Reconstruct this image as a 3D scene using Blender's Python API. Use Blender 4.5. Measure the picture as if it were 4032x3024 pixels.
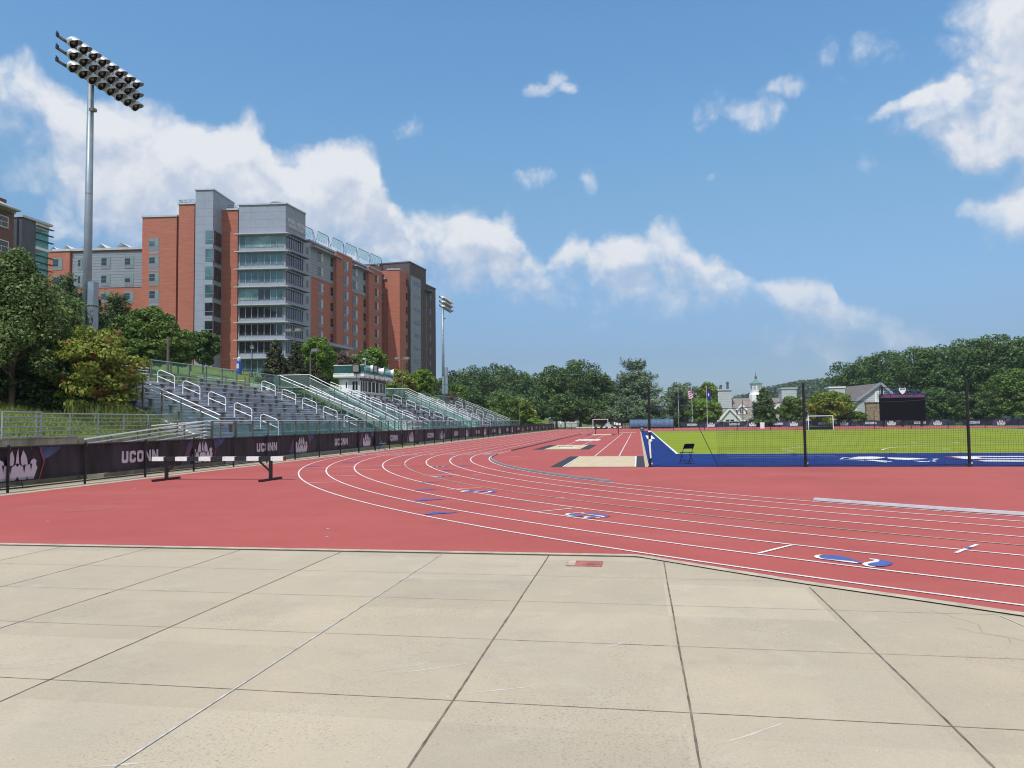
import bpy, math, random
import numpy as np
from mathutils import Vector, Matrix
from math import sin, cos, pi, radians, hypot, atan2, sqrt, tan, exp

for o in list(bpy.data.objects):
    bpy.data.objects.remove(o)
S = bpy.context.scene
COL = S.collection
R = random.Random(7)
NR = np.random.default_rng(11)

# ------------------------------------------------------------------ camera
F_PX, CAM_H = 2950.0, 1.75
YAW, PITCH, ROLL = radians(9.5388), radians(2.8845), radians(-0.65)
CAMM = (Matrix.Rotation(YAW, 3, 'Z') @ Matrix.Rotation(pi / 2 + PITCH, 3, 'X') @ Matrix.Rotation(ROLL, 3, 'Z'))
cd = bpy.data.cameras.new('camera')
cam = bpy.data.objects.new('camera', cd)
COL.objects.link(cam)
cam.matrix_world = Matrix.Translation((0, 0, CAM_H)) @ CAMM.to_4x4()
cd.sensor_width = 36.0
cd.lens = 36.0 * F_PX / 4032.0
cd.clip_start, cd.clip_end = 0.1, 6000
S.camera = cam


def ray(px, py):
    return CAMM @ Vector(((px - 2016) / F_PX, -(py - 1512) / F_PX, -1.0))


def G(px, py, z=0.0):                      # photo point -> place on the ground
    d = ray(px, py); t = (z - CAM_H) / d.z
    return Vector((d.x * t, d.y * t, z))


def PY(px, py, Y):                         # photo point -> place at world depth Y
    d = ray(px, py); t = Y / d.y
    return Vector((d.x * t, Y, CAM_H + d.z * t))


def PXX(px, py, X):
    d = ray(px, py); t = X / d.x
    return Vector((X, d.y * t, CAM_H + d.z * t))


def depth(x, y):
    return -0.1657 * x + 0.9862 * y


# ------------------------------------------------------------------ tagging
def tag(o, label=None, cat=None, group=None, kind=None):
    if label: o['label'] = label
    if cat: o['category'] = cat
    if group: o['group'] = group
    if kind: o['kind'] = kind
    return o


def empty(name, loc, label, cat, group=None, rz=0.0):
    o = bpy.data.objects.new(name, None)
    o.empty_display_size = 0.2
    o.location = loc; o.rotation_euler = (0, 0, rz)
    COL.objects.link(o)
    return tag(o, label, cat, group)


def copy_tree(o, parent=None):
    c = o.copy(); COL.objects.link(c)
    if parent is not None:
        c.parent = parent
    for ch in list(o.children):
        copy_tree(ch, c)
    return c


def link(name, me, parent=None):
    o = bpy.data.objects.new(name, me)
    COL.objects.link(o)
    if parent is not None:
        o.parent = parent
    return o


# ------------------------------------------------------------------ mesh builder
class MB:
    def __init__(s, origin=(0, 0, 0)):
        s.v = []; s.f = []; s.m = []; s.o = Vector(origin)

    def add(s, vs, fs, m=0):
        b = len(s.v); o = s.o
        for p in vs:
            s.v.append((p[0] - o.x, p[1] - o.y, p[2] - o.z))
        for f in fs:
            s.f.append(tuple(i + b for i in f)); s.m.append(m)
        return s

    def box(s, a, b, m=0):
        x0, y0, z0 = a; x1, y1, z1 = b
        if x0 > x1: x0, x1 = x1, x0
        if y0 > y1: y0, y1 = y1, y0
        if z0 > z1: z0, z1 = z1, z0
        return s.add([(x0, y0, z0), (x1, y0, z0), (x1, y1, z0), (x0, y1, z0), (x0, y0, z1), (x1, y0, z1), (x1, y1, z1), (x0, y1, z1)],
                     [(0, 3, 2, 1), (4, 5, 6, 7), (0, 1, 5, 4), (1, 2, 6, 5), (2, 3, 7, 6), (3, 0, 4, 7)], m)

    def obox(s, o, u, v, w, m=0):          # corner + three edge vectors
        o, u, v, w = Vector(o), Vector(u), Vector(v), Vector(w)
        P = [o, o + u, o + u + v, o + v, o + w, o + u + w, o + u + v + w, o + v + w]
        fs = [(0, 3, 2, 1), (4, 5, 6, 7), (0, 1, 5, 4), (1, 2, 6, 5), (2, 3, 7, 6), (3, 0, 4, 7)]
        if u.cross(v).dot(w) < 0: fs = [f[::-1] for f in fs]
        return s.add(P, fs, m)

    def beam(s, a, b, wd, ht, m=0):        # rectangular bar from a to b
        a, b = Vector(a), Vector(b); d = (b - a)
        if d.length < 1e-6: return s
        d.normalize(); up = Vector((0, 0, 1))
        if abs(d.z) > 0.98: up = Vector((0, 1, 0))
        sd = d.cross(up).normalized(); up = sd.cross(d).normalized()
        return s.obox(a - sd * wd / 2 - up * ht / 2, sd * wd, b - a, up * ht, m)

    def tube(s, a, b, r0, r1=None, n=6, m=0, cap=True):
        a, b = Vector(a), Vector(b); r1 = r0 if r1 is None else r1
        d = (b - a)
        if d.length < 1e-6: return s
        d.normalize()
        e = Vector((0, 0, 1)) if abs(d.z) < 0.9 else Vector((1, 0, 0))
        u = d.cross(e).normalized(); w = d.cross(u)
        P = []
        for c, r in ((a, r0), (b, r1)):
            for i in range(n):
                t = 2 * pi * i / n
                P.append(c + (u * cos(t) + w * sin(t)) * r)
        fs = [(i, i + n, (i + 1) % n + n, (i + 1) % n) for i in range(n)]
        if cap:
            fs += [tuple(range(n)), tuple(range(2 * n - 1, n - 1, -1))]
        return s.add(P, fs, m)

    def path(s, pts, r, n=6, m=0):
        for a, b in zip(pts[:-1], pts[1:]):
            s.tube(a, b, r, r, n, m)
        return s

    def lathe(s, c, prof, n=16, m=0, axis=None):
        c = Vector(c)
        if axis is None:
            u, w, d = Vector((1, 0, 0)), Vector((0, 1, 0)), Vector((0, 0, 1))
        else:
            d = Vector(axis).normalized()
            e = Vector((0, 0, 1)) if abs(d.z) < 0.9 else Vector((1, 0, 0))
            u = e.cross(d).normalized(); w = d.cross(u)
        P = []; k = len(prof)
        for r, z in prof:
            for i in range(n):
                t = 2 * pi * i / n
                P.append(c + d * z + (u * cos(t) + w * sin(t)) * max(r, 1e-4))
        fs = []
        for j in range(k - 1):
            for i in range(n):
                fs.append((j * n + i, j * n + (i + 1) % n, (j + 1) * n + (i + 1) % n, (j + 1) * n + i))
        return s.add(P, fs, m)

    def poly(s, pts, m=0):
        return s.add(pts, [tuple(range(len(pts)))], m)

    def flat(s, pts2, z, m=0):
        return s.poly([(p[0], p[1], z) for p in pts2], m)

    def prism(s, pts2, z0, z1, m=0, mtop=None):
        n = len(pts2)
        A = sum(pts2[i][0] * pts2[(i + 1) % n][1] - pts2[(i + 1) % n][0] * pts2[i][1] for i in range(n))
        if A < 0: pts2 = pts2[::-1]
        zb = z0 if callable(z0) else (lambda p: z0)
        zt = z1 if callable(z1) else (lambda p: z1)
        P = [(p[0], p[1], zb(p)) for p in pts2] + [(p[0], p[1], zt(p)) for p in pts2]
        s.add(P, [(i, (i + 1) % n, (i + 1) % n + n, i + n) for i in range(n)] + [tuple(range(n - 1, -1, -1))], m)
        s.add(P[n:], [tuple(range(n))], m if mtop is None else mtop)
        return s

    def build(s, name, mats, parent=None, smooth=False):
        me = bpy.data.meshes.new(name)
        me.from_pydata([tuple(p) for p in s.v], [], s.f)
        if not isinstance(mats, (list, tuple)): mats = [mats]
        for mt in mats: me.materials.append(mt)
        if len(mats) > 1: me.polygons.foreach_set('material_index', s.m)
        if smooth: me.polygons.foreach_set('use_smooth', [True] * len(me.polygons))
        me.update()
        o = link(name, me, parent)
        if parent is None: o.location = s.o
        return o


def np_mesh(name, V, Q, mat, parent=None, hue=None):
    me = bpy.data.meshes.new(name)
    nv, nf, k = len(V), len(Q), Q.shape[1]
    me.vertices.add(nv); me.loops.add(nf * k); me.polygons.add(nf)
    me.vertices.foreach_set('co', V.astype(np.float32).ravel())
    me.loops.foreach_set('vertex_index', Q.astype(np.int32).ravel())
    me.polygons.foreach_set('loop_start', np.arange(0, nf * k, k, dtype=np.int32))
    me.polygons.foreach_set('loop_total', np.full(nf, k, dtype=np.int32))
    me.materials.append(mat)
    if hue is not None:
        at = me.attributes.new('leaf_hue', 'FLOAT', 'FACE')
        at.data.foreach_set('value', hue.astype(np.float32))
    me.update(); me.validate()
    return link(name, me, parent)


# ------------------------------------------------------------------ materials
def nodes(name):
    m = bpy.data.materials.new(name); m.use_nodes = True
    nt = m.node_tree; nt.nodes.clear()
    out = nt.nodes.new('ShaderNodeOutputMaterial')
    return m, nt, out


def N(nt, typ, **kw):
    n = nt.nodes.new(typ)
    for k, v in kw.items():
        if k.startswith('i_'):
            n.inputs[k[2:].replace('_', ' ')].default_value = v
        else:
            setattr(n, k, v)
    return n


def c4(c): return (c[0], c[1], c[2], 1.0)


def mat(name, col, rough=0.6, metal=0.0, var=0.12, vscale=3.0, fine=0.0, fscale=60.0, bump=0.0, bscale=80.0,
        spec=0.4, col2=None, stretch=None, speck=None):
    """procedural surface: base colour broken up by broad and fine noise, optional second tone, flecks and bump"""
    m, nt, out = nodes(name)
    b = N(nt, 'ShaderNodeBsdfPrincipled')
    b.inputs['Roughness'].default_value = rough
    b.inputs['Metallic'].default_value = metal
    b.inputs['Specular IOR Level'].default_value = spec
    tc = N(nt, 'ShaderNodeTexCoord'); src = tc.outputs['Object']
    gp = N(nt, 'ShaderNodeNewGeometry')
    src = gp.outputs['Position']
    if stretch:
        mp = N(nt, 'ShaderNodeMapping'); mp.inputs['Scale'].default_value = stretch
        nt.links.new(src, mp.inputs['Vector']); src = mp.outputs['Vector']
    n1 = N(nt, 'ShaderNodeTexNoise'); n1.inputs['Scale'].default_value = vscale
    n1.inputs['Detail'].default_value = 6; n1.inputs['Roughness'].default_value = 0.6
    nt.links.new(src, n1.inputs['Vector'])
    rp = N(nt, 'ShaderNodeMapRange'); rp.inputs['From Min'].default_value = 0.3; rp.inputs['From Max'].default_value = 0.7
    rp.inputs['To Min'].default_value = 0.0; rp.inputs['To Max'].default_value = 1.0
    nt.links.new(n1.outputs['Fac'], rp.inputs['Value'])
    mx = N(nt, 'ShaderNodeMix', data_type='RGBA')
    c2 = col2 if col2 else tuple(max(0.0, c * (1 - 2 * var)) for c in col)
    c1 = tuple(min(1.0, c * (1 + var)) for c in col) if not col2 else col
    mx.inputs['A'].default_value = c4(c2); mx.inputs['B'].default_value = c4(c1)
    nt.links.new(rp.outputs['Result'], mx.inputs['Factor'])
    last = mx.outputs['Result']
    if fine:
        n2 = N(nt, 'ShaderNodeTexNoise'); n2.inputs['Scale'].default_value = fscale; n2.inputs['Detail'].default_value = 3
        nt.links.new(src, n2.inputs['Vector'])
        r2 = N(nt, 'ShaderNodeMapRange'); r2.inputs['From Min'].default_value = 0.3; r2.inputs['From Max'].default_value = 0.7
        r2.inputs['To Min'].default_value = 1 - fine; r2.inputs['To Max'].default_value = 1 + fine
        nt.links.new(n2.outputs['Fac'], r2.inputs['Value'])
        sc = N(nt, 'ShaderNodeVectorMath', operation='SCALE')
        nt.links.new(last, sc.inputs[0]); nt.links.new(r2.outputs['Result'], sc.inputs['Scale'])
        last = sc.outputs['Vector']
    if speck:
        vc, vs, th = speck
        n3 = N(nt, 'ShaderNodeTexNoise'); n3.inputs['Scale'].default_value = vs; n3.inputs['Detail'].default_value = 2
        nt.links.new(src, n3.inputs['Vector'])
        r3 = N(nt, 'ShaderNodeMapRange'); r3.inputs['From Min'].default_value = th; r3.inputs['From Max'].default_value = th + 0.05
        nt.links.new(n3.outputs['Fac'], r3.inputs['Value'])
        m3 = N(nt, 'ShaderNodeMix', data_type='RGBA'); m3.inputs['B'].default_value = c4(vc)
        nt.links.new(r3.outputs['Result'], m3.inputs['Factor']); nt.links.new(last, m3.inputs['A'])
        last = m3.outputs['Result']
    nt.links.new(last, b.inputs['Base Color'])
    if bump:
        nb = N(nt, 'ShaderNodeTexNoise'); nb.inputs['Scale'].default_value = bscale; nb.inputs['Detail'].default_value = 4
        nt.links.new(src, nb.inputs['Vector'])
        bp = N(nt, 'ShaderNodeBump'); bp.inputs['Strength'].default_value = bump; bp.inputs['Distance'].default_value = 0.02
        nt.links.new(nb.outputs['Fac'], bp.inputs['Height']); nt.links.new(bp.outputs['Normal'], b.inputs['Normal'])
    nt.links.new(b.outputs['BSDF'], out.inputs['Surface'])
    return m


def brick_mat(name, c1, c2, mortar, bw=0.2, bh=0.067, var=0.15):
    m, nt, out = nodes(name)
    b = N(nt, 'ShaderNodeBsdfPrincipled'); b.inputs['Roughness'].default_value = 0.85
    g = N(nt, 'ShaderNodeNewGeometry')
    sp = N(nt, 'ShaderNodeSeparateXYZ'); nt.links.new(g.outputs['Position'], sp.inputs[0])
    ad = N(nt, 'ShaderNodeMath', operation='ADD'); nt.links.new(sp.outputs['X'], ad.inputs[0]); nt.links.new(sp.outputs['Y'], ad.inputs[1])
    cb = N(nt, 'ShaderNodeCombineXYZ'); nt.links.new(ad.outputs[0], cb.inputs['X']); nt.links.new(sp.outputs['Z'], cb.inputs['Y'])
    bt = N(nt, 'ShaderNodeTexBrick'); bt.inputs['Scale'].default_value = 1.0
    bt.inputs['Brick Width'].default_value = bw; bt.inputs['Row Height'].default_value = bh
    bt.inputs['Mortar Size'].default_value = 0.008
    bt.inputs['Color1'].default_value = c4(c1); bt.inputs['Color2'].default_value = c4(c2); bt.inputs['Mortar'].default_value = c4(mortar)
    nt.links.new(cb.outputs[0], bt.inputs['Vector'])
    n1 = N(nt, 'ShaderNodeTexNoise'); n1.inputs['Scale'].default_value = 1.3; n1.inputs['Detail'].default_value = 8
    mp = N(nt, 'ShaderNodeMapping'); mp.inputs['Scale'].default_value = (0.3, 0.3, 3.0)
    nt.links.new(g.outputs['Position'], mp.inputs['Vector']); nt.links.new(mp.outputs['Vector'], n1.inputs['Vector'])
    r = N(nt, 'ShaderNodeMapRange'); r.inputs['From Min'].default_value = 0.3; r.inputs['From Max'].default_value = 0.7
    r.inputs['To Min'].default_value = 1 - var; r.inputs['To Max'].default_value = 1 + var
    nt.links.new(n1.outputs['Fac'], r.inputs['Value'])
    sc = N(nt, 'ShaderNodeVectorMath', operation='SCALE'); nt.links.new(bt.outputs['Color'], sc.inputs[0]); nt.links.new(r.outputs['Result'], sc.inputs['Scale'])
    nt.links.new(sc.outputs['Vector'], b.inputs['Base Color']); nt.links.new(b.outputs['BSDF'], out.inputs['Surface'])
    return m


def panel_mat(name, col, pz, zoff=0.0, px=0.0, rough=0.55, joint=0.03, ribs=False):
    """metal cladding with joints every pz metres of height (and px metres of length)"""
    m, nt, out = nodes(name)
    b = N(nt, 'ShaderNodeBsdfPrincipled'); b.inputs['Roughness'].default_value = rough; b.inputs['Specular IOR Level'].default_value = 0.35
    g = N(nt, 'ShaderNodeNewGeometry')
    sp = N(nt, 'ShaderNodeSeparateXYZ'); nt.links.new(g.outputs['Position'], sp.inputs[0])
    def saw(sock, per, off):
        a = N(nt, 'ShaderNodeMath', operation='ADD'); a.inputs[1].default_value = off; nt.links.new(sock, a.inputs[0])
        d = N(nt, 'ShaderNodeMath', operation='DIVIDE'); d.inputs[1].default_value = per; nt.links.new(a.outputs[0], d.inputs[0])
        f = N(nt, 'ShaderNodeMath', operation='FRACT'); nt.links.new(d.outputs[0], f.inputs[0])
        return f.outputs[0]
    def lt(sock, th):
        l = N(nt, 'ShaderNodeMath', operation='LESS_THAN'); l.inputs[1].default_value = th; nt.links.new(sock, l.inputs[0]); return l.outputs[0]
    fz = saw(sp.outputs['Z'], pz, 100 + zoff)
    j = lt(fz, joint / pz)
    if px:
        ad = N(nt, 'ShaderNodeMath', operation='ADD'); nt.links.new(sp.outputs['X'], ad.inputs[0]); nt.links.new(sp.outputs['Y'], ad.inputs[1])
        jx = lt(saw(ad.outputs[0], px, 500), joint * 0.7 / px)
        mxm = N(nt, 'ShaderNodeMath', operation='MAXIMUM'); nt.links.new(j, mxm.inputs[0]); nt.links.new(jx, mxm.inputs[1]); j = mxm.outputs[0]
    n1 = N(nt, 'ShaderNodeTexNoise'); n1.inputs['Scale'].default_value = 0.8; n1.inputs['Detail'].default_value = 5
    nt.links.new(g.outputs['Position'], n1.inputs['Vector'])
    mx0 = N(nt, 'ShaderNodeMix', data_type='RGBA'); mx0.inputs['A'].default_value = c4([c * 0.85 for c in col]); mx0.inputs['B'].default_value = c4([c * 1.15 for c in col])
    nt.links.new(n1.outputs['Fac'], mx0.inputs['Factor'])
    mx = N(nt, 'ShaderNodeMix', data_type='RGBA'); mx.inputs['B'].default_value = c4([c * 0.45 for c in col])
    nt.links.new(mx0.outputs['Result'], mx.inputs['A']); nt.links.new(j, mx.inputs['Factor'])
    nt.links.new(mx.outputs['Result'], b.inputs['Base Color'])
    bp = N(nt, 'ShaderNodeBump'); bp.inputs['Strength'].default_value = 0.8; bp.inputs['Distance'].default_value = 0.05
    nt.links.new(fz, bp.inputs['Height'])
    if ribs: nt.links.new(bp.outputs['Normal'], b.inputs['Normal'])
    nt.links.new(b.outputs['BSDF'], out.inputs['Surface'])
    return m


def glass_mat(name, tint, alpha=0.35, rough=0.03):
    """thin see-through pane"""
    m, nt, out = nodes(name)
    t = N(nt, 'ShaderNodeBsdfTransparent'); t.inputs['Color'].default_value = c4(tint)
    gl = N(nt, 'ShaderNodeBsdfPrincipled'); gl.inputs['Base Color'].default_value = c4([x * 0.5 for x in tint]); gl.inputs['Roughness'].default_value = rough
    gl.inputs['Specular IOR Level'].default_value = 0.6
    n1 = N(nt, 'ShaderNodeTexNoise'); n1.inputs['Scale'].default_value = 1.5
    g = N(nt, 'ShaderNodeNewGeometry'); nt.links.new(g.outputs['Position'], n1.inputs['Vector'])
    r = N(nt, 'ShaderNodeMapRange'); r.inputs['To Min'].default_value = alpha * 0.7; r.inputs['To Max'].default_value = alpha * 1.3
    nt.links.new(n1.outputs['Fac'], r.inputs['Value'])
    mx = N(nt, 'ShaderNodeMixShader'); nt.links.new(r.outputs['Result'], mx.inputs['Fac'])
    nt.links.new(t.outputs[0], mx.inputs[1]); nt.links.new(gl.outputs[0], mx.inputs[2]); nt.links.new(mx.outputs[0], out.inputs['Surface'])
    return m


def leaf_mat(name, a, b, trans=0.25, scale=0.6, accent=None, acc_th=0.62):
    m, nt, out = nodes(name)
    g = N(nt, 'ShaderNodeNewGeometry')
    n1 = N(nt, 'ShaderNodeTexNoise'); n1.inputs['Scale'].default_value = scale; n1.inputs['Detail'].default_value = 3
    nt.links.new(g.outputs['Position'], n1.inputs['Vector'])
    at = N(nt, 'ShaderNodeAttribute', attribute_name='leaf_hue')
    ad = N(nt, 'ShaderNodeMath', operation='MULTIPLY_ADD'); ad.inputs[1].default_value = 0.7; nt.links.new(at.outputs['Fac'], ad.inputs[0])
    sb = N(nt, 'ShaderNodeMath', operation='SUBTRACT'); sb.inputs[1].default_value = 0.35; nt.links.new(n1.outputs['Fac'], sb.inputs[0])
    nt.links.new(sb.outputs[0], ad.inputs[2])
    mx = N(nt, 'ShaderNodeMix', data_type='RGBA', clamp_factor=True); mx.inputs['A'].default_value = c4(a); mx.inputs['B'].default_value = c4(b)
    nt.links.new(ad.outputs[0], mx.inputs['Factor']); last = mx.outputs['Result']
    if accent:
        n2 = N(nt, 'ShaderNodeTexNoise'); n2.inputs['Scale'].default_value = scale * 1.8; n2.inputs['Detail'].default_value = 4
        mp = N(nt, 'ShaderNodeMapping'); mp.inputs['Location'].default_value = (7, 3, 1)
        nt.links.new(g.outputs['Position'], mp.inputs['Vector']); nt.links.new(mp.outputs['Vector'], n2.inputs['Vector'])
        r2 = N(nt, 'ShaderNodeMapRange'); r2.inputs['From Min'].default_value = acc_th - 0.04; r2.inputs['From Max'].default_value = acc_th + 0.04
        nt.links.new(n2.outputs['Fac'], r2.inputs['Value'])
        m2 = N(nt, 'ShaderNodeMix', data_type='RGBA'); m2.inputs['B'].default_value = c4(accent)
        nt.links.new(r2.outputs['Result'], m2.inputs['Factor']); nt.links.new(last, m2.inputs['A']); last = m2.outputs['Result']
    b1 = N(nt, 'ShaderNodeBsdfPrincipled'); b1.inputs['Roughness'].default_value = 0.5; b1.inputs['Specular IOR Level'].default_value = 0.3
    nt.links.new(last, b1.inputs['Base Color'])
    t1 = N(nt, 'ShaderNodeBsdfTranslucent'); nt.links.new(last, t1.inputs['Color'])
    ms = N(nt, 'ShaderNodeMixShader'); ms.inputs['Fac'].default_value = trans
    nt.links.new(b1.outputs[0], ms.inputs[1]); nt.links.new(t1.outputs[0], ms.inputs[2]); nt.links.new(ms.outputs[0], out.inputs['Surface'])
    return m


M = {}
M['sawcut'] = mat('saw_cut_joint', (0.215, 0.18, 0.14), 0.9, var=0.3, vscale=6)


def slab_concrete():
    """pale concrete, each slab of its own shade, with blotches, worn aggregate and grit"""
    m, nt, out = nodes('pale_slab_concrete')
    b = N(nt, 'ShaderNodeBsdfPrincipled'); b.inputs['Roughness'].default_value = 0.9; b.inputs['Specular IOR Level'].default_value = 0.25
    g = N(nt, 'ShaderNodeNewGeometry'); P = g.outputs['Position']
    L = nt.links.new
    ad = N(nt, 'ShaderNodeVectorMath', operation='ADD'); ad.inputs[1].default_value = (8.35 + 14.3, 8.55 + 13.1 - 23.4 + 13, 0); L(P, ad.inputs[0])
    dv = N(nt, 'ShaderNodeVectorMath', operation='DIVIDE'); dv.inputs[1].default_value = (1.43, 1.3, 1); L(ad.outputs[0], dv.inputs[0])
    fl = N(nt, 'ShaderNodeVectorMath', operation='FLOOR'); L(dv.outputs[0], fl.inputs[0])
    wn_ = N(nt, 'ShaderNodeTexWhiteNoise', noise_dimensions='2D'); L(fl.outputs[0], wn_.inputs['Vector'])
    def noise(sc, det, ro=.6, loc=None):
        n = N(nt, 'ShaderNodeTexNoise'); n.inputs['Scale'].default_value = sc; n.inputs['Detail'].default_value = det; n.inputs['Roughness'].default_value = ro
        if loc:
            mp = N(nt, 'ShaderNodeMapping'); mp.inputs['Location'].default_value = loc; L(P, mp.inputs['Vector']); L(mp.outputs[0], n.inputs['Vector'])
        else: L(P, n.inputs['Vector'])
        return n.outputs['Fac']
    def rng_(s_, a, c, lo, hi):
        r = N(nt, 'ShaderNodeMapRange'); r.inputs['From Min'].default_value = a; r.inputs['From Max'].default_value = c; r.inputs['To Min'].default_value = lo; r.inputs['To Max'].default_value = hi; L(s_, r.inputs['Value']); return r.outputs[0]
    def mix(f, a, c, typ='MIX'):
        x = N(nt, 'ShaderNodeMix', data_type='RGBA', blend_type=typ)
        if isinstance(f, float): x.inputs['Factor'].default_value = f
        else: L(f, x.inputs['Factor'])
        for s_, k in ((a, 'A'), (c, 'B')):
            if isinstance(s_, tuple): x.inputs[k].default_value = c4(s_)
            else: L(s_, x.inputs[k])
        return x.outputs['Result']
    base = mix(rng_(noise(.55, 6), .3, .7, 0, 1), (0.385, 0.328, 0.250), (0.470, 0.388, 0.275))
    sc = N(nt, 'ShaderNodeVectorMath', operation='SCALE'); L(base, sc.inputs[0]); L(rng_(wn_.outputs['Value'], 0, 1, .93, 1.07), sc.inputs['Scale'])
    col = mix(rng_(noise(2.4, 5, .65, (3, 9, 1)), .54, .75, 0, .45), sc.outputs[0], (0.50, 0.44, 0.345))       # pale worn patches
    col = mix(rng_(noise(1.1, 5, .7, (8, 2, 5)), .56, .72, 0, .38), col, (0.29, 0.25, 0.20))                 # grey-brown stains
    ag = N(nt, 'ShaderNodeMath', operation='MULTIPLY'); L(rng_(noise(.8, 4, .6, (1, 7, 2)), .50, .62, 0, 1), ag.inputs[0]); L(rng_(noise(55, 3), .55, .68, 0, .55), ag.inputs[1])
    col = mix(ag.outputs[0], col, (0.19, 0.165, 0.135))                                                     # exposed aggregate
    col = mix(rng_(noise(22, 2), .735, .76, 0, .8), col, (0.22, 0.18, 0.14))
    col = mix(rng_(noise(31, 2, .5, (4, 4, 4)), .75, .77, 0, .8), col, (0.62, 0.57, 0.48))
    fi = N(nt, 'ShaderNodeVectorMath', operation='SCALE'); L(col, fi.inputs[0]); L(rng_(noise(90, 3), .3, .7, .92, 1.08), fi.inputs['Scale'])
    L(fi.outputs[0], b.inputs['Base Color'])
    bp = N(nt, 'ShaderNodeBump'); bp.inputs['Strength'].default_value = .12; bp.inputs['Distance'].default_value = .01; L(noise(110, 4), bp.inputs['Height']); L(bp.outputs[0], b.inputs['Normal'])
    L(b.outputs[0], out.inputs['Surface']); return m


M['concrete'] = slab_concrete()


def track_rubber():
    """red rubber granules with worn pale streaks, dull patches and dark flecks"""
    m, nt, out = nodes('red_track_rubber'); L = nt.links.new
    b = N(nt, 'ShaderNodeBsdfPrincipled'); b.inputs['Roughness'].default_value = 0.85; b.inputs['Specular IOR Level'].default_value = 0.25
    g = N(nt, 'ShaderNodeNewGeometry'); P = g.outputs['Position']
    def noise(sc, det, ro=.6, loc=(0, 0, 0), scl=(1, 1, 1)):
        n = N(nt, 'ShaderNodeTexNoise'); n.inputs['Scale'].default_value = sc; n.inputs['Detail'].default_value = det; n.inputs['Roughness'].default_value = ro
        mp = N(nt, 'ShaderNodeMapping'); mp.inputs['Location'].default_value = loc; mp.inputs['Scale'].default_value = scl; L(P, mp.inputs['Vector']); L(mp.outputs[0], n.inputs['Vector']); return n.outputs['Fac']
    def rng_(s_, a, c, lo, hi):
        r = N(nt, 'ShaderNodeMapRange'); r.inputs['From Min'].default_value = a; r.inputs['From Max'].default_value = c; r.inputs['To Min'].default_value = lo; r.inputs['To Max'].default_value = hi; L(s_, r.inputs['Value']); return r.outputs[0]
    def mix(f, a, c):
        x = N(nt, 'ShaderNodeMix', data_type='RGBA'); L(f, x.inputs['Factor'])
        for s_, k in ((a, 'A'), (c, 'B')):
            if isinstance(s_, tuple): x.inputs[k].default_value = c4(s_)
            else: L(s_, x.inputs[k])
        return x.outputs['Result']
    col = mix(rng_(noise(.28, 6), .3, .7, 0, 1), (0.335, 0.074, 0.064), (0.405, 0.092, 0.080))
    col = mix(rng_(noise(.5, 6, .7, (5, 1, 0), (.35, 1, 1)), .52, .72, 0, .55), col, (0.41, 0.125, 0.112))      # chalky worn streaks
    col = mix(rng_(noise(.9, 5, .65, (2, 8, 0)), .56, .74, 0, .5), col, (0.285, 0.068, 0.058))                 # damp dull patches
    col = mix(rng_(noise(3.5, 4, .6, (9, 3, 0)), .62, .74, 0, .25), col, (0.26, 0.085, 0.075))
    col = mix(rng_(noise(26, 2), .70, .74, 0, .8), col, (0.15, 0.05, 0.05))
    col = mix(rng_(noise(34, 2, .5, (3, 3, 3)), .735, .76, 0, .7), col, (0.48, 0.24, 0.21))
    fi = N(nt, 'ShaderNodeVectorMath', operation='SCALE'); L(col, fi.inputs[0]); L(rng_(noise(130, 3), .3, .7, .86, 1.14), fi.inputs['Scale'])
    L(fi.outputs[0], b.inputs['Base Color'])
    bp = N(nt, 'ShaderNodeBump'); bp.inputs['Strength'].default_value = .2; bp.inputs['Distance'].default_value = .01; L(noise(160, 3), bp.inputs['Height']); L(bp.outputs[0], b.inputs['Normal'])
    L(b.outputs[0], out.inputs['Surface']); return m


M['track'] = track_rubber()
M['curb'] = mat('curb_concrete', (0.47, 0.40, 0.30), 0.9, var=0.15, vscale=4, fine=0.15, fscale=90, bump=0.2)
M['joint'] = mat('joint_sealant', (0.19, 0.15, 0.11), 0.9, var=0.3, vscale=6)
M['pale_joint'] = mat('pale_joint_sealant', (0.50, 0.475, 0.43), 0.8, var=0.25, vscale=6)
M['scuff'] = mat('chalky_scuff', (0.54, 0.49, 0.41), 0.9, var=0.1, vscale=8)
M['oldconc'] = mat('weathered_concrete', (0.36, 0.32, 0.25), 0.92, var=0.3, vscale=2.2, fine=0.15, fscale=20, col2=(0.16, 0.14, 0.11), stretch=(1, 1, 0.4))
M['line'] = mat('white_line_paint', (0.74, 0.70, 0.67), 0.7, var=0.09, vscale=2, fine=0.10, fscale=60, speck=((0.50, 0.30, 0.27), 24, 0.66))
M['greenline'] = mat('faded_green_line_paint', (0.38, 0.36, 0.28), 0.8, var=0.15, vscale=3)
M['bluepaint'] = mat('blue_track_paint', (0.07, 0.11, 0.33), 0.8, var=0.15, vscale=4, fine=0.15)
M['blue'] = mat('blue_turf', (0.010, 0.031, 0.155), 0.9, var=0.12, vscale=0.8, fine=0.15, fscale=40, spec=0.15)
M['turf'] = mat('yellow_green_turf', (0.215, 0.265, 0.016), 0.9, var=0.1, vscale=0.25, fine=0.12, fscale=30, spec=0.15, stretch=(0.25, 1, 1))
M['sand'] = mat('pit_sand', (0.55, 0.44, 0.29), 0.95, var=0.08, vscale=2, fine=0.12, fscale=50, bump=0.5, bscale=25)
M['matblack'] = mat('black_rubber_mat', (0.035, 0.035, 0.042), 0.8, var=0.2, vscale=5, fine=0.2)
M['black'] = mat('black_paint', (0.012, 0.012, 0.014), 0.45, var=0.2, vscale=6)
M['blackwood'] = mat('black_beam_paint', (0.02, 0.02, 0.022), 0.6, var=0.3, vscale=8)
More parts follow.
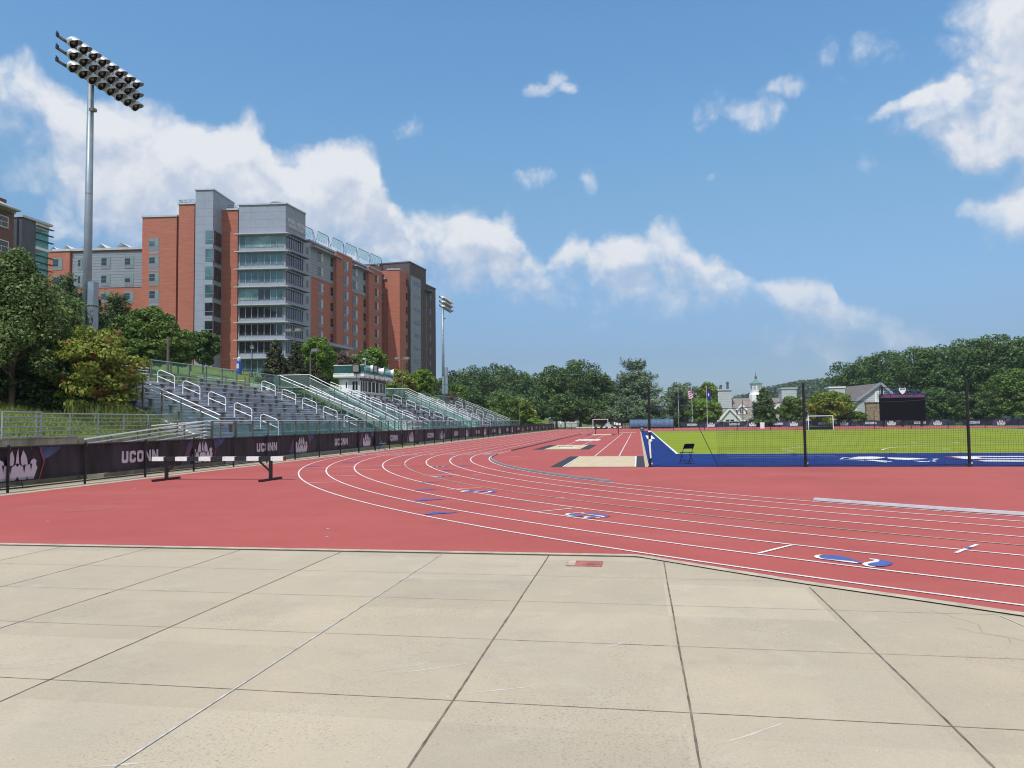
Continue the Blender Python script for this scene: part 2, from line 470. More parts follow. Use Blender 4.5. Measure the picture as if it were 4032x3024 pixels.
M['whitewood'] = mat('worn_white_beam_paint', (0.72, 0.72, 0.70), 0.6, var=0.08, vscale=9, fine=0.08, speck=((0.35, 0.33, 0.3), 14, 0.68))
M['redrust'] = mat('rusty_red_end', (0.16, 0.045, 0.03), 0.8, var=0.2, vscale=10)
M['alu'] = mat('bright_aluminium', (0.68, 0.70, 0.72), 0.38, metal=0.35, var=0.08, vscale=3)
M['alutread'] = mat('weathered_aluminium', (0.46, 0.49, 0.53), 0.45, metal=0.3, var=0.12, vscale=2.5)
M['riser'] = mat('blue_grey_riser_panel', (0.33, 0.39, 0.50), 0.5, metal=0.15, var=0.1, vscale=1.5)
M['seat'] = mat('grey_seat_plank', (0.47, 0.50, 0.55), 0.45, metal=0.2, var=0.12, vscale=2)
M['darkseat'] = mat('dark_navy_chair_back', (0.03, 0.035, 0.06), 0.5, var=0.2, vscale=3)
M['bracket'] = mat('brown_grey_seat_bracket', (0.22, 0.20, 0.19), 0.6, var=0.2, vscale=5)
M['galv'] = mat('galvanised_steel', (0.36, 0.40, 0.43), 0.45, metal=0.5, var=0.12, vscale=2.5, fine=0.06, fscale=30)
M['galvdark'] = mat('dull_steel_post', (0.17, 0.165, 0.155), 0.5, metal=0.4, var=0.15, vscale=2)
M['greenwire'] = mat('green_vinyl_wire', (0.10, 0.28, 0.22), 0.5, var=0.15, vscale=3)
M['railglass'] = glass_mat('green_tint_glass', (0.66, 0.90, 0.86), 0.22, 0.05)
M['white'] = mat('white_gloss_paint', (0.80, 0.81, 0.82), 0.35, var=0.05, vscale=2)
M['whitetrim'] = mat('white_trim', (0.74, 0.74, 0.72), 0.5, var=0.06, vscale=3)
M['lap'] = panel_mat('white_lap_siding', (0.58, 0.585, 0.62), 0.13, rough=0.5, joint=0.02)
M['lapgrey'] = panel_mat('pale_grey_lap_siding', (0.43, 0.47, 0.47), 0.42, rough=0.6, joint=0.05)
M['brick'] = brick_mat('orange_red_brick', (0.40, 0.118, 0.070), (0.345, 0.098, 0.060), (0.34, 0.16, 0.11))
M['brickdark'] = brick_mat('dark_purple_brick', (0.085, 0.058, 0.055), (0.065, 0.045, 0.045), (0.09, 0.07, 0.065))
M['brickbrown'] = brick_mat('brown_mottled_brick', (0.16, 0.062, 0.042), (0.10, 0.035, 0.026), (0.17, 0.12, 0.10), 0.2, 0.07, 0.1)
M['metalpanel'] = panel_mat('grey_metal_panel', (0.26, 0.29, 0.35), 1.55, px=3.9, joint=0.04)
M['metalplain'] = mat('plain_grey_metal', (0.26, 0.29, 0.34), 0.5, var=0.07, vscale=0.6)
M['metaldark'] = mat('dark_slate_metal', (0.075, 0.083, 0.098), 0.5, var=0.12, vscale=0.8)
M['metalrib'] = panel_mat('ribbed_grey_siding', (0.26, 0.285, 0.33), 0.62, joint=0.09, ribs=True)
M['coping'] = mat('pale_metal_coping', (0.46, 0.48, 0.50), 0.45, metal=0.2, var=0.08, vscale=1)
M['frame'] = mat('grey_window_frame', (0.19, 0.20, 0.215), 0.5, var=0.08, vscale=2)
M['mullion'] = mat('dark_mullion', (0.045, 0.05, 0.055), 0.45, var=0.1, vscale=2)
M['blind'] = mat('pale_green_blind', (0.17, 0.25, 0.245), 0.6, var=0.1, vscale=2)


def win_mat(name, c, rough=0.04):
    m = mat(name, c, rough, var=0.35, vscale=0.35, spec=0.7); return m


M['glassdark'] = win_mat('dark_window_glass', (0.020, 0.026, 0.032))
M['glassteal'] = win_mat('teal_window_glass', (0.075, 0.15, 0.165))
M['glassblue'] = win_mat('sky_blue_window_glass', (0.055, 0.085, 0.16))
M['glassblind'] = win_mat('window_glass_over_pale_blind', (0.20, 0.33, 0.31), 0.08)
M['shingle'] = mat('weathered_shingle', (0.235, 0.205, 0.185), 0.9, var=0.2, vscale=2.0, fine=0.3, fscale=5, stretch=(1, 1, 2.2))
M['shingledark'] = mat('brown_grey_shingle', (0.17, 0.145, 0.135), 0.9, var=0.2, vscale=2.0, fine=0.2, fscale=6)
M['copper'] = mat('verdigris_copper', (0.14, 0.24, 0.235), 0.6, var=0.2, vscale=2)
M['stone'] = mat('tan_rubble_stone', (0.36, 0.27, 0.17), 0.9, var=0.4, vscale=2.2, fine=0.3, fscale=5, col2=(0.10, 0.08, 0.06))
M['rock'] = mat('pale_riprap_rock', (0.42, 0.40, 0.36), 0.9, var=0.3, vscale=3)
M['screen'] = mat('black_led_screen', (0.004, 0.004, 0.006), 0.8, var=0.2, vscale=4, spec=0.08)
M['navy'] = mat('navy_paint', (0.012, 0.022, 0.075), 0.5, var=0.15, vscale=3)
M['signred'] = mat('coral_red_letters', (0.50, 0.10, 0.10), 0.5, var=0.08, vscale=4)
M['banner'] = mat('dark_navy_banner_cloth', (0.024, 0.019, 0.031), 0.65, var=0.45, vscale=1.6, bump=0.9, bscale=4, stretch=(1, 1, .35))
M['bannerblue'] = mat('slate_blue_banner_print', (0.055, 0.085, 0.20), 0.7, var=0.3, vscale=1.5)
M['bannerfar'] = mat('blue_black_banner_cloth', (0.030, 0.033, 0.070), 0.7, var=0.5, vscale=1.2, bump=0.3, bscale=6)
M['bannerred'] = mat('dull_red_banner_print', (0.36, 0.055, 0.06), 0.7, var=0.15, vscale=2)
M['bannerpale'] = mat('pale_lilac_banner_print', (0.47, 0.44, 0.53), 0.7, var=0.07, vscale=2)
M['bannerwhite'] = mat('white_banner_print', (0.60, 0.60, 0.64), 0.7, var=0.07, vscale=2)
M['grommet'] = mat('bright_grommet', (0.6, 0.6, 0.6), 0.3, metal=0.6)
M['shedblue'] = glass_mat('blue_tint_polycarbonate', (0.30, 0.50, 0.78), 0.55, 0.12)
M['binblue'] = mat('blue_grey_bin_plastic', (0.06, 0.10, 0.15), 0.5, var=0.1)
M['emerg'] = mat('blue_post_paint', (0.02, 0.09, 0.42), 0.4, var=0.1)
M['flagred'] = mat('flag_red', (0.45, 0.03, 0.05), 0.7, var=0.08)
M['flagwhite'] = mat('flag_white', (0.75, 0.75, 0.75), 0.7, var=0.05)
M['flagblue'] = mat('flag_blue', (0.012, 0.025, 0.20), 0.7, var=0.1)
M['lampglass'] = mat('frosted_lamp_glass', (0.62, 0.60, 0.52), 0.3, var=0.05)
M['lampblack'] = mat('dark_slate_lamp_metal', (0.022, 0.03, 0.04), 0.4, metal=0.3, var=0.15)
M['lumi'] = mat('pale_grey_luminaire_shell', (0.56, 0.60, 0.62), 0.38, metal=0.25, var=0.08, vscale=2)
M['lumiin'] = mat('dark_reflector', (0.05, 0.047, 0.045), 0.18, metal=0.7, var=0.5, vscale=6)
M['bulb'] = mat('clear_lamp_bulb', (0.33, 0.29, 0.26), 0.12, var=0.3, vscale=8)
M['pole'] = mat('grey_steel_pole', (0.245, 0.30, 0.335), 0.42, metal=0.3, var=0.1, vscale=1.5)
M['bronzepole'] = mat('bronze_light_pole', (0.125, 0.10, 0.075), 0.5, var=0.1, vscale=2)
M['bark'] = mat('grey_brown_bark', (0.16, 0.125, 0.10), 0.9, var=0.3, vscale=6, stretch=(1, 1, 0.25), bump=0.5, bscale=14)
M['barkpale'] = mat('pale_grey_bark', (0.30, 0.26, 0.22), 0.9, var=0.25, vscale=5, stretch=(1, 1, 0.3))
M['grass'] = mat('sunlit_grass', (0.16, 0.19, 0.05), 0.95, var=0.3, vscale=0.7, fine=0.35, fscale=9, spec=0.1, col2=(0.085, 0.13, 0.028))
M['wood'] = mat('grey_pallet_wood', (0.30, 0.26, 0.21), 0.9, var=0.25, vscale=4)
M['skin'] = mat('skin', (0.45, 0.27, 0.20), 0.6, var=0.05)
M['shirt'] = mat('white_shirt', (0.72, 0.72, 0.72), 0.8, var=0.05)
M['khaki'] = mat('khaki_cloth', (0.33, 0.27, 0.18), 0.9, var=0.08)
M['hair'] = mat('dark_hair', (0.03, 0.02, 0.015), 0.7)
# ------------------------------------------------------------------ light and sky
SUN_EL, = (radians(58),)
SUN_DIR = Vector((-0.30, -0.954, 0)).normalized() * cos(SUN_EL) + Vector((0, 0, sin(SUN_EL)))   # towards the sun
sl = bpy.data.lights.new('sun', 'SUN'); sl.energy = 4.0; sl.angle = radians(0.53); sl.color = (1.0, 0.955, 0.89)
so = bpy.data.objects.new('sun', sl); COL.objects.link(so); so.location = (-30, -60, 120)
so.rotation_euler = (-SUN_DIR).to_track_quat('-Z', 'Y').to_euler()

W = bpy.data.worlds.new('World'); S.world = W; W.use_nodes = True
wt = W.node_tree; wt.nodes.clear()
wo = wt.nodes.new('ShaderNodeOutputWorld'); bg = wt.nodes.new('ShaderNodeBackground')
sky = wt.nodes.new('ShaderNodeTexSky'); sky.sky_type = 'NISHITA'; sky.sun_disc = False
sky.sun_elevation = SUN_EL; sky.sun_rotation = atan2(SUN_DIR.x, SUN_DIR.y)
sky.altitude = 200; sky.air_density = 1.0; sky.dust_density = 0.9; sky.ozone_density = 2.2
SKY_K = 0.122
bg.inputs['Strength'].default_value = SKY_K


def wn(typ, **kw): return N(wt, typ, **kw)


def wl(a, b): wt.links.new(a, b)


# clouds: billowing shapes fixed in sky directions (azimuth, elevation), all at infinite distance
tcw = wn('ShaderNodeTexCoord')
sep = wn('ShaderNodeSeparateXYZ'); wl(tcw.outputs['Generated'], sep.inputs[0])
az = wn('ShaderNodeMath', operation='ARCTAN2'); wl(sep.outputs['X'], az.inputs[0]); wl(sep.outputs['Y'], az.inputs[1])
el = wn('ShaderNodeMath', operation='ARCSINE'); wl(sep.outputs['Z'], el.inputs[0])
cmb = wn('ShaderNodeCombineXYZ'); wl(az.outputs[0], cmb.inputs['X']); wl(el.outputs[0], cmb.inputs['Y'])


def sky_uv(px, py):
    d = ray(px, py).normalized()
    return atan2(d.x, d.y), math.asin(d.z)


# small separate puffs and wisps: (px, py, half-width, half-height in photo points, weight)
BLOBS = [(2120, 345, 120, 55, .74), (2195, 290, 62, 75, .72), (2245, 340, 60, 55, .68), (2085, 712, 120, 55, .70), (2335, 722, 90, 75, .6), (1620, 490, 95, 90, .58), (2930, 440, 270, 110, .80), (3080, 350, 150, 70, .66), (3270, 230, 150, 110, .66), (3330, 325, 130, 70, .64),
         (2780, 690, 60, 40, .42), (3430, 640, 90, 70, .48), (1770, 10, 90, 40, .45), (3480, 220, 260, 150, .66), (3930, 1260, 90, 40, .4)]
TOP = [(-120, 250), (0, 228), (150, 246), (210, 288), (350, 345), (540, 402), (620, 446), (750, 452), (805, 472), (845, 450), (930, 440), (1010, 446), (1062, 482), (1105, 560), (1200, 588), (1262, 570), (1342, 545), (1430, 566), (1482, 612), (1522, 692), (1556, 762),
       (1600, 828), (1700, 822), (1800, 828), (1900, 842), (1985, 832), (2045, 878), (2095, 965), (2155, 1015), (2185, 972), (2236, 925), (2365, 898), (2446, 878), (2500, 902), (2537, 930), (2568, 905), (2690, 924), (2760, 984), (2830, 984), (2920, 1030), (2962, 1082),
       (3012, 1096), (3142, 1094), (3233, 1096), (3320, 1132), (3346, 1200), (3465, 1232), (3530, 1275), (3620, 1330)]
BOT = [(-120, 430), (0, 500), (110, 620), (200, 780), (300, 900), (420, 980), (600, 1040), (1000, 1060), (1400, 1060), (1600, 1085), (1800, 1120), (2000, 1135), (2150, 1140), (2250, 1135), (2400, 1160), (2600, 1172), (2850, 1180), (3000, 1230), (3100, 1310), (3300, 1345), (3500, 1340), (3620, 1310)]
LEFT = [(-150, 3880), (0, 3800), (100, 3730), (200, 3670), (300, 3665), (350, 3640), (385, 3560), (440, 3430), (478, 3560), (530, 3555), (600, 3590), (655, 3680), (685, 3905), (715, 3950), (765, 3860), (805, 3800), (850, 3795), (900, 3880), (945, 3990), (1000, 4250), (1100, 4300)]
grp = bpy.data.node_groups.new('cloud_field', 'ShaderNodeTree')
grp.interface.new_socket('UV', in_out='INPUT', socket_type='NodeSocketVector')
grp.interface.new_socket('Density', in_out='OUTPUT', socket_type='NodeSocketFloat')
gi = grp.nodes.new('NodeGroupInput'); go = grp.nodes.new('NodeGroupOutput')


def gn(typ, **kw): return N(grp, typ, **kw)


def glk(a, b): grp.links.new(a, b)


def fbm(scale, detail, rough, loc, dist=0.0):
    n = gn('ShaderNodeTexNoise', noise_dimensions='2D'); n.inputs['Scale'].default_value = scale; n.inputs['Detail'].default_value = detail
    n.inputs['Roughness'].default_value = rough; n.inputs['Distortion'].default_value = dist
    m = gn('ShaderNodeMapping'); m.inputs['Location'].default_value = loc
    glk(gi.outputs['UV'], m.inputs['Vector']); glk(m.outputs['Vector'], n.inputs['Vector'])
    return n.outputs['Fac']


# warp the direction a little so the blobs lose their oval outline
wx = gn('ShaderNodeTexNoise', noise_dimensions='2D'); wx.inputs['Scale'].default_value = 9; wx.inputs['Detail'].default_value = 5; wx.inputs['Roughness'].default_value = 0.55
glk(gi.outputs['UV'], wx.inputs['Vector'])
ws = gn('ShaderNodeVectorMath', operation='SUBTRACT'); ws.inputs[1].default_value = (0.5, 0.5, 0.5); glk(wx.outputs['Color'], ws.inputs[0])
wm = gn('ShaderNodeVectorMath', operation='SCALE'); wm.inputs['Scale'].default_value = 0.055; glk(ws.outputs[0], wm.inputs[0])
wa = gn('ShaderNodeVectorMath', operation='ADD'); glk(gi.outputs['UV'], wa.inputs[0]); glk(wm.outputs[0], wa.inputs[1])
zf = gn('ShaderNodeVectorMath', operation='MULTIPLY'); zf.inputs[1].default_value = (1, 1, 0); glk(wa.outputs[0], zf.inputs[0])
acc = None
for (px, py, hw, hh, wgt) in BLOBS:
    u, v = sky_uv(px, py); u2, _ = sky_uv(px + hw, py); _, v2 = sky_uv(px, py + hh)
    sx, sy = 1 / max(abs(u2 - u), 1e-3), 1 / max(abs(v2 - v), 1e-3)
    mp = gn('ShaderNodeMapping', vector_type='TEXTURE')
    mp.inputs['Location'].default_value = (u, v, 0); mp.inputs['Scale'].default_value = (1 / sx, 1 / sy, 1)
    glk(zf.outputs[0], mp.inputs['Vector'])
    ln = gn('ShaderNodeVectorMath', operation='LENGTH'); glk(mp.outputs['Vector'], ln.inputs[0])
    fa = gn('ShaderNodeMapRange', interpolation_type='SMOOTHSTEP'); fa.inputs['From Min'].default_value = 1.45; fa.inputs['From Max'].default_value = 0.0
    fa.inputs['To Min'].default_value = 0; fa.inputs['To Max'].default_value = wgt * 1.12; glk(ln.outputs['Value'], fa.inputs['Value'])
    if acc is None: acc = fa.outputs[0]
    else:
        mxn = gn('ShaderNodeMath', operation='SMOOTH_MAX'); mxn.inputs[2].default_value = 0.12
        glk(acc, mxn.inputs[0]); glk(fa.outputs[0], mxn.inputs[1]); acc = mxn.outputs[0]
def fcurve(sock, pts, lo, hi, vlo, vhi):
    """smooth one-dimensional curve through pts (x -> y), as a function node"""
    m = gn('ShaderNodeMapRange'); m.inputs['From Min'].default_value = lo; m.inputs['From Max'].default_value = hi; glk(sock, m.inputs['Value'])
    fc = gn('ShaderNodeFloatCurve'); cu = fc.mapping.curves[0]
    P_ = sorted(((x - lo) / (hi - lo), (y - vlo) / (vhi - vlo)) for x, y in pts)
    cu.points[0].location = P_[0]; cu.points[1].location = P_[-1]
    for p in P_[1:-1]: cu.points.new(*p)
    fc.mapping.update(); glk(m.outputs[0], fc.inputs['Value'])
    r = gn('ShaderNodeMapRange'); r.inputs['To Min'].default_value = vlo; r.inputs['To Max'].default_value = vhi; r.clamp = False; glk(fc.outputs[0], r.inputs['Value'])
    return r.outputs[0]


def mth(op, a, b_, c=None):
    n = gn('ShaderNodeMath', operation=op)
    for i, v in enumerate((a, b_, c)):
        if v is None: continue
        if isinstance(v, (int, float)): n.inputs[i].default_value = v
        else: glk(v, n.inputs[i])
    return n.outputs[0]


zs_ = gn('ShaderNodeSeparateXYZ'); glk(zf.outputs[0], zs_.inputs[0]); AZ, EL = zs_.outputs['X'], zs_.outputs['Y']
topc = [sky_uv(*p) for p in TOP]; botc = [sky_uv(*p) for p in BOT]; lefc = [(sky_uv(x, y)[1], sky_uv(x, y)[0]) for y, x in LEFT]
a_lo, a_hi = topc[0][0], topc[-1][0]
e_lo, e_hi = min(p[0] for p in lefc), max(p[0] for p in lefc)
tc_ = fcurve(AZ, topc, a_lo, a_hi, 0.0, 0.6); bc_ = fcurve(AZ, botc, a_lo, a_hi, 0.0, 0.6); lc_ = fcurve(EL, lefc, e_lo, e_hi, 0.2, 0.75)
dt = mth('MULTIPLY', mth('SUBTRACT', tc_, EL), 30.0)               # crisp upper edge
db = mth('MULTIPLY_ADD', mth('SUBTRACT', EL, bc_), 7.0, 0.10)               # soft base
de = mth('MULTIPLY', mth('SUBTRACT', a_hi, AZ), 14.0)
band = mth('ADD', mth('MINIMUM', mth('MINIMUM', mth('MINIMUM', dt, db), de), 0.85), 0.60)
dl = mth('ADD', mth('MINIMUM', mth('MULTIPLY', mth('SUBTRACT', AZ, lc_), 11.0), 0.66), 0.54)
acc = mth('MAXIMUM', mth('MAXIMUM', acc, band), dl)
# cauliflower detail
vo = gn('ShaderNodeTexVoronoi', feature='F1', voronoi_dimensions='2D'); vo.inputs['Scale'].default_value = 15
vo.inputs['Detail'].default_value = 3.0; vo.inputs['Roughness'].default_value = 0.55
glk(wa.outputs[0], vo.inputs['Vector'])
nz = fbm(30, 9, 0.6, (3.3, 1.2, 0.4), 0.3)
dz = gn('ShaderNodeMath', operation='MULTIPLY_ADD'); dz.inputs[1].default_value = -0.50; dz.inputs[2].default_value = 0.22; glk(vo.outputs['Distance'], dz.inputs[0])
nm = gn('ShaderNodeMath', operation='MULTIPLY_ADD'); nm.inputs[1].default_value = 0.65; nm.inputs[2].default_value = -0.32; glk(nz, nm.inputs[0])
s1 = gn('ShaderNodeMath', operation='ADD'); glk(dz.outputs[0], s1.inputs[0]); glk(nm.outputs[0], s1.inputs[1])
s2 = gn('ShaderNodeMath', operation='ADD'); glk(acc, s2.inputs[0]); glk(s1.outputs[0], s2.inputs[1])
# no detail where there is no cloud at all
gate = gn('ShaderNodeMapRange'); gate.inputs['From Min'].default_value = 0.02; gate.inputs['From Max'].default_value = 0.3; glk(acc, gate.inputs['Value'])
s3 = gn('ShaderNodeMath', operation='MULTIPLY'); glk(s2.outputs[0], s3.inputs[0]); glk(gate.outputs[0], s3.inputs[1])
glk(s3.outputs[0], go.inputs['Density'])


def field(off):
    g = wn('ShaderNodeGroup'); g.node_tree = grp
    a = wn('ShaderNodeVectorMath', operation='ADD'); a.inputs[1].default_value = off
    wl(cmb.outputs[0], a.inputs[0]); wl(a.outputs[0], g.inputs['UV'])
    return g.outputs['Density']


d0 = field((0, 0, 0)); d1 = field((-0.012, 0.034, 0))
cov = wn('ShaderNodeMapRange', interpolation_type='SMOOTHSTEP'); cov.inputs['From Min'].default_value = 0.22; cov.inputs['From Max'].default_value = 1.02
wl(d0, cov.inputs['Value'])
dif = wn('ShaderNodeMath', operation='SUBTRACT'); wl(d0, dif.inputs[0]); wl(d1, dif.inputs[1])
lit = wn('ShaderNodeMapRange', interpolation_type='SMOOTHSTEP'); lit.inputs['From Min'].default_value = -0.42; lit.inputs['From Max'].default_value = 0.52; wl(dif.outputs[0], lit.inputs['Value'])
cc = wn('ShaderNodeMix', data_type='RGBA'); cc.inputs['A'].default_value = (0.535 / SKY_K, 0.61 / SKY_K, 0.75 / SKY_K, 1); cc.inputs['B'].default_value = (0.82 / SKY_K, 0.84 / SKY_K, 0.88 / SKY_K, 1)
wl(lit.outputs[0], cc.inputs['Factor'])
low = wn('ShaderNodeMapRange', interpolation_type='SMOOTHSTEP'); low.inputs['From Min'].default_value = 0.09; low.inputs['From Max'].default_value = 0.24; low.inputs['To Min'].default_value = 0.66; low.inputs['To Max'].default_value = 0.97
wl(el.outputs[0], low.inputs['Value'])
cv2 = wn('ShaderNodeMath', operation='MULTIPLY'); wl(cov.outputs[0], cv2.inputs[0]); wl(low.outputs[0], cv2.inputs[1])
# haze near the horizon and the deeper blue above it
tnt = wn('ShaderNodeValToRGB'); cr_ = tnt.color_ramp
for i, (p, c) in enumerate([(0.0, (.50, .60, .80)), (0.086, (.54, .65, .83)), (0.17, (.78, .95, 1.06)), (0.28, (.97, 1.23, 1.23)), (0.36, (1.0, 1.38, 1.43)), (0.47, (1.01, 1.47, 1.6))]):
    e = cr_.elements[i] if i < 2 else cr_.elements.new(p)
    e.position = p; e.color = (c[0] / 2, c[1] / 2, c[2] / 2, 1)
wl(sep.outputs['Z'], tnt.inputs['Fac'])
t2 = wn('ShaderNodeVectorMath', operation='SCALE'); t2.inputs['Scale'].default_value = 2.0; wl(tnt.outputs['Color'], t2.inputs[0])
skc = wn('ShaderNodeMix', data_type='RGBA', blend_type='MULTIPLY'); skc.inputs['Factor'].default_value = 1.0; wl(t2.outputs[0], skc.inputs['B'])
wl(sky.outputs[0], skc.inputs['A'])
wmix = wn('ShaderNodeMix', data_type='RGBA'); wl(cv2.outputs[0], wmix.inputs['Factor']); wl(skc.outputs['Result'], wmix.inputs['A']); wl(cc.outputs['Result'], wmix.inputs['B'])
wl(wmix.outputs['Result'], bg.inputs['Color']); wl(bg.outputs[0], wo.inputs['Surface'])
W.cycles.sampling_method = 'MANUAL'; W.cycles.sample_map_resolution = 256
S.view_settings.view_transform = 'Standard'; S.view_settings.look = 'None'; S.view_settings.exposure = 0.0; S.view_settings.gamma = 1.0
try:
    S.cycles.max_bounces = 5; S.cycles.diffuse_bounces = 3; S.cycles.glossy_bounces = 3; S.cycles.transparent_max_bounces = 12; S.cycles.use_denoising = True; S.cycles.denoising_prefilter = 'ACCURATE'; S.cycles.pixel_filter_type = 'BLACKMAN_HARRIS'; S.cycles.filter_width = 1.1; S.cycles.use_adaptive_sampling = True; S.cycles.adaptive_threshold = 0.015
except Exception: pass


# ------------------------------------------------------------------ terrain
def sst(a, b, x):
    t = min(1.0, max(0.0, (x - a) / (b - a))); return t * t * (3 - 2 * t)


def H(x, y):
    if x > -17.9: return -0.06 + 0.0
    # left bank (near end of the stand)
    if x > -19.35: bank = -0.06
    elif x > -26: bank = 1.34 + (-19.35 - x) * 0.20
    elif x > -31: bank = 2.67 + (-26 - x) * 0.34
    else: bank = 4.37 + (-31 - x) * 0.10
    if y < 16: bank *= 0.6 + 0.4 * sst(8, 16, y)
    # under and behind the stands
    if x > -26.4: st = max(-0.06, (-19.2 - x) * 0.40 + 0.25)
    elif x > -28.4: st = 3.13 + (-26.4 - x) * 0.62
    else: st = 4.37 + (-28.4 - x) * 0.178
    if x > -19.35: st = min(st, 0.3)
    k = sst(30.2, 31.2, y)
    if x < -27: k = sst(26, 40, y)
    z = bank * (1 - k) + st * k
    z = min(z, 10.4)
    # fades out beyond the stands
    f = 1 - sst(116, 132, y) * sst(-46, -30, x) if x > -46 else 1 - sst(190, 300, y)
    return -0.06 + (z + 0.06) * max(0.0, f)


def axis(a, b, da, pts=()):
    v = list(np.arange(a, b + 1e-6, da)); v += list(pts); return v


xs = sorted(set([-900, -600, -400, -250, -160, -120, -100, -85, -75] + [round(x, 2) for x in np.arange(-66, -31, 3.0)] + [round(x, 2) for x in np.arange(-31, -17.4, 0.45)]
                + [-19.36, -19.34, -17.92, -17.88, -26.4, -28.4, -10, 0, 15, 30, 60, 90, 130, 180, 250, 400, 700, 1200, 2000, 3000]))
ys = sorted(set([-60, -20, 0, 8, 12, 16] + [round(y, 2) for y in np.arange(18, 36, 1.0)] + [30.2, 31.2] + [round(y, 2) for y in np.arange(36, 140, 4.0)] + [150, 165, 180, 200, 225, 250, 300, 400, 600, 900, 1400, 2200, 3500]))
vs = []
for y in ys:
    for x in xs:
        z = H(x, y)
        if x < -20 and y > 5: z += (R.random() - 0.5) * 0.10
        vs.append((x, y, z))
nx = len(xs)
fs = [(j * nx + i, j * nx + i + 1, (j + 1) * nx + i + 1, (j + 1) * nx + i) for j in range(len(ys) - 1) for i in range(nx - 1)]
me = bpy.data.meshes.new('ground'); me.from_pydata(vs, [], fs); me.materials.append(M['grass'])
tag(link('ground', me), kind='structure')

# concrete plaza in the foreground
b = MB(); b.flat([(-40, -16), (40, -16), (40, 13.4), (-40, 13.4)], -0.004)
tag(b.build('plaza_pavement', M['concrete']), kind='structure')


def arc(cx, cy, r, a0, a1, n=48):
    return [(cx + r * cos(radians(a0 + (a1 - a0) * i / n)), cy + r * sin(radians(a0 + (a1 - a0) * i / n))) for i in range(n + 1)]


# track rubber: straight, chute, both bends, in one sheet
EDGE = [(-0.1, 9.98), (0.05, 9.92), (0.92, 9.2), (1.8, 8.49), (2.58, 7.95), (3.34, 7.4)]
bend = arc(25.5, 42.7, 42.0, 238.2, 270, 14)
near_edge = [(-16.05, 9.98)] + EDGE + [p for p in bend if p[0] > 3.6]
outline = near_edge + [(25.5, 0.7)] + arc(25.5, 42.7, 42.0, 271, 360, 30) + arc(25.5, 126, 42.0, 0, 132, 40) + [(-3.5, 190), (-16.05, 190)]
b = MB(); b.flat(outline, 0.004)
tag(b.build('running_track', M['track']), kind='structure')
# concrete edge strip between plaza and rubber, with a dark gap
b = MB()


def strip(b, pts, w, z, m=0, side=1):
    L = []
    for i, p in enumerate(pts):
        a = Vector(pts[max(0, i - 1)]); c = Vector(pts[min(len(pts) - 1, i + 1)]); d = (c - a)
        d = d.to_2d() if hasattr(d, 'to_2d') else d
        d.normalize(); n = Vector((-d.y, d.x)); L.append((Vector(p), n))
    for (p, n), (q, k) in zip(L[:-1], L[1:]):
        if side == 0: A, B_, C_, D = p - n * w / 2, p + n * w / 2, q + k * w / 2, q - k * w / 2
        else: A, B_, C_, D = p, p + n * w * side, q + k * w * side, q
        b.poly([(A.x, A.y, z), (D.x, D.y, z), (C_.x, C_.y, z), (B_.x, B_.y, z)] if side >= 0 else [(B_.x, B_.y, z), (C_.x, C_.y, z), (D.x, D.y, z), (A.x, A.y, z)], m)
    return b


strip(b, near_edge, 0.13, 0.010, 0, -1)
tag(b.build('track_edge_kerb', M['curb']), kind='structure')
def rough_strip(b, pts, w, z):
    (x0, y0), (x1, y1) = pts; L = hypot(x1 - x0, y1 - y0); n = int(L / .07); ux, uy = (x1 - x0) / L, (y1 - y0) / L; prev = None; ph = R.uniform(0, 9)
    for i in range(n + 1):
        s = L * i / n; k = .75 + .5 * R.random() + (.9 * R.random() if R.random() < .04 else 0); o_ = .0015 * sin(s * 3 + ph) + R.uniform(-.0008, .0008)
        a = (x0 + ux * s - uy * (w * k / 2 + o_), y0 + uy * s + ux * (w * k / 2 + o_), z); c = (x0 + ux * s + uy * (w * k / 2 - o_), y0 + uy * s - ux * (w * k / 2 - o_), z)
        if prev: b.poly([prev[1], c, a, prev[0]])
        prev = (a, c)


b = MB(); bt_ = MB()
ne = [(p[0], p[1] - 0.14) for p in near_edge]
strip(b, ne, 0.02, 0.003, 0, 0)
for x in (-11.1, -9.75, -8.36, -6.96, -5.54, -1.19, 0.275, 1.72):
    y1 = 9.82 if x < 0 else (9.62 if x < 1 else 8.3)
    rough_strip(b, [(x, -6), (x - 0.0, y1)], 0.0095 if x < -2 else 0.0135, -0.0010)
rough_strip(b, [(-4.1, -6), (-4.05, 9.82)], 0.011, -0.001)
for y in (8.55, 7.33, 6.03, 4.69, 3.35, 2.0):
    x1 = 1.5 if y > 8 else 3.4 + (7.3 - y)
    rough_strip(bt_, [(-14, y), (x1, y)], 0.0045 if y > 5 else 0.0065, -0.0012)
tag(b.build('pavement_joints', M['joint']), kind='structure'); tag(bt_.build('saw_cut_joints', M['sawcut']), kind='structure')
b = MB(); strip(b, [(-2.70, 3.0), (-2.62, 9.82)], 0.016, 0.0012, 0, 0); strip(b, [(3.1, 7.3), (3.3, 5.6)], 0.015, 0.0012, 0, 0)
tag(b.build('pale_pavement_joint', M['pale_joint']), kind='structure')
b = MB()
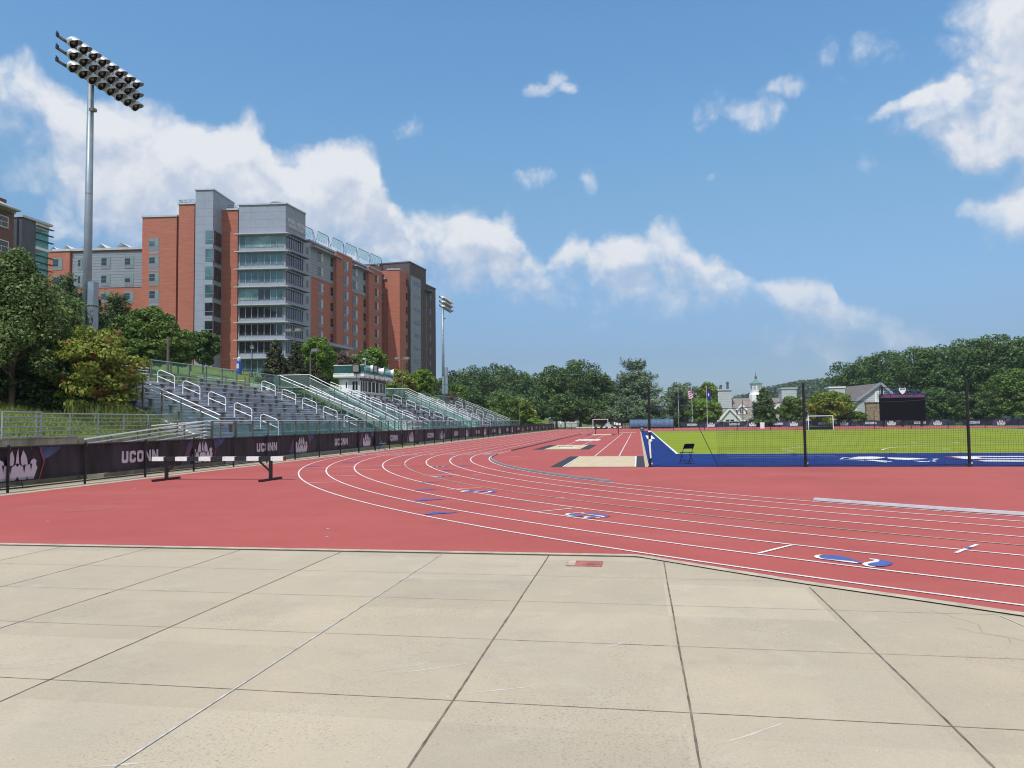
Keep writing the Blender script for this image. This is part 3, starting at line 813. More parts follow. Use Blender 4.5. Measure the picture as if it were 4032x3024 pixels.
for i in range(46):
    x = R.uniform(-7, 3.2); y = R.uniform(2.6, 9.2); a = radians(R.choice([22, 28, 32, 36, 40]) + R.uniform(-6, 6)); l = R.uniform(0.10, 0.75); w = R.uniform(0.003, 0.011); n = 7; prev = None
    for j in range(n + 1):
        t = j / n; k = w * (sin(pi * t) ** .7) * R.uniform(.5, 1.2); cx_, cy_ = x + cos(a) * l * t + sin(a) * .015 * sin(t * 5), y + sin(a) * l * t
        p = ((cx_ + sin(a) * k, cy_ - cos(a) * k, -.0028), (cx_ - sin(a) * k, cy_ + cos(a) * k, -.0028))
        if prev: b.poly([prev[0], p[0], p[1], prev[1]])
        prev = p
tag(b.build('pavement_scuffs', M['scuff']), kind='stuff')

b = MB()
for (px, py, ang, n) in ((3660, 2400, -75, 16), (3760, 2470, -60, 12), (2990, 2270, 10, 8), (620, 2330, 30, 7)):
    p = G(px, py); x, y = p.x, p.y; a = radians(ang)
    for i in range(n):
        a2 = a + R.uniform(-.7, .7); l = R.uniform(.04, .10); nx_, ny_ = x + cos(a2) * l, y + sin(a2) * l; w = .0014
        b.poly([(x - sin(a2) * w, y + cos(a2) * w, -.0024), (x + sin(a2) * w, y - cos(a2) * w, -.0024), (nx_ + sin(a2) * w, ny_ - cos(a2) * w, -.0024), (nx_ - sin(a2) * w, ny_ + cos(a2) * w, -.0024)]); x, y = nx_, ny_
tag(b.build('pavement_cracks', M['sawcut']), kind='structure')

# red drain cover in the plaza
b = MB((-0.68, 9.31, 0)); b.box((-0.9, 9.15, -0.002), (-0.47, 9.48, 0.006))
M['drain'] = mat('worn_red_rubber_cover', (0.40, 0.135, 0.115), 0.9, var=0.2, vscale=6, fine=0.2, speck=((0.45, 0.37, 0.30), 5, 0.70))
o = b.build('access_cover', M['drain']); tag(o, 'worn red rectangular access cover set into the pale pavement near the kerb', 'access cover')
b = MB((-0.68, 9.31, 0))
b.box((-0.895, 9.155, 0.0062), (-0.80, 9.475, 0.0075)); b.build('worn_corner', M['curb'], o)
for i in range(5):
    x = -0.78 + i * 0.06
    for y in (9.22, 9.39): b = MB((-0.68, 9.31, 0)); b.box((x, y, 0.0065), (x + 0.04, y + .008, 0.0075)); b.build('slot', M['joint'], o)

# ------------------------------------------------------------------ lane lines
LC = {}
for k in range(9):
    r = 41.4 - 1.07 * (8 - k); left = [-7.65, -8.6, -9.6, -10.66, -11.64, -12.6, -13.76, -14.84, -15.87][k]
    near = [8.55, 7.85, 6.98, 5.95, 5.08, 4.17, 3.2, 2.21, 1.3][k]
    LC[k] = (left + r, near + r, r)
b = MB(); bgl = MB()
for k in range(9):
    cx, cy, r = LC[k]; pts = arc(cx, cy, r, 180, 292, 90)
    left = cx - r
    if k == 4:
        strip(bgl, [p for p in pts if p[1] < 32], 0.05, 0.012, 0, 0)
        strip(b, [p for p in pts if p[1] >= 31.4], 0.05, 0.0125, 0, 0)
    else:
        strip(b, pts, 0.05, 0.012, 0, 0)
    yt = 188 if k >= 2 else 126
    strip(b, [(left, cy), (left - 0.0, 80), (left, yt)], 0.05, 0.012, 0, 0)
    fr = 33.2 + 1.06 * k
    strip(b, arc(25.2, 126, fr, 175, -20, 80), 0.05, 0.012, 0, 0)
# crossing marks on the straight
for y in (42.0, 43.2, 56, 70, 84, 98, 112, 126): strip(b, [(-15.8, y), (-7.7, y)], 0.05, 0.0135, 0, 0)


def lane_pt(k, a, t=0.0):                 # angle a on line k, t lanes outwards
    cx, cy, r = LC[k]; k2 = min(8, k + 1); c2 = LC[k2]
    A = Vector((cx + r * cos(radians(a)), cy + r * sin(radians(a)))); B_ = Vector((c2[0] + c2[2] * cos(radians(a)), c2[1] + c2[2] * sin(radians(a))))
    return A.lerp(B_, t)


def mark(p, q, w=0.05, z=0.0135, bm=None):
    P, Q = G(*p), G(*q); strip(bm or b, [(P.x, P.y), (Q.x, Q.y)], w, z, 0, 0)


for p, q in [((1191, 1845), (1402, 1837)), ((1402, 1837), (1578, 1834)), ((1203, 1903), (1325, 1899)), ((1300, 1876), (1403, 1873)), ((1396, 1852), (1490, 1850)), ((1662, 1873), (1806, 1870)),
             ((1765, 1929), (1892, 1922)), ((2107, 2018), (2251, 2004)), ((2190, 1964), (2222, 1962)), ((2290, 1956), (2315, 1954)), ((2985, 2182), (3117, 2149)),
             ((1862, 1870), (1900, 1868)), ((1680, 1834), (1762, 1833)), ((1990, 1799), (2055, 1798)), ((1490, 1791), (1980, 1787)), ((1380, 1797), (1900, 1790))]:
    mark(p, q)
mark((3764, 2180), (3803, 2164)); mark((3822, 2157), (3848, 2147))
tag(b.build('lane_lines', M['line']), kind='structure')
tag(bgl.build('green_lane_line', M['greenline']), kind='structure')
b = MB()
mark((3803, 2164), (3822, 2157), 0.06, 0.0135, b)
for tri in ([(1665, 2026), (1708, 2014), (1810, 2017)], [(1623, 1973), (1665, 1964), (1757, 1965)], [(1625, 1930), (1660, 1926), (1735, 1927)], [(1645, 1901), (1675, 1898), (1745, 1897)],
            [(1735, 1853), (1760, 1850), (1805, 1850)], [(1797, 1834), (1820, 1832), (1860, 1833)], [(1190, 1837), (1240, 1835), (1275, 1836)], [(1345, 1821), (1380, 1817), (1430, 1818)]):
    b.poly([tuple(G(*p, 0.014)) for p in tri])
tag(b.build('blue_lane_marks', M['bluepaint']), kind='structure')

# inner kerb rail (aluminium)
cx, cy, r = LC[0]
b = MB()
pts = arc(cx, cy, r - 0.10, 183, 217.5, 40)
for p, q in zip(pts[:-1], pts[1:]):
    b.beam((p[0], p[1], 0.045), (q[0], q[1], 0.045), 0.07, 0.05)
for p in pts[::2]: b.box((p[0] - .03, p[1] - .03, 0.005), (p[0] + .03, p[1] + .03, 0.03))
tag(b.build('kerb_rail', M['galv']), 'long curved grey metal kerb rail along the inside of the bend', 'kerb rail', 'metal kerb rails along the inner lane')
b = MB()
pts = arc(cx, cy, r - 0.12, 228.8, 262, 30)
for p, q in zip(pts[:-1], pts[1:]):
    b.beam((p[0], p[1], 0.05), (q[0], q[1], 0.05), 0.09, 0.05)
for p in pts[::2]: b.box((p[0] - .03, p[1] - .03, 0.005), (p[0] + .03, p[1] + .03, 0.03))
tag(b.build('kerb_rail', M['alu']), 'shiny grey metal kerb rail on the near right of the track', 'kerb rail', 'metal kerb rails along the inner lane')
b = MB(); b.beam((-7.55, 44.5, .04), (-7.45, 100, .04), 0.07, 0.05)
tag(b.build('kerb_rail', M['metaldark']), 'straight dark kerb rail along the inside of the home straight', 'kerb rail', 'metal kerb rails along the inner lane')

# ------------------------------------------------------------------ text helper
_tc = {}


def text_polys(txt, shear=0.0):
    """vertices and faces of a flat text, baseline at y=0, capital height 1"""
    if (txt, shear) in _tc: return _tc[(txt, shear)]
    cu = bpy.data.curves.new('lettering', 'FONT'); cu.body = txt; cu.resolution_u = 3; cu.shear = shear
    ob = bpy.data.objects.new('lettering', cu); COL.objects.link(ob)
    bpy.context.view_layer.update()
    dg = bpy.context.evaluated_depsgraph_get()
    me = bpy.data.meshes.new_from_object(ob.evaluated_get(dg))
    V = [(v.co.x, v.co.y) for v in me.vertices]; Fc = [tuple(p.vertices) for p in me.polygons]
    bpy.data.objects.remove(ob); bpy.data.meshes.remove(me); bpy.data.curves.remove(cu)
    hgt = max(y for x, y in V) if V else 1
    x0 = min(x for x, y in V)
    V = [((x - x0) / hgt, y / hgt) for x, y in V]
    _tc[(txt, shear)] = (V, Fc, max(x for x, y in V)); return _tc[(txt, shear)]


def put_text(mb, txt, origin, right, up, height=None, width=None, m=0, shear=0.0):
    V, Fc, w = text_polys(txt, shear)
    o, r_, u_ = Vector(origin), Vector(right).normalized(), Vector(up).normalized()
    sy = height; sx = (width / w) if width else height
    mb.add([o + r_ * (x * sx) + u_ * (y * sy) for x, y in V], Fc, m)


# lane numbers, blue with a white edge, painted the way runners meet them
bw, bb = MB(), MB()
for n, (p, q) in {'5': ((1830, 1936), (1950, 1939)), '4': ((1692, 1877), (1772, 1878)), '3': ((1700, 1838), (1757, 1838)), '2': ((1778, 1810), (1828, 1809))}.items():
    P, Q = G(*p), G(*q); up = (P - Q).normalized(); rt = Vector((up.y, -up.x, 0)); L = (P - Q).length
    base = Q - rt * (0.27 * L / 0.9)
    put_text(bb, n, base + Vector((0, 0, 0.0145)), rt, up, L * 0.97, L * 0.70)
    put_text(bw, n, base + up * (0.09 * L) - rt * (0.05 * L) + Vector((0, 0, 0.0130)), rt, up, L * 0.97, L * 0.70)
z7 = lambda x, y, z: tuple(G(3140 + x / 2.9105, 2130 + y / 2.9105, z)); z6 = lambda x, y, z: tuple(G(2200 + x / 8.848, 2000 + y / 8.848, z))
for fn, bm, zz, pl in (
    (z7, bb, .0135, [(245, 175), (290, 160), (400, 160), (500, 170), (600, 195), (680, 225), (745, 243), (730, 254), (600, 240), (450, 222), (330, 210), (265, 200)]),
    (z7, bw, .0145, [(185, 175), (215, 160), (280, 155), (245, 172), (265, 195), (330, 207), (500, 220), (640, 235), (695, 247), (685, 254), (560, 240), (400, 218), (280, 205), (210, 192)]),
    (z7, bb, .0135, [(940, 212), (1040, 230), (1090, 243), (1085, 265), (1030, 282), (930, 292), (850, 280), (800, 262), (830, 245), (900, 232)]),
    (z7, bw, .0145, [(820, 200), (900, 205), (945, 218), (925, 238), (850, 248), (805, 262), (815, 280), (900, 292), (850, 296), (770, 282), (738, 262), (770, 245), (860, 228), (890, 215), (830, 210)]),
    (z6, bw, .0145, [(205, 225), (260, 190), (380, 178), (450, 190), (380, 205), (335, 230), (400, 255), (520, 275), (650, 292), (450, 280), (280, 258)]),
    (z6, bb, .0135, [(335, 228), (390, 200), (460, 195), (560, 220), (800, 250), (930, 265), (900, 285), (700, 288), (520, 272), (400, 252)]),
    (z6, bb, .0135, [(880, 170), (1200, 175), (1500, 210), (1700, 250), (1790, 285), (1700, 310), (1620, 318), (1610, 290), (1450, 260), (1200, 225), (1000, 200)]),
    (z6, bw, .0145, [(450, 178), (600, 164), (880, 160), (900, 172), (650, 178), (500, 192)]),
    (z6, bw, .0145, [(740, 185), (1000, 205), (1300, 245), (1500, 268), (1610, 295), (1580, 320), (1460, 315), (1500, 300), (1350, 275), (1100, 235), (850, 205)]),
    (z6, bb, .0135, [(960, 310), (1050, 300), (1150, 300), (1290, 330), (1450, 325), (1500, 340), (1250, 352), (1050, 352)]),
    (z6, bw, .0145, [(825, 322), (900, 295), (1100, 290), (1130, 298), (1000, 305), (955, 320), (1050, 350), (900, 342)]),
    (z6, bw, .0145, [(1285, 320), (1450, 313), (1440, 332), (1300, 336)])):
    bm.poly([fn(x, y, zz) for x, y in pl[::-1]])
tag(bb.build('lane_numbers', M['bluepaint']), kind='structure'); tag(bw.build('lane_number_edges', M['line']), kind='structure')
# row of finish numbers and lettering across the straight
bw = MB()
for k in range(8):
    x = LC[k][0] - LC[k][2]; put_text(bw, str(k + 1), (x - 0.3, 40.6, 0.0145), (-1, 0, 0), (0, -1, 0), 0.9, 0.4)
tag(bw.build('finish_numbers', M['bannerpale']), kind='structure')

# ------------------------------------------------------------------ infield: blue border, green turf, field lines
b = MB(); b.flat([(0.36, 28.55), (58, 28.55), (58, 123.5), (0.36, 123.5)], 0.008)
tag(b.build('blue_turf_border', M['blue']), kind='structure')
b = MB(); b.flat([(1.93, 39.25), (52, 39.25), (52, 120.2), (1.93, 120.2)], 0.012)
tag(b.build('green_turf_field', M['turf']), kind='structure')
b = MB(); b.flat([(0.22, 28.55), (0.36, 28.55), (0.36, 123.5), (0.22, 123.5)], 0.009)
tag(b.build('infield_edge_kerb', M['curb']), kind='structure')
b = MB()
for pts, w in [([(1.93, 39.2), (1.93, 120.2)], 0.13), ([(1.9, 39.25), (52, 39.25)], 0.10), ([(1.9, 120.1), (52, 120.1)], 0.13)]: strip(b, pts, w, 0.017, 0, 0)
for y, w in ((54.0, .07), (62.2, .06), (79, .1), (97, .1)): strip(b, [(2.0, y), (52, y)], w * 0.8, 0.0165, 0, 0)
strip(b, arc(27.2, 38.6, 15.0, 18, 162.5, 60), 0.10, 0.0168, 0, 0)
strip(b, arc(27.2, 38.6, 20.0, 24, 157, 60), 0.05, 0.0166, 0, 0)
for (px, py) in [(3090, 1769), (3108, 1777), (3152, 1761), (3725, 1769), (3600, 1744), (3765, 1744)]:
    P = G(px, py); b.box((P.x - .2, P.y - .12, .0135), (P.x + .2, P.y + .12, .0175))
for y in (37.1, 35.6): strip(b, [(4.0, y), (9, y)], 0.045, 0.0115, 0, 0)
# painted white shapes on the near blue band
P = lambda px, py: tuple(G(px, py, 0.0125))
z9 = lambda x, y: P(3240 + x / 2.793, 1760 + y / 2.793)
for pl in ([(270, 130), (390, 105), (540, 103), (700, 112), (640, 124), (520, 134)], [(700, 112), (1000, 120), (1160, 130), (930, 141), (800, 136), (720, 126)], [(420, 148), (540, 140), (710, 152), (700, 160), (580, 158)],
           [(985, 150), (1100, 156), (1150, 158), (1190, 148), (1165, 162), (1080, 163)], [(180, 135), (215, 117), (400, 108), (300, 114), (232, 121), (205, 135)], [(205, 136), (420, 146), (690, 168), (770, 156), (740, 154), (680, 163), (430, 142)],
           [(1185, 126), (1280, 131), (1215, 145), (1250, 157), (1190, 163), (1205, 160), (1230, 156), (1195, 145), (1245, 132)]):
    b.poly([z9(*p) for p in pl[::-1]])
for pl in ([(1400, 105), (1660, 99), (2300, 98), (2300, 108), (1690, 109), (1750, 123), (2300, 124), (2300, 134), (1560, 131)], [(1700, 147), (1860, 141), (2300, 148), (2300, 161), (1780, 158)]):
    b.poly([z9(*p) for p in pl[::-1]])
for (x, y) in [(2535, 1722)]:
    pass
q = [P(2541, 1715), P(2567, 1715), P(2579, 1728), P(2549, 1728)]; b.poly(q[::-1])
tag(b.build('field_lines', M['line']), kind='structure')
b = MB()
for pl in ([(1335, 104), (1400, 103), (1560, 133), (1520, 131)], [(1400, 103), (1660, 97), (1660, 99.5), (1400, 105.5)], [(1650, 146), (1700, 145), (1790, 161), (1760, 159)], [(1690, 109), (1740, 122), (1765, 121), (1720, 109)]):
    b.poly([P(3240 + x / 2.793, 1760 + y / 2.793) for x, y in pl[::-1]])
tag(b.build('red_field_outline', M['bannerred']), kind='structure')

# sand pits with black mats, and their runways
def rect(x0, y0, x1, y1, z, b, m=0): b.flat([(x0, y0), (x1, y0), (x1, y1), (x0, y1)], z, m)
b = MB(); rect(-3.36, 28.5, 0.2, 37.1, 0.010, b); rect(-6.5, 46.1, -3.02, 54.8, 0.010, b); rect(-6.4, 91, -2.9, 98.5, 0.010, b)
tag(b.build('pit_mats', M['matblack']), kind='structure')
b = MB(); rect(-2.82, 28.6, -0.18, 37.0, 0.014, b); rect(-5.85, 46.3, -3.6, 54.7, 0.014, b); rect(-5.8, 91.2, -3.4, 98.3, 0.014, b)
tag(b.build('sand_pits', M['sand']), kind='structure')
b = MB(); rect(-2.7, 104.5, -0.4, 107.5, 0.05, b); b2 = b
tag(b.build('far_sand_pit', M['sand']), kind='structure')
b = MB()
strip(b, [(-2.87, 28.6), (-2.87, 37.1)], .06, .016, 0, 0); strip(b, [(-.15, 28.6), (-.15, 37.1)], .06, .016, 0, 0)
for x in (-2.16, -0.97): strip(b, [(x, 37.15), (x, 104)], 0.05, 0.0125, 0, 0)
for x in (-5.2, -4.03): strip(b, [(x, 54.9), (x, 91)], 0.05, 0.0125, 0, 0)
rect(-5.6, 66.3, -3.5, 71.5, 0.0125, b)
tag(b.build('runway_lines', M['line']), kind='structure')
b = MB()
b.beam((-5.1, 49.0, .045), (-4.0, 49.1, .045), .08, .05); o = b.build('sand_rake', M['whitetrim']); tag(o, 'long pale rake handle lying on the middle sand pit', 'rake')
b = MB(); b.beam((-5.4, 50.8, .04), (-4.4, 50.6, .04), .07, .04); tag(b.build('board', M['wood']), 'grey board lying beyond the rake on the middle sand pit', 'board')
# faint patch outlines on the rubber
b = MB()
for pts in ([(1992, 1800), (2056, 1798)], [(255, 2018), (420, 2008)], [(420, 2008), (460, 1998)], [(255, 2018), (270, 2012)]): mark(pts[0], pts[1], 0.03, 0.0085, b)
tag(b.build('track_scratches', M['drain']), kind='structure')
b = MB()
for i in range(60):
    x, y = R.uniform(-15, 8), R.uniform(10.5, 40); a = R.uniform(0, 6); s = R.uniform(.02, .06)
    if y < 60: b.poly([(x, y, .009), (x + cos(a) * s, y + sin(a) * s, .009), (x + cos(a + 1.9) * s * .6, y + sin(a + 1.9) * s * .6, .015)])
tag(b.build('fallen_leaves', M['scuff']), kind='stuff')
# ------------------------------------------------------------------ near fence with banners
FX = -16.74


def chainlink(b, o, u, v, lu, lv, pitch=0.06, r=0.0022, m=0):
    """diamond wire mesh on the rectangle o + u*[0,lu] + v*[0,lv]"""
    o, u, v = Vector(o), Vector(u).normalized(), Vector(v)
    vz = v.normalized()
    n = int((lu + lv) / pitch) + 1
    for i in range(n):
        c = i * pitch
        for sgn in (1, -1):
            if sgn == 1: s0, s1 = c - lv, c; t0, t1 = 0.0, lv
            else: s0, s1 = c, c - lv; t0, t1 = 0.0, lv
            # clip to [0,lu]
            A, B_ = (s0, t0), (s1, t1)
            def clip(A, B_):
                (a, ta), (c_, tb) = A, B_
                for lim, low in ((0, True), (lu, False)):
                    ina = a >= lim if low else a <= lim; inb = c_ >= lim if low else c_ <= lim
                    if not ina and not inb: return None
                    if ina and inb: continue
                    k = (lim - a) / (c_ - a); tm = ta + (tb - ta) * k
                    if not ina: a, ta = lim, tm
                    else: c_, tb = lim, tm
                return (a, ta), (c_, tb)
            q = clip(A, B_)
            if not q: continue
            (a, ta), (c_, tb) = q
            b.tube(o + u * a + vz * ta, o + u * c_ + vz * tb, r, r, 3, m, cap=False)


GATES = [(44.0, 45.5), (66.0, 67.2), (98.0, 99.5)]
t = empty('chain_link_fence', (FX, 80, 0), 'long low black chain-link fence between the track and the grandstands', 'fence')


def part(mb, name, mt, parent, smooth=False):
    """build with mesh coordinates relative to the parent's location"""
    mb2 = mb; off = parent.location.copy()
    p = parent
    while p.parent is not None: p = p.parent; off = off + p.location
    mb2.v = [(x - off.x, y - off.y, z - off.z) for x, y, z in mb2.v]
    o = mb2.build(name, mt, parent, smooth); o.location = (0, 0, 0); return o


ypost = 12.0
while ypost < 150.5:
    big = any(abs(ypost - g) < 1.4 for gg in GATES for g in gg)
    b = MB(); b.tube((FX, ypost, -.05), (FX, ypost, 1.27), 0.036 if not big else 0.05, n=8); b.lathe((FX, ypost, 1.27), [(.04, 0), (.03, .02), (0, .03)], 8)
    part(b, 'post', M['black'], t); ypost += 2.85
b = MB(); b.tube((FX, 12, 1.215), (FX, 150.4, 1.215), 0.026, n=6); part(b, 'top_rail', M['black'], t)
b = MB(); b.tube((FX, 12, 0.10), (FX, 150.4, 0.10), 0.022, n=6); part(b, 'bottom_rail', M['black'], t)
b = MB(); chainlink(b, (FX - .012, 12, .04), (0, 1, 0), (0, 0, 1), 40, .34, 0.062, .003); chainlink(b, (FX - .012, 52, .04), (0, 1, 0), (0, 0, 1), 98, .34, 0.12, .004)
part(b, 'chain_link', M['black'], t)

# block letters, each a list of convex outlines in a unit-high cell
LET = {
    'U': (0.74, [[(0, 1), (0, .14), (.24, .28), (.24, 1)], [(0, .14), (.14, 0), (.60, 0), (.74, .14), (.50, .28), (.24, .28)], [(.5, 1), (.5, .28), (.74, .14), (.74, 1)]]),
    'C': (0.72, [[(0, .86), (0, .14), (.24, .26), (.24, .74)], [(0, .14), (.14, 0), (.58, 0), (.72, .14), (.48, .26), (.24, .26)], [(0, .86), (.24, .74), (.48, .74), (.72, .86), (.58, 1), (.14, 1)],
                 [(.48, .26), (.72, .14), (.72, .4), (.48, .4)], [(.48, .74), (.48, .62), (.72, .62), (.72, .86)]]),
    'O': (0.76, [[(0, .86), (0, .14), (.24, .26), (.24, .74)], [(0, .14), (.14, 0), (.62, 0), (.76, .14), (.52, .26), (.24, .26)], [(0, .86), (.24, .74), (.52, .74), (.76, .86), (.62, 1), (.14, 1)], [(.52, .26), (.76, .14), (.76, .86), (.52, .74)]]),
    'N': (0.76, [[(0, 0), (.22, 0), (.22, .62), (.22, 1), (0, 1)], [(.54, 0), (.76, 0), (.76, 1), (.54, 1)], [(.22, 1), (.22, .62), (.54, 0), (.54, .38)]]),
}


def uconn(mb, o, right, up, w, h, m=0):
    o, r_, u_ = Vector(o), Vector(right).normalized(), Vector(up).normalized()
    tot = sum(LET[c][0] for c in 'UCONN') + 4 * .14; sx = w / tot; x = 0
    for c in 'UCONN':
        cw, polys = LET[c]
        for pl in polys: mb.poly([o + r_ * ((x + a) * sx) + u_ * (b_ * h) for a, b_ in pl], m)
        x += cw + .14


# pale crest: a jagged shield under three spikes (a plain stand-in for the mascot print)
CREST = [[(-.98, .36), (-.80, .02), (.80, .02), (.98, .36), (.62, .50), (.30, .40), (0, .54), (-.30, .40), (-.62, .50)],
         [(-.98, .36), (-.62, .50), (-.66, .60), (-.80, .66), (-.94, .58), (-.90, .48)], [(.98, .36), (.90, .48), (.94, .58), (.80, .66), (.66, .60), (.62, .50)],
         [(-.50, .48), (-.30, .40), (-.17, .52), (-.15, .70), (-.26, .93), (-.38, .80), (-.46, .66)], [(.50, .48), (.46, .66), (.38, .80), (.26, .93), (.15, .70), (.17, .52), (.30, .40)],
         [(-.09, .50), (0, .42), (.09, .50), (.05, .78), (.02, 1.0), (-.05, .78)]]


def crest(mb, o, right, up, w, h, m=0):
    o, r_, u_ = Vector(o), Vector(right).normalized(), Vector(up).normalized()
    for pl in CREST: mb.poly([o + r_ * (a * w / 2) + u_ * (b_ * h) for a, b_ in pl], m)


def banner(name, o, right, L, z0, z1, label, group, xe, xt, wt_, mir=False, twave=0.0, pale='bannerpale', cloth='banner'):
    """cloth with crest at xe, wedges beside it and the word at xt; o is its left bottom corner, right the direction of reading"""
    o, r_ = Vector(o), Vector(right).normalized(); up = Vector((0, 0, 1)); n = Vector((r_.y, -r_.x, 0))
    h = z1 - z0
    root = MB(o); k = max(2, int(L / 0.25)); vs_, fs_ = [], []
    ph = R.uniform(0, 6)
    for i in range(k + 1):
        s = L * i / k
        for j in range(4):
            tz = j / 3; d = 0.014 * sin(s * 2.3 + ph + tz) + 0.010 * sin(s * 7.1 + ph * 2 + tz * 2)
            sag = -twave * abs(sin(pi * s / 2.4)) * (1 if j == 3 else 0)
            vs_.append(o + r_ * s + up * (h * tz + sag) + n * (d - .02))
    for i in range(k):
        for j in range(3): fs_.append((i * 4 + j, (i + 1) * 4 + j, (i + 1) * 4 + j + 1, i * 4 + j + 1))
    root.add(vs_, fs_)
    ob = root.build(name, M[cloth])
    tag(ob, label, 'banner', group)
    e1 = n * 0.004

    def sub(nm, mt, fn):
        mb = MB(o); fn(mb); c = mb.build(nm, M[mt], ob); return c
    if xe is not None:
        ew = 0.86 * h * 1.9
        lo, hi = -0.0, 1.0
        for wpl in ([(xe - ew * .92, 0), (xe - ew * .57, 0), (xe - ew * .60, .5), (xe - ew * .46, .72), (xe - ew * .44, 1), (xe - ew * .52, 1), (xe - ew * .72, .5)], [(xe + ew * .50, 1), (xe + ew * .54, .8), (xe + ew * .60, .58), (xe + ew * .92, .80), (xe + ew * 1.05, 1)]):
            pl2 = [(min(max(a, 0.02), L - .02), b_) for a, b_ in wpl]
            sub('blue_wedge', 'bannerblue', lambda mb: mb.poly([o + r_ * a + up * (b_ * h) + e1 for a, b_ in pl2]))
        def red(mb):
            for pl in ([(-.92, 0), (-.72, .5), (-.52, 1)], [(-.57, 0), (-.60, .5), (-.46, .72), (-.44, 1)], [(.50, 1), (.54, .8), (.62, .55), (.50, 0)]):
                for (a, b_), (c_, d_) in zip(pl[:-1], pl[1:]):
                    A = o + r_ * min(max(xe + ew * a, .02), L - .02) + up * (b_ * h) + e1 * 1.5; B_ = o + r_ * min(max(xe + ew * c_, .02), L - .02) + up * (d_ * h) + e1 * 1.5
                    mb.poly([A - r_ * .018, A + r_ * .018, B_ + r_ * .018, B_ - r_ * .018])
        sub('red_edge', 'bannerred', red)
        GAPS = ([(-.40, .50), (-.33, .20), (-.25, .46)], [(.40, .50), (.33, .20), (.25, .46)], [(-.72, .50), (-.66, .26), (-.60, .50)], [(.72, .50), (.66, .26), (.60, .50)], [(-.10, .02), (0, .13), (.10, .02)], [(-.52, .02), (-.46, .13), (-.43, .02)], [(.52, .02), (.46, .13), (.43, .02)])
        sub('crest', pale, lambda mb: crest(mb, o + r_ * xe + up * (0.02 * h) + e1 * 2, r_, up, ew * .93, h * .96)); [sub('crest_gap', cloth, lambda mb, pl=pl: mb.poly([o + r_ * (xe + a * ew * .465) + up * ((.02 + b_ * .96) * h) + e1 * 2.6 for a, b_ in pl])) for pl in GAPS]
    if xt is not None:
        sub('lettering', pale, lambda mb: uconn(mb, o + r_ * xt + up * (h * .28) + e1 * 2, r_, up, wt_, h * .42))
    def gr(mb):
        s = 0.2
        while s < L:
            for z in (h - .035, .035):
                p = o + r_ * s + up * z + e1 * 2; mb.add([p + r_ * .012, p + up * .012, p - r_ * .012, p - up * .012], [(0, 1, 2, 3)])
            s += 0.72
    sub('grommets', 'grommet', gr)
    return ob


EM = [18.05, 26.9, 35.6, 44.8, 54.3, 63.2, 72.5, 81.5, 90.5, 99.9, 109.0, 118.6, 128.8, 138.3, 146.7]
LBL = ['navy banner at the very left of the fence, its crest cut by the edge', 'navy banner with its pale crest right behind the long striped hurdle', 'navy banner on the near fence between the striped hurdle and the first dark fence gate',
       'navy banner directly behind the blue folding chair at the fence', 'navy banner on the near fence just right of the blue folding chair']
NTH = ['sixth', 'seventh', 'eighth', 'ninth', 'tenth', 'eleventh', 'twelfth', 'thirteenth', 'fourteenth', 'fifteenth']
for i, e in enumerate(EM):
    a = e - 2.3 if i else 14.0
    c = (EM[i + 1] - 2.35) if i + 1 < len(EM) else 150.2
    lab = LBL[i] if i < 5 else '%s navy banner from the left along the fence beside the home straight' % NTH[i - 5]
    banner('banner', (FX - .05, a, .27), (0, 1, 0), c - a, .27, 1.2, lab, 'banners tied along the home straight fence', e - a, (e + 4.2 - a) if e + 6.1 < c + .3 else None, 1.9)

# far bend fence with banners, following the outside of the bend
FCX, FCY, FR = 25.0, 126.0, 44.0


def far_pt(px):
    d = ray(px, 1668); k = d.x / d.y
    a_, b_, c_ = k * k + 1, -2 * (k * FCX + FCY), FCX ** 2 + FCY ** 2 - FR ** 2
    y = (-b_ + sqrt(b_ * b_ - 4 * a_ * c_)) / (2 * a_); return Vector((k * y, y, 0))


def far_arc(px): p = far_pt(px); return atan2(p.y - FCY, p.x - FCX)


t = empty('chain_link_fence', (25, 170, 0), 'black fence curving round the far bend behind the green field', 'fence')
a0, a1 = far_arc(2150), far_arc(4060); npost = 44
arcpts = [Vector((FCX + FR * cos(a0 + (a1 - a0) * i / npost), FCY + FR * sin(a0 + (a1 - a0) * i / npost), 0)) for i in range(npost + 1)]
for p in arcpts:
    b = MB(); b.tube(p + Vector((0, 0, -.05)), p + Vector((0, 0, 1.3)), 0.04, n=6); part(b, 'post', M['black'], t)
b = MB(); b.path([p + Vector((0, 0, 1.25)) for p in arcpts], .03, 5); part(b, 'top_rail', M['black'], t)
b = MB()
for p, q in zip(arcpts[:-1], arcpts[1:]): chainlink(b, p + Vector((0, 0, .05)), q - p, (0, 0, 1), (q - p).length, 1.2, .16, .004)
part(b, 'chain_link', M['black'], t)
FE = [2797, 2962, 3125, 3325, 3513, 3697, 3950]; FTX = [(2702, 2742), (2871, 2910), (3043, 3083), (3223, 3264), (3410, 3454), (3605, 3650), (3822, 3866)]
FL = ['farthest left blue-black banner behind the field, beside the blue team shelter', 'second banner on the far fence, below the white gable of the shingled house', 'far banner just left of the white hockey goal, crest beside the net pole',
      'far banner reaching behind the white hockey goal on the green field', 'far banner under the left half of the black scoreboard', 'far banner right of the scoreboard with a dark gap in its crest', 'rightmost far banner under the big dark trees']
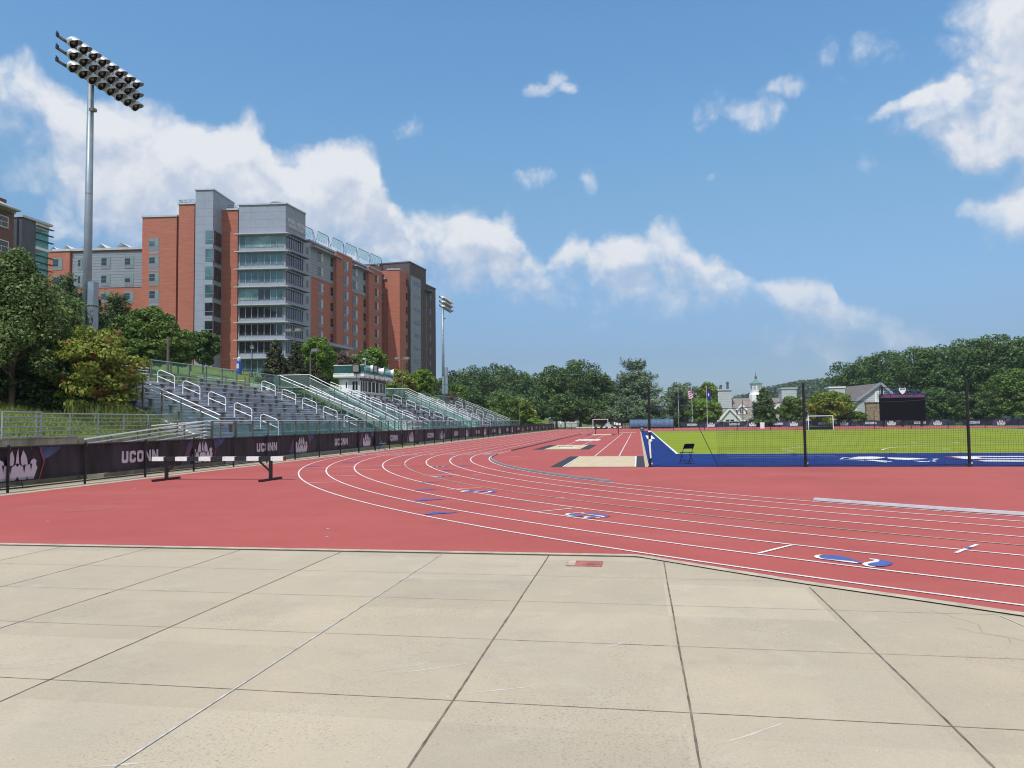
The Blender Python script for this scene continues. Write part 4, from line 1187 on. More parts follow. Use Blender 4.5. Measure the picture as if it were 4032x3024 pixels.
for i in range(7):
    x0 = FTX[i][0] - 24; x1 = FE[i] + 70 if i < 6 else 4045
    x1 = min(x1, FTX[i + 1][0] - 26) if i < 6 else x1
    A, B_ = far_pt(x0), far_pt(x1); r_ = (B_ - A); L = r_.length; r_.normalize()
    bow = 0.0
    def at_px(px):
        d = ray(px, 1668); k = Vector((d.x, d.y)).normalized(); n2 = Vector((-k.y, k.x)); tt = -A.to_2d().dot(n2) / r_.to_2d().dot(n2); return tt
    off = Vector((r_.y, -r_.x, 0)) * 0.5
    banner('banner', A + off + Vector((0, 0, .12)), r_, L, .12, 1.24, FL[i], 'banners tied along the far bend fence', at_px(FE[i]), at_px(FTX[i][0]), at_px(FTX[i][1]) - at_px(FTX[i][0]), twave=.10, pale='bannerwhite', cloth='bannerfar')

# ------------------------------------------------------------------ steeplechase barriers


def barrier(loc, w, h, label, rz=0):
    t = empty('steeple_barrier', loc, label, 'hurdle', 'striped steeplechase barriers', rz)
    n = 11; s = w / n
    b = MB(); b.box((-w / 2, -.0635, h - .127), (w / 2, .0635, h)); t2 = b.build('beam', M['blackwood'], t)
    b = MB()
    for i in range(0, n, 2):
        x = -w / 2 + i * s; b.box((x - (.002 if i == 0 else 0), -.066, h - .1295), (x + s, .066, h + .0025))
    b.build('white_stripes', M['whitewood'], t2)
    b = MB(); b.box((w / 2 + .003, -.062, h - .125), (w / 2 + .045, .062, h - .003)); b.build('beam_end', M['redrust'], t2)
    for sx in (-1, 1):
        x = sx * (w / 2 - .42) + (.06 if sx < 0 else -.02)
        b = MB(); b.box((x - .045, -.04, .07), (x + .045, .04, h - .13)); b.build('upright', M['black'], t)
        b = MB(); b.box((x - .05, -.68, 0.0), (x + .05, .68, .07)); b.build('foot', M['black'], t)
        b = MB(); b.beam((x - sx * .02, 0, h - .46), (x - sx * .40, 0, h - .13), .05, .05); b.build('brace', M['black'], t)
    return t


Lf, Rf = G(637, 1890), G(1080, 1894)
hz = CAM_H
barrier((-13.18, 21.95, 0.004), 4.5, 0.745, 'long black and white striped hurdle standing near the fence at the left')
barrier((-4.2, 101, 0.004), 3.96, 0.93, 'small distant striped hurdle standing by the far sand pit in front of a white goal')

# ------------------------------------------------------------------ folding chairs


def chair(loc, rz, mt, label, seatm=None):
    t = empty('folding_chair', loc, label, 'chair', None, rz)
    g = M[mt]
    for sx in (-.21, .21):
        b = MB(); b.tube((sx, .20, 0.0), (sx, -.02, .45), .0125, n=6); b.tube((sx, -.02, .45), (sx, -.22, .80), .0125, n=6); b.build('back_leg', g, t)
        b = MB(); b.tube((sx * .9, -.24, 0.0), (sx * .9, .17, .44), .0125, n=6); b.build('front_leg', g, t)
    b = MB(); b.tube((-.19, -.15, .1), (.19, -.15, .1), .01, n=6); b.tube((-.21, .13, .14), (.21, .13, .14), .01, n=6); b.build('crossbar', g, t)
    b = MB()
    ring = [(-.20, -.18), (-.16, -.22), (.16, -.22), (.20, -.18), (.19, .20), (.15, .24), (-.15, .24), (-.19, .20)]
    b.prism(ring, .43, .465); b.build('seat', seatm or g, t)
    b = MB(); k = 8; vs_, fs_ = [], []
    for i in range(k + 1):
        x = -.225 + .45 * i / k; bow = -.035 * (1 - (2 * i / k - 1) ** 2)
        for z, y in ((.60, -.105), (.80, -.215)):
            e = .03 if i in (0, k) and z > .7 else 0
            vs_ += [(x, y + bow - .012, z - e), (x, y + bow + .012, z - e)]
    for i in range(k):
        a = i * 4; c = a + 4
        fs_ += [(a, c, c + 2, a + 2), (a + 1, a + 3, c + 3, c + 1), (a + 2, c + 2, c + 3, a + 3), (a, a + 1, c + 1, c)]
    b.add(vs_, fs_); b.build('backrest', g, t)
    b = MB(); b.box((-.018, -.20, .685), (.018, -.178, .735)); b.build('handle_slot', M['galv'], t)
    return t


c1 = G(2705, 1827)
M['chairblack'] = mat('black_chair_enamel', (0.018, 0.018, 0.022), 0.4, var=0.15)
M['chairblue'] = mat('slate_blue_chair_enamel', (0.10, 0.155, 0.235), 0.4, var=0.12)
M['seatgrey'] = mat('grey_blue_seat_pad', (0.085, 0.12, 0.15), 0.5, var=0.2)
chair((c1.x, c1.y, .008), radians(28), 'chairblack', 'black folding chair standing alone on the blue turf in front of the net', M['seatgrey'])
c2 = PXX(1508, 1776, -16.25)
chair((-16.33, c2.y + .1, .004), radians(-62), 'chairblue', 'slate blue folding chair standing against the banner fence on the left')
c3 = PXX(190, 1905, -17.5)
chair((-17.75, 18.9, 0.0), radians(15), 'chairblack', 'dark folding chair half hidden behind the leftmost fence banner')

# ------------------------------------------------------------------ catch net on three poles
NY = 28.55
poles = [0.40, 5.92, 11.37, 16.8]
NL = ['leftmost tall black net pole at the corner of the blue turf', 'middle tall black net pole in front of the green field', 'rightmost tall black net pole in front of the dark trees', 'black net pole just outside the right edge']
for x, lab in zip(poles, NL):
    t = empty('net_pole', (x, NY, 0.004), lab, 'pole', 'black poles holding the field net')
    b = MB(); b.tube((0, 0, 0), (0, 0, 3.02), .052, .045, 10); b.lathe((0, 0, 3.02), [(.045, 0), (.03, .02), (0, .025)], 10); b.build('shaft', M['black'], t)
    b = MB(); b.lathe((0, 0, 0), [(.08, 0), (.08, .03), (.055, .05)], 10); b.build('base_sleeve', M['black'], t)
    b = MB(); b.box((.045, -.03, .10), (.085, .02, .16)); b.build('cleat', M['alu'], t)
    if x < 1:
        b = MB(); b.tube((0, 0, 1.3), (0, 0, 1.36), .056, n=10); b.build('tape_band', M['whitetrim'], t)
        b = MB(); b.add([(-.05, -.06, 1.02), (.06, -.065, 1.05), (.10, -.05, .98), (.02, -.07, .92), (-.02, -.06, .92)], [(0, 3, 1), (1, 3, 2), (0, 4, 3)]); b.add([(-.05, -.055, .95), (.03, -.06, .95), (.05, -.06, .35), (.0, -.06, .32)], [(0, 3, 2, 1)])
        b.build('plastic_tie', M['whitetrim'], t)
t = empty('field_net', (8, NY, 0), 'dark see-through mesh net hanging between tall black poles before the field', 'net')
b = MB(); bt = MB(); bb = MB()
SP = 0.078


def top_z(x):
    for a, c in zip(poles[:-1], poles[1:]):
        if a <= x <= c:
            k = (x - a) / (c - a); return 2.56 - (0.42 if a > 1 else 0.52) * 4 * k * (1 - k) * (0.62 if a > 1 else .8)
    return 2.5


def net_y(x, z): return NY + .05 * sin(x * 1.7 + z) + .03 * sin(z * 4 + x * .6)


x = 2.85; cols = []
while x < 16.8: cols.append(x); x += SP
rows = [0.03 + SP * i for i in range(40)]
for xi, x in enumerate(cols):
    zt = top_z(x) if x > 5.9 else min(top_z(x), 1.55 + (x - 2.85) * 0.0)
    zt = min(zt, 1.5)
    pts = [(x + .02 * sin(z * 2 + x), net_y(x, z), z) for z in np.linspace(0.03, zt, 5)]
    b.path(pts, .0032, 3)
for z in rows:
    if z > 1.5: continue
    pts = [(x, net_y(x, z), z + .03 * sin(x * 1.1)) for x in cols[::6]]
    b.path(pts, .0032, 3)
part(b, 'netting', M['black'], t)
pts = [(x, NY, top_z(x)) for x in np.linspace(2.0, 16.7, 60)]
bt.path(pts, .012, 4); bt.path([(2.0, NY + .1, top_z(2.0)), (1.55, NY + .2, 2.75), (.45, NY, 2.9)], .008, 4)
part(bt, 'top_rope', M['black'], t)
pts = [(x, NY - .15 * sin(x * .9) ** 2, 0.03 + .05 * abs(sin(x * .7))) for x in np.linspace(2.0, 16.7, 60)]
bb.path(pts, .012, 4); bb.path([(.45, NY, .1), (.8, NY, .03), (2.0, NY + .1, .03)], .01, 4); part(bb, 'bottom_rope', M['black'], t)
b = MB(); e = [PY(2620, 1545, NY + 8.0), PY(2652, 1675, NY + 4), PY(2668, 1790, NY + 1.2), (2.9, NY, .05)]
b.path([(1.75, NY + .3, 2.35), (2.15, NY + .1, 1.6), (2.5, NY + .05, .8), (2.85, NY, .05)], .012, 4); part(b, 'edge_rope', M['black'], t)

# thin black corner poles far along the field
for px, y0, lab in [(2653, 1630, 'thin black pole by the right end of the blue team shelter'), (2774, 1664, 'thin black pole before the blue flag banner on the far side'), (2903, 1620, 'thin black pole in front of the white gable of the shingled house'), (3035, 1640, 'thin black pole in front of the round dark tree'),
                    (3444, 1614, 'thin dark pole in front of the rubble stone wall'), (3590, 1660, 'thin black pole under the scoreboard'), (3733, 1664, 'thin black pole right of the scoreboard'), (3880, 1610, 'thin black pole before the rightmost pale green tree')]:
    d = ray(px, 1690); k = 124.5 / d.y; X = d.x * k
    zt = PY(px, y0, 124.5).z
    b = MB((X, 124.5, 0)); b.tube((X, 124.5, 0), (X, 124.5, max(1.1, zt)), .045, n=6); b.lathe((X, 124.5, 0), [(.10, 0), (.10, .03), (.05, .05)], 8)
    tag(b.build('field_pole', M['black']), lab, 'pole', 'thin black poles along the far side of the field')

# ------------------------------------------------------------------ goals


def goal(c, w, h, d, rz, label, back=True):
    t = empty('field_goal', c, label, 'goal', 'white framed field goals', rz)
    for sx in (-1, 1):
        b = MB(); b.box((sx * w / 2 - .05, -.05, 0), (sx * w / 2 + .05, .05, h)); b.build('post', M['white'], t)
        b = MB(); b.tube((sx * w / 2, d, 0), (sx * w / 2, d, h * .93), .025, n=6); b.tube((sx * w / 2, .05, h - .04), (sx * w / 2, d, h * .93), .022, n=6); b.build('rear_stanchion', M['galv'], t)
    b = MB(); b.box((-w / 2 - .05, -.05, h), (w / 2 + .05, .05, h + .1)); b.build('crossbar', M['white'], t)
    b = MB(); b.box((-w / 2 + .06, d - .03, 0.01), (w / 2 - .06, d, .46)); b.build('backboard', M['black'], t)
    b = MB()
    for sx in (-1, 1): b.box((sx * w / 2 - .02, .06, .01), (sx * w / 2 + .02, d - .04, .46))
    b.build('sideboards', M['black'], t)
    b = MB(); n = int(w / .15)
    for i in range(n + 1): b.tube((-w / 2 + w * i / n, d, .46), (-w / 2 + w * i / n, d * .9, h * .93), .003, n=3, cap=False)
    for i in range(12): b.tube((-w / 2, d - .01 * i, .5 + i * .13), (w / 2, d - .01 * i, .5 + i * .13), .003, n=3, cap=False)
    b.build('goal_net', M['galvdark'], t)
    return t


ga, gb = G(3184, 1690), G(3279, 1690); gy = 121.2
xa = PY(3184, 1690, gy).x; xb = PY(3281, 1690, gy).x
goal(((xa + xb) / 2, gy, .012), xb - xa, 2.05, 1.3, 0, 'white hockey goal with black boards on the far edge of the green field')
xa, xb = PY(2335, 1690, 158).x, PY(2394, 1690, 158).x
goal(((xa + xb) / 2, 158, 0), xb - xa, 2.0, 1.4, 0, 'white goal frame standing under the dark trees beyond the runways')

# ------------------------------------------------------------------ things at the far end of the straight
Y = 160
p0, p1 = PY(2480, 1685, Y), PY(2653, 1685, Y); w = p1.x - p0.x; zt = PY(2565, 1651, Y).z; g0 = 0
t = empty('team_shelter', ((p0.x + p1.x) / 2, Y, 0), 'long blue translucent team shelter with curved front at the far end of the field', 'shelter')
n = 10; b = MB(); prof = [(-.9, .55), (-.95, .9), (-.85, 1.3), (-.6, 1.6), (-.2, 1.78), (.5, 1.9)]
prof = [(a, z * zt / 1.9) for a, z in prof]
vs_, fs_ = [], []
for i in range(n * 4 + 1):
    x = -w / 2 + w * i / (n * 4)
    for a, z in prof: vs_.append((x, a, z))
k = len(prof)
for i in range(n * 4):
    for j in range(k - 1): fs_.append((i * k + j, (i + 1) * k + j, (i + 1) * k + j + 1, i * k + j + 1))
b.add(vs_, fs_); b.build('curved_shell', M['shedblue'], t, True)
b = MB(); b.box((-w / 2, .5, 0), (w / 2, .55, zt)); b.build('back_panel', M['binblue'], t)
for i in range(n + 1):
    x = -w / 2 + w * i / n; b = MB(); b.path([(x, a - .02, z + .01) for a, z in prof], .035, 5); b.tube((x, -.9, 0), (x, -.9, .6), .035, n=5); b.build('rib', M['metaldark'], t)
b = MB(); b.box((-w / 2, -.1, .40), (w / 2, .35, .46)); b.build('bench', M['alu'], t)
# rubbish bin
p = PY(2528, 1693, 117); p.z = .008
t = empty('wheeled_bin', (p.x, p.y, .008), 'slate blue rubbish bin at the end of the long-jump runways', 'bin')
b = MB(); b.lathe((0, 0, 0), [(.24, 0), (.26, .05), (.30, .85)], 12); b.build('body', M['binblue'], t)
b = MB(); b.lathe((0, 0, .85), [(.35, 0), (.35, .1), (.22, .26), (0, .28)], 12); b.build('lid', M['binblue'], t)
b = MB(); b.box((-.07, -.30, .42), (.07, -.285, .58)); b.build('sticker', M['whitetrim'], t)
# notice board
p0, p1 = PY(2415, 1686, 157), PY(2446, 1686, 157); zt = PY(2430, 1656, 157).z
t = empty('notice_board', ((p0.x + p1.x) / 2, 157, 0), 'black notice board with white papers beside the distant white goal', 'notice board'); w = p1.x - p0.x
b = MB(); b.box((-w / 2, -.03, .35), (w / 2, .03, zt)); b.build('board', M['black'], t)
for x, wd, zz, hh in ((-w * .42, w * .2, .95, .55), (-w * .16, w * .3, 1.05, .5), (w * .2, w * .26, 1.08, .4)):
    b = MB(); b.box((x, -.04, zt - zz + .1), (x + wd, -.031, zt - zz + .1 + hh)); b.build('paper', M['whitetrim'], t)
for sx in (-1, 1):
    b = MB(); b.box((sx * w * .45 - .04, .031, 0), (sx * w * .45 + .04, .09, zt)); b.build('leg', M['black'], t)
# stack of hurdles / pallets
p0, p1 = PY(2455, 1686, 158), PY(2478, 1686, 158); w = p1.x - p0.x
t = empty('pallet_stack', ((p0.x + p1.x) / 2, 158, 0), 'stack of grey wooden pallets left of the blue team shelter', 'pallets')
for i in range(9):
    b = MB(); z = i * .13
    for yy in (-.5, -.2, .1, .4): b.box((-w / 2, yy, z + .09), (w / 2, yy + .16, z + .118))
    for xx in (-w / 2, -.05, w / 2 - .1): b.box((xx, -.5, z), (xx + .1, .56, z + .088))
    b.build('pallet', M['wood'], t)
# pale crash mat
p0, p1 = PY(2268, 1688, 160), PY(2330, 1688, 160); w = p1.x - p0.x
t = empty('landing_mat', ((p0.x + p1.x) / 2, 160, 0), 'low pale landing mat lying under the trees at the far end of the track', 'landing mat')
b = MB(); b.prism([(-w / 2, -.9), (w / 2, -.9), (w / 2, .9), (-w / 2, .9)], .0, .30); b.build('base', M['oldconc'], t)
b = MB(); b.prism([(-w / 2 + .1, -.95), (w / 2 + .05, -.95), (w / 2 - .1, .9), (-w / 2, .9)], .301, .46); b.build('cover', M['whitetrim'], t)
# white bin cluster near the far bend
for i, px in enumerate((2998, 3006)):
    p = PY(px, 1690, 140); t = empty('water_cooler', (p.x, 140, .004), ['left', 'right'][i] + ' one of two white drink coolers on the far bend', 'cooler', 'white drink coolers')
    b = MB(); b.lathe((0, 0, 0), [(.2, 0), (.22, .8), (.24, .82), (.24, 1.0), (.1, 1.04), (0, 1.04)], 10); b.build('body', M['white'], t)
    b = MB(); b.lathe((0, 0, 1.04), [(.25, 0), (.25, .06), (0, .1)], 10); b.build('lid', M['whitetrim'], t)

# person walking at the far end
p = PY(2208, 1688, 172); p.z = 0
t = None
me = bpy.data.meshes.new('person')
J = [(0, 0, .92), (0, 0, 1.15), (0, .02, 1.42), (0, .03, 1.52), (0, .05, 1.66), (.10, 0, .88), (.22, .02, .50), (.36, .02, .08), (.42, -.04, .03), (-.08, 0, .88), (-.14, .02, .48), (-.34, .02, .10), (-.26, -.04, .04),
     (.17, .02, 1.40), (.10, .02, 1.12), (.26, -.04, .98), (.33, -.06, .95), (-.17, .02, 1.40), (-.20, .02, 1.12), (-.06, -.06, .97), (.02, -.08, .95)]
E_ = [(0, 1), (1, 2), (2, 3), (3, 4), (0, 5), (5, 6), (6, 7), (7, 8), (0, 9), (9, 10), (10, 11), (11, 12), (2, 13), (13, 14), (14, 15), (15, 16), (2, 17), (17, 18), (18, 19), (19, 20)]
RD = [.15, .15, .16, .06, .11, .11, .075, .05, .045, .11, .075, .05, .045, .07, .05, .04, .035, .07, .05, .04, .035]
me.from_pydata(J, E_, [])
po = link('person', me); po.location = p
sk = po.modifiers.new('body', 'SKIN')
for v, r_ in zip(me.skin_vertices[0].data, RD): v.radius = (r_, r_ * .8)
me.skin_vertices[0].data[0].use_root = True
ss = po.modifiers.new('smooth', 'SUBSURF'); ss.levels = 1; ss.render_levels = 1
bpy.context.view_layer.update()
ev = bpy.data.meshes.new_from_object(po.evaluated_get(bpy.context.evaluated_depsgraph_get()))
po.modifiers.clear(); po.data = ev
for k in ('skin', 'shirt', 'khaki'): ev.materials.append(M[k])
for f in ev.polygons:
    z = f.center.z; f.material_index = 2 if z < .95 and abs(f.center.x) < .5 and not (z > .9 and abs(f.center.x) > .2) else (1 if z < 1.5 and z > 1.0 else 0); f.use_smooth = True
tag(po, 'person in white shirt and khaki trousers walking past the end of the banner fence', 'person')
b = MB(); b.lathe((0, .05, 1.66), [(.118, .0), (.115, .07), (.07, .125), (0, .135)], 12); b.build('cap', M['whitetrim'], po)

# ------------------------------------------------------------------ flags


def flagpole(px, ytop, Yd, label, kind):
    p = PY(px, 1690, Yd); z = PY(px, ytop, Yd).z
    t = empty('flagpole', (p.x, Yd, 0), label, 'flagpole', 'flagpoles behind the far fence')
    b = MB(); b.tube((0, 0, 0), (0, 0, z), .07, .045, 8); b.lathe((0, 0, z), [(.02, 0), (.08, .06), (.06, .14), (0, .17)], 8); b.build('pole', M['alu'], t)
    b = MB(); b.lathe((0, 0, 0), [(.2, 0), (.2, .1), (.1, .2)], 8); b.build('base', M['galv'], t)
    n, k = 10, 8; H_, W_ = (2.4, 1.5) if kind != 'usa' else (1.9, 2.0)
    V = []
    for i in range(n + 1):
        for j in range(k + 1):
            u = i / n; v = j / k
            droop = 0.75
            x = W_ * u * (.52 if kind != 'usa' else .6) ; dz = -u * W_ * (.9 if kind != 'usa' else .38); y = .12 * sin(u * 9 + v * 2)
            if kind == 'side': x = -x * .25
            if kind == 'usa': x = -x * .8 + .5 * v * .5; 
            V.append((x + .06, y, z - .12 - v * H_ + dz * (.6)))
    Fq = [(i * (k + 1) + j, (i + 1) * (k + 1) + j, (i + 1) * (k + 1) + j + 1, i * (k + 1) + j + 1) for i in range(n) for j in range(k)]
    me = bpy.data.meshes.new('flag'); me.from_pydata(V, [], Fq)
    mats_ = [M['flagblue'], M['flagred'], M['flagwhite']]
    for m_ in mats_: me.materials.append(m_)
    for q, f in enumerate(me.polygons):
        i, j = q // k, q % k
        if kind == 'usa': f.material_index = 0 if (i < 4 and j < 4) else (1 if j % 2 == 0 else 2)
        else: f.material_index = 2 if (3 <= j <= 4 and 3 <= i <= 5) else 0
    link('flag', me, t); return t


flagpole(2786, 1524, 168, 'tallest white flagpole with a dark blue flag hanging straight down', 'navy')
flagpole(2727, 1528, 172, 'flagpole flying a red and white striped flag', 'usa')
flagpole(2673, 1530, 176, 'flagpole with a small dark blue flag, half hidden by a dark spruce', 'side')
# ------------------------------------------------------------------ grandstands
RX = -18.2
NROW, RUN, RISE = 10, 0.745, 0.305
X0, Z0 = -18.95, 1.40


def row(k): return X0 - RUN * k, Z0 + RISE * k


def deck_z(x): return Z0 + (X0 - x) * RISE / RUN


def mesh_panel(b, o, u, v, lu, lv, pitch=.085, r=.0028): chainlink(b, o, u, v, lu, lv, pitch, r)


_b = MB(); _b.box((-.48, -.10, .345), (-.24, .10, .384)); _b.box((-.45, -.055, 0), (-.27, .055, .346))
_o = _b.build('seat_bracket', M['bracket']); BRACKET = _o.data; bpy.data.objects.remove(_o)


def stand(y0, y1, aisles, label, dark=None):
    t = empty('grandstand', (RX, y0, 0), label, 'grandstand', 'aluminium grandstands along the home straight')
    b = MB(); bs = MB()
    for k in range(NROW):
        x, z = row(k)
        b.box((x - RUN - .02, y0, z - .04), (x + .03, y1, z))
        b.box((x + .03, y0, z - .075), (x + .045, y1, z + .003))
        zb = z - RISE if k else .92
        bs.box((x + .0, y0 + .01, zb), (x - .018, y1 - .01, z - .041))
    b.box((RX - .05, y0, .86), (X0 + .02, y1, .90))
    part(b, 'walkway_planks', M['alutread'], t); part(bs, 'riser_panels', M['riser'], t)
    b = MB(); b.box((RX, y0, 0.0), (RX - .06, y1, .86)); part(b, 'front_apron', M['alutread'], t)
    b = MB()
    for yy in (y0 + .02, y1 - .06):
        P = [(X0 + .5, yy, 0.9), (X0 + .2, yy, 0.45), (row(9)[0] - RUN, yy, row(9)[1] - .55), (row(9)[0] - RUN, yy, row(9)[1] - .05), (X0, yy, Z0 - .05)]
        b.add(P + [(p[0], p[1] + .04, p[2]) for p in P], [(0, 1, 2, 3, 4), (9, 8, 7, 6, 5)] + [(i, i + 5, (i + 1) % 5 + 5, (i + 1) % 5) for i in range(5)])
    n = int((y1 - y0) / 4)
    for i in range(n + 1):
        yy = y0 + .2 + (y1 - y0 - .4) * i / n
        for xx in (-20.5, -23, -25.8): b.tube((xx, yy, H(xx, yy) - .1), (xx, yy, deck_z(xx) - .1), .04, n=5)
    part(b, 'side_stringers', M['galv'], t)
    segs = []; c = y0 + .15
    for a in aisles: segs.append((c, a - .62)); c = a + .62
    segs.append((c, y1 - .15))
    for k in range(NROW):
        x, z = row(k); b = MB(); brs = []
        for s0, s1 in segs:
            if s1 - s0 < .5: continue
            b.box((x - .50, s0, z + .385), (x - .22, s1, z + .425))
            m_ = max(1, int((s1 - s0 - .5) / 1.83)); off = .35 + (.45 if k % 2 else 0)
            for i in range(m_ + 1):
                yy = s0 + off + i * 1.83
                if yy > s1 - .15: break
                brs.append((x, yy, z))
        sm = M['seat'] if not (dark and k in dark) else M['darkseat']
        so_ = part(b, 'bench_row', sm, t)
        for bx, by, bz in brs:
            bo = link('seat_bracket', BRACKET, so_); bo.location = (bx - RX, by - y0, bz)
    for a in aisles:
        b = MB()
        for k in range(NROW):
            x, z = row(k); b.box((x - .0, a - .58, z - RISE / 2 - .03), (x + .32, a + .58, z - RISE / 2)); b.box((x + .30, a - .58, z - RISE / 2 - .04), (x + .33, a + .58, z - RISE / 2 + .003)); 
            b.box((x + .02, a - .58, z + .001), (x + .046, a + .58, z + .007))
        part(b, 'aisle_steps', M['alu'], t)
        for i in range(5):
            xu = -25.45 + 1.49 * i; xl = xu + 1.0; zu, zl = deck_z(xu), deck_z(xl)
            zt = zu + .66; zq = zl + .76
            pts = [(xu, a, zu - .1), (xu, a, zt - .10), (xu + .05, a, zt - .02), (xu + .16, a, zt + .02), (xl - .12, a, zq + .05), (xl - .03, a, zq - .02), (xl, a, zq - .12), (xl, a, zl - .05)]
            b = MB(); b.path(pts, .021, 7); b.tube((xu, a, zu + .36), (xl, a, zl + .36), .018, n=6); part(b, 'aisle_handrail', M['white'], t)
    return t


def side_rail(t, y, infill='wire', lower=False, z_off=0.0):
    xa, za, xb, zb = -26.2, 5.37, -18.5, 2.20
    b = MB(); b.tube((xa, y, za), (xb, y, zb), .023, n=6); b.tube((xa, y, za - .22), (xb, y, zb - .22), .021, n=6)
    if lower: b.tube((xa, y - .03, za - 1.32), (xb - .6, y - .03, zb - 1.12), .04, n=6)
    part(b, 'handrail', M['white'], t)
    n = 8
    for i in range(n + 1):
        x = xa + (xb - xa) * i / n; z = za + (zb - za) * i / n
        b = MB(); b.box((x - .03, y - .03, z - 1.38), (x + .03, y + .03, z - .0)); part(b, 'rail_post', M['galvdark'], t)
    b = MB()
    if infill == 'wire':
        u = Vector((xb - xa, 0, zb - za)); L = (xb - xa)
        for i in range(int((L + 1) / .075)):
            for sg in (1, -1):
                c = i * .075; A = (c - 1, 0) if sg == 1 else (c, 0); B_ = (c, 1) if sg == 1 else (c - 1, 1)
                pts = []
                if A[0] < 0 and B_[0] < 0 or A[0] > L and B_[0] > L: continue
                def cl(P, Q):
                    if P[0] < 0: k = -P[0] / (Q[0] - P[0]); return (0, P[1] + (Q[1] - P[1]) * k)
                    if P[0] > L: k = (L - P[0]) / (Q[0] - P[0]); return (L, P[1] + (Q[1] - P[1]) * k)
                    return P
                A2, B2 = cl(A, B_), cl(B_, A)
                f = lambda P: (xa + P[0], y, za + (zb - za) * P[0] / L - 1.25 + P[1] * 1.0)
                b.tube(f(A2), f(B2), .003, n=3, cap=False)
        part(b, 'wire_infill', M['greenwire'], t)
    else:
        b.add([(xa, y, za - .3), (xb, y, zb - .3), (xb, y, zb - 1.3), (xa, y, za - 1.3)], [(0, 1, 2, 3)]); part(b, 'glass_infill', M['railglass'], t)


def back_fence(t, ya, yb, glass=False, x=-26.22, z0=4.22, z1=5.36):
    n = max(1, round((yb - ya) / 1.9))
    for i in range(n + 1):
        y = ya + (yb - ya) * i / n; b = MB(); b.box((x - .03, y - .03, z0 - .3), (x + .03, y + .03, z1)); part(b, 'fence_post', M['galvdark'], t)
    b = MB(); b.tube((x, ya, z1), (x, yb, z1), .028, n=6); b.tube((x, ya, z0 + .1), (x, yb, z0 + .1), .022, n=6); part(b, 'fence_rail', M['galv'], t)
    b = MB()
    if glass: b.add([(x, ya, z0 + .1), (x, yb, z0 + .1), (x, yb, z1), (x, ya, z1)], [(0, 1, 2, 3)]); part(b, 'glass_infill', M['railglass'], t)
    else: chainlink(b, (x, ya, z0 + .1), (0, 1, 0), (0, 0, 1), yb - ya, z1 - z0 - .1, .075, .003); part(b, 'wire_infill', M['greenwire'], t)


def bars(t, p, q, z0, z1, n=6, name='rail_bars', mt='white', r=.02, slope=0.0):
    b = MB()
    for i in range(n):
        z = z0 + (z1 - z0) * i / (n - 1); b.tube((p[0], p[1], z), (q[0], q[1], z + slope), r, n=5)
    part(b, name, M[mt], t)


s1 = stand(31.0, 51.9, (36.5, 47.8), 'nearest grandstand of silver benches, at the left behind the striped hurdle')
side_rail(s1, 31.0, 'wire', True); side_rail(s1, 51.95)
back_fence(s1, 31, 34.3); back_fence(s1, 37.0, 45.9); back_fence(s1, 47.5, 51.95, True)
bars(s1, (-26.3, 34.3), (-26.3, 37.0), 4.1, 4.9); bars(s1, (-26.9, 42.5), (-26.5, 47.5), 4.0, 4.75)
b = MB()
for y in (34.3, 37.0, 42.5, 45.0, 47.4): b.box((-26.5, y - .03, 3.7), (-26.44, y + .03, 5.0))
part(b, 'fence_post', M['galvdark'], s1)
# short glass screens and bench for wheelchair places on the front walkway
for (a, c) in ((38.0, 46.2),):
    b = MB(); b.tube((-18.95, a, 2.25), (-18.95, c, 2.25), .025, n=6); part(b, 'screen_rail', M['galv'], s1)
    n = 6
    for i in range(n + 1):
        y = a + (c - a) * i / n; b = MB(); b.box((-18.98, y - .03, .9), (-18.92, y + .03, 2.25)); part(b, 'screen_post', M['galvdark'], s1)
    b = MB(); b.add([(-18.95, a, 1.0), (-18.95, c, 1.0), (-18.95, c, 2.0), (-18.95, a, 2.0)], [(0, 1, 2, 3)]); part(b, 'glass_infill', M['railglass'], s1)

s2 = stand(61.2, 82.1, (65.0, 75.6), 'middle grandstand of silver benches below the white press box', dark=(1, 3, 5, 7, 9))
side_rail(s2, 61.2, 'glass'); side_rail(s2, 82.15, 'glass')
back_fence(s2, 78.2, 82.1, True)
s3 = stand(87.4, 107.6, (93.2, 103.2), 'farthest grandstand of silver benches, in front of the second light mast')
side_rail(s3, 87.4, 'glass'); side_rail(s3, 107.65, 'glass')
back_fence(s3, 88, 93.3, True); back_fence(s3, 94.8, 103, True); back_fence(s3, 105.0, 107.6, True)
bars(s3, (-26.3, 93.3), (-26.3, 94.8), 4.1, 4.9); bars(s3, (-26.3, 103), (-26.3, 105.0), 4.1, 4.9)


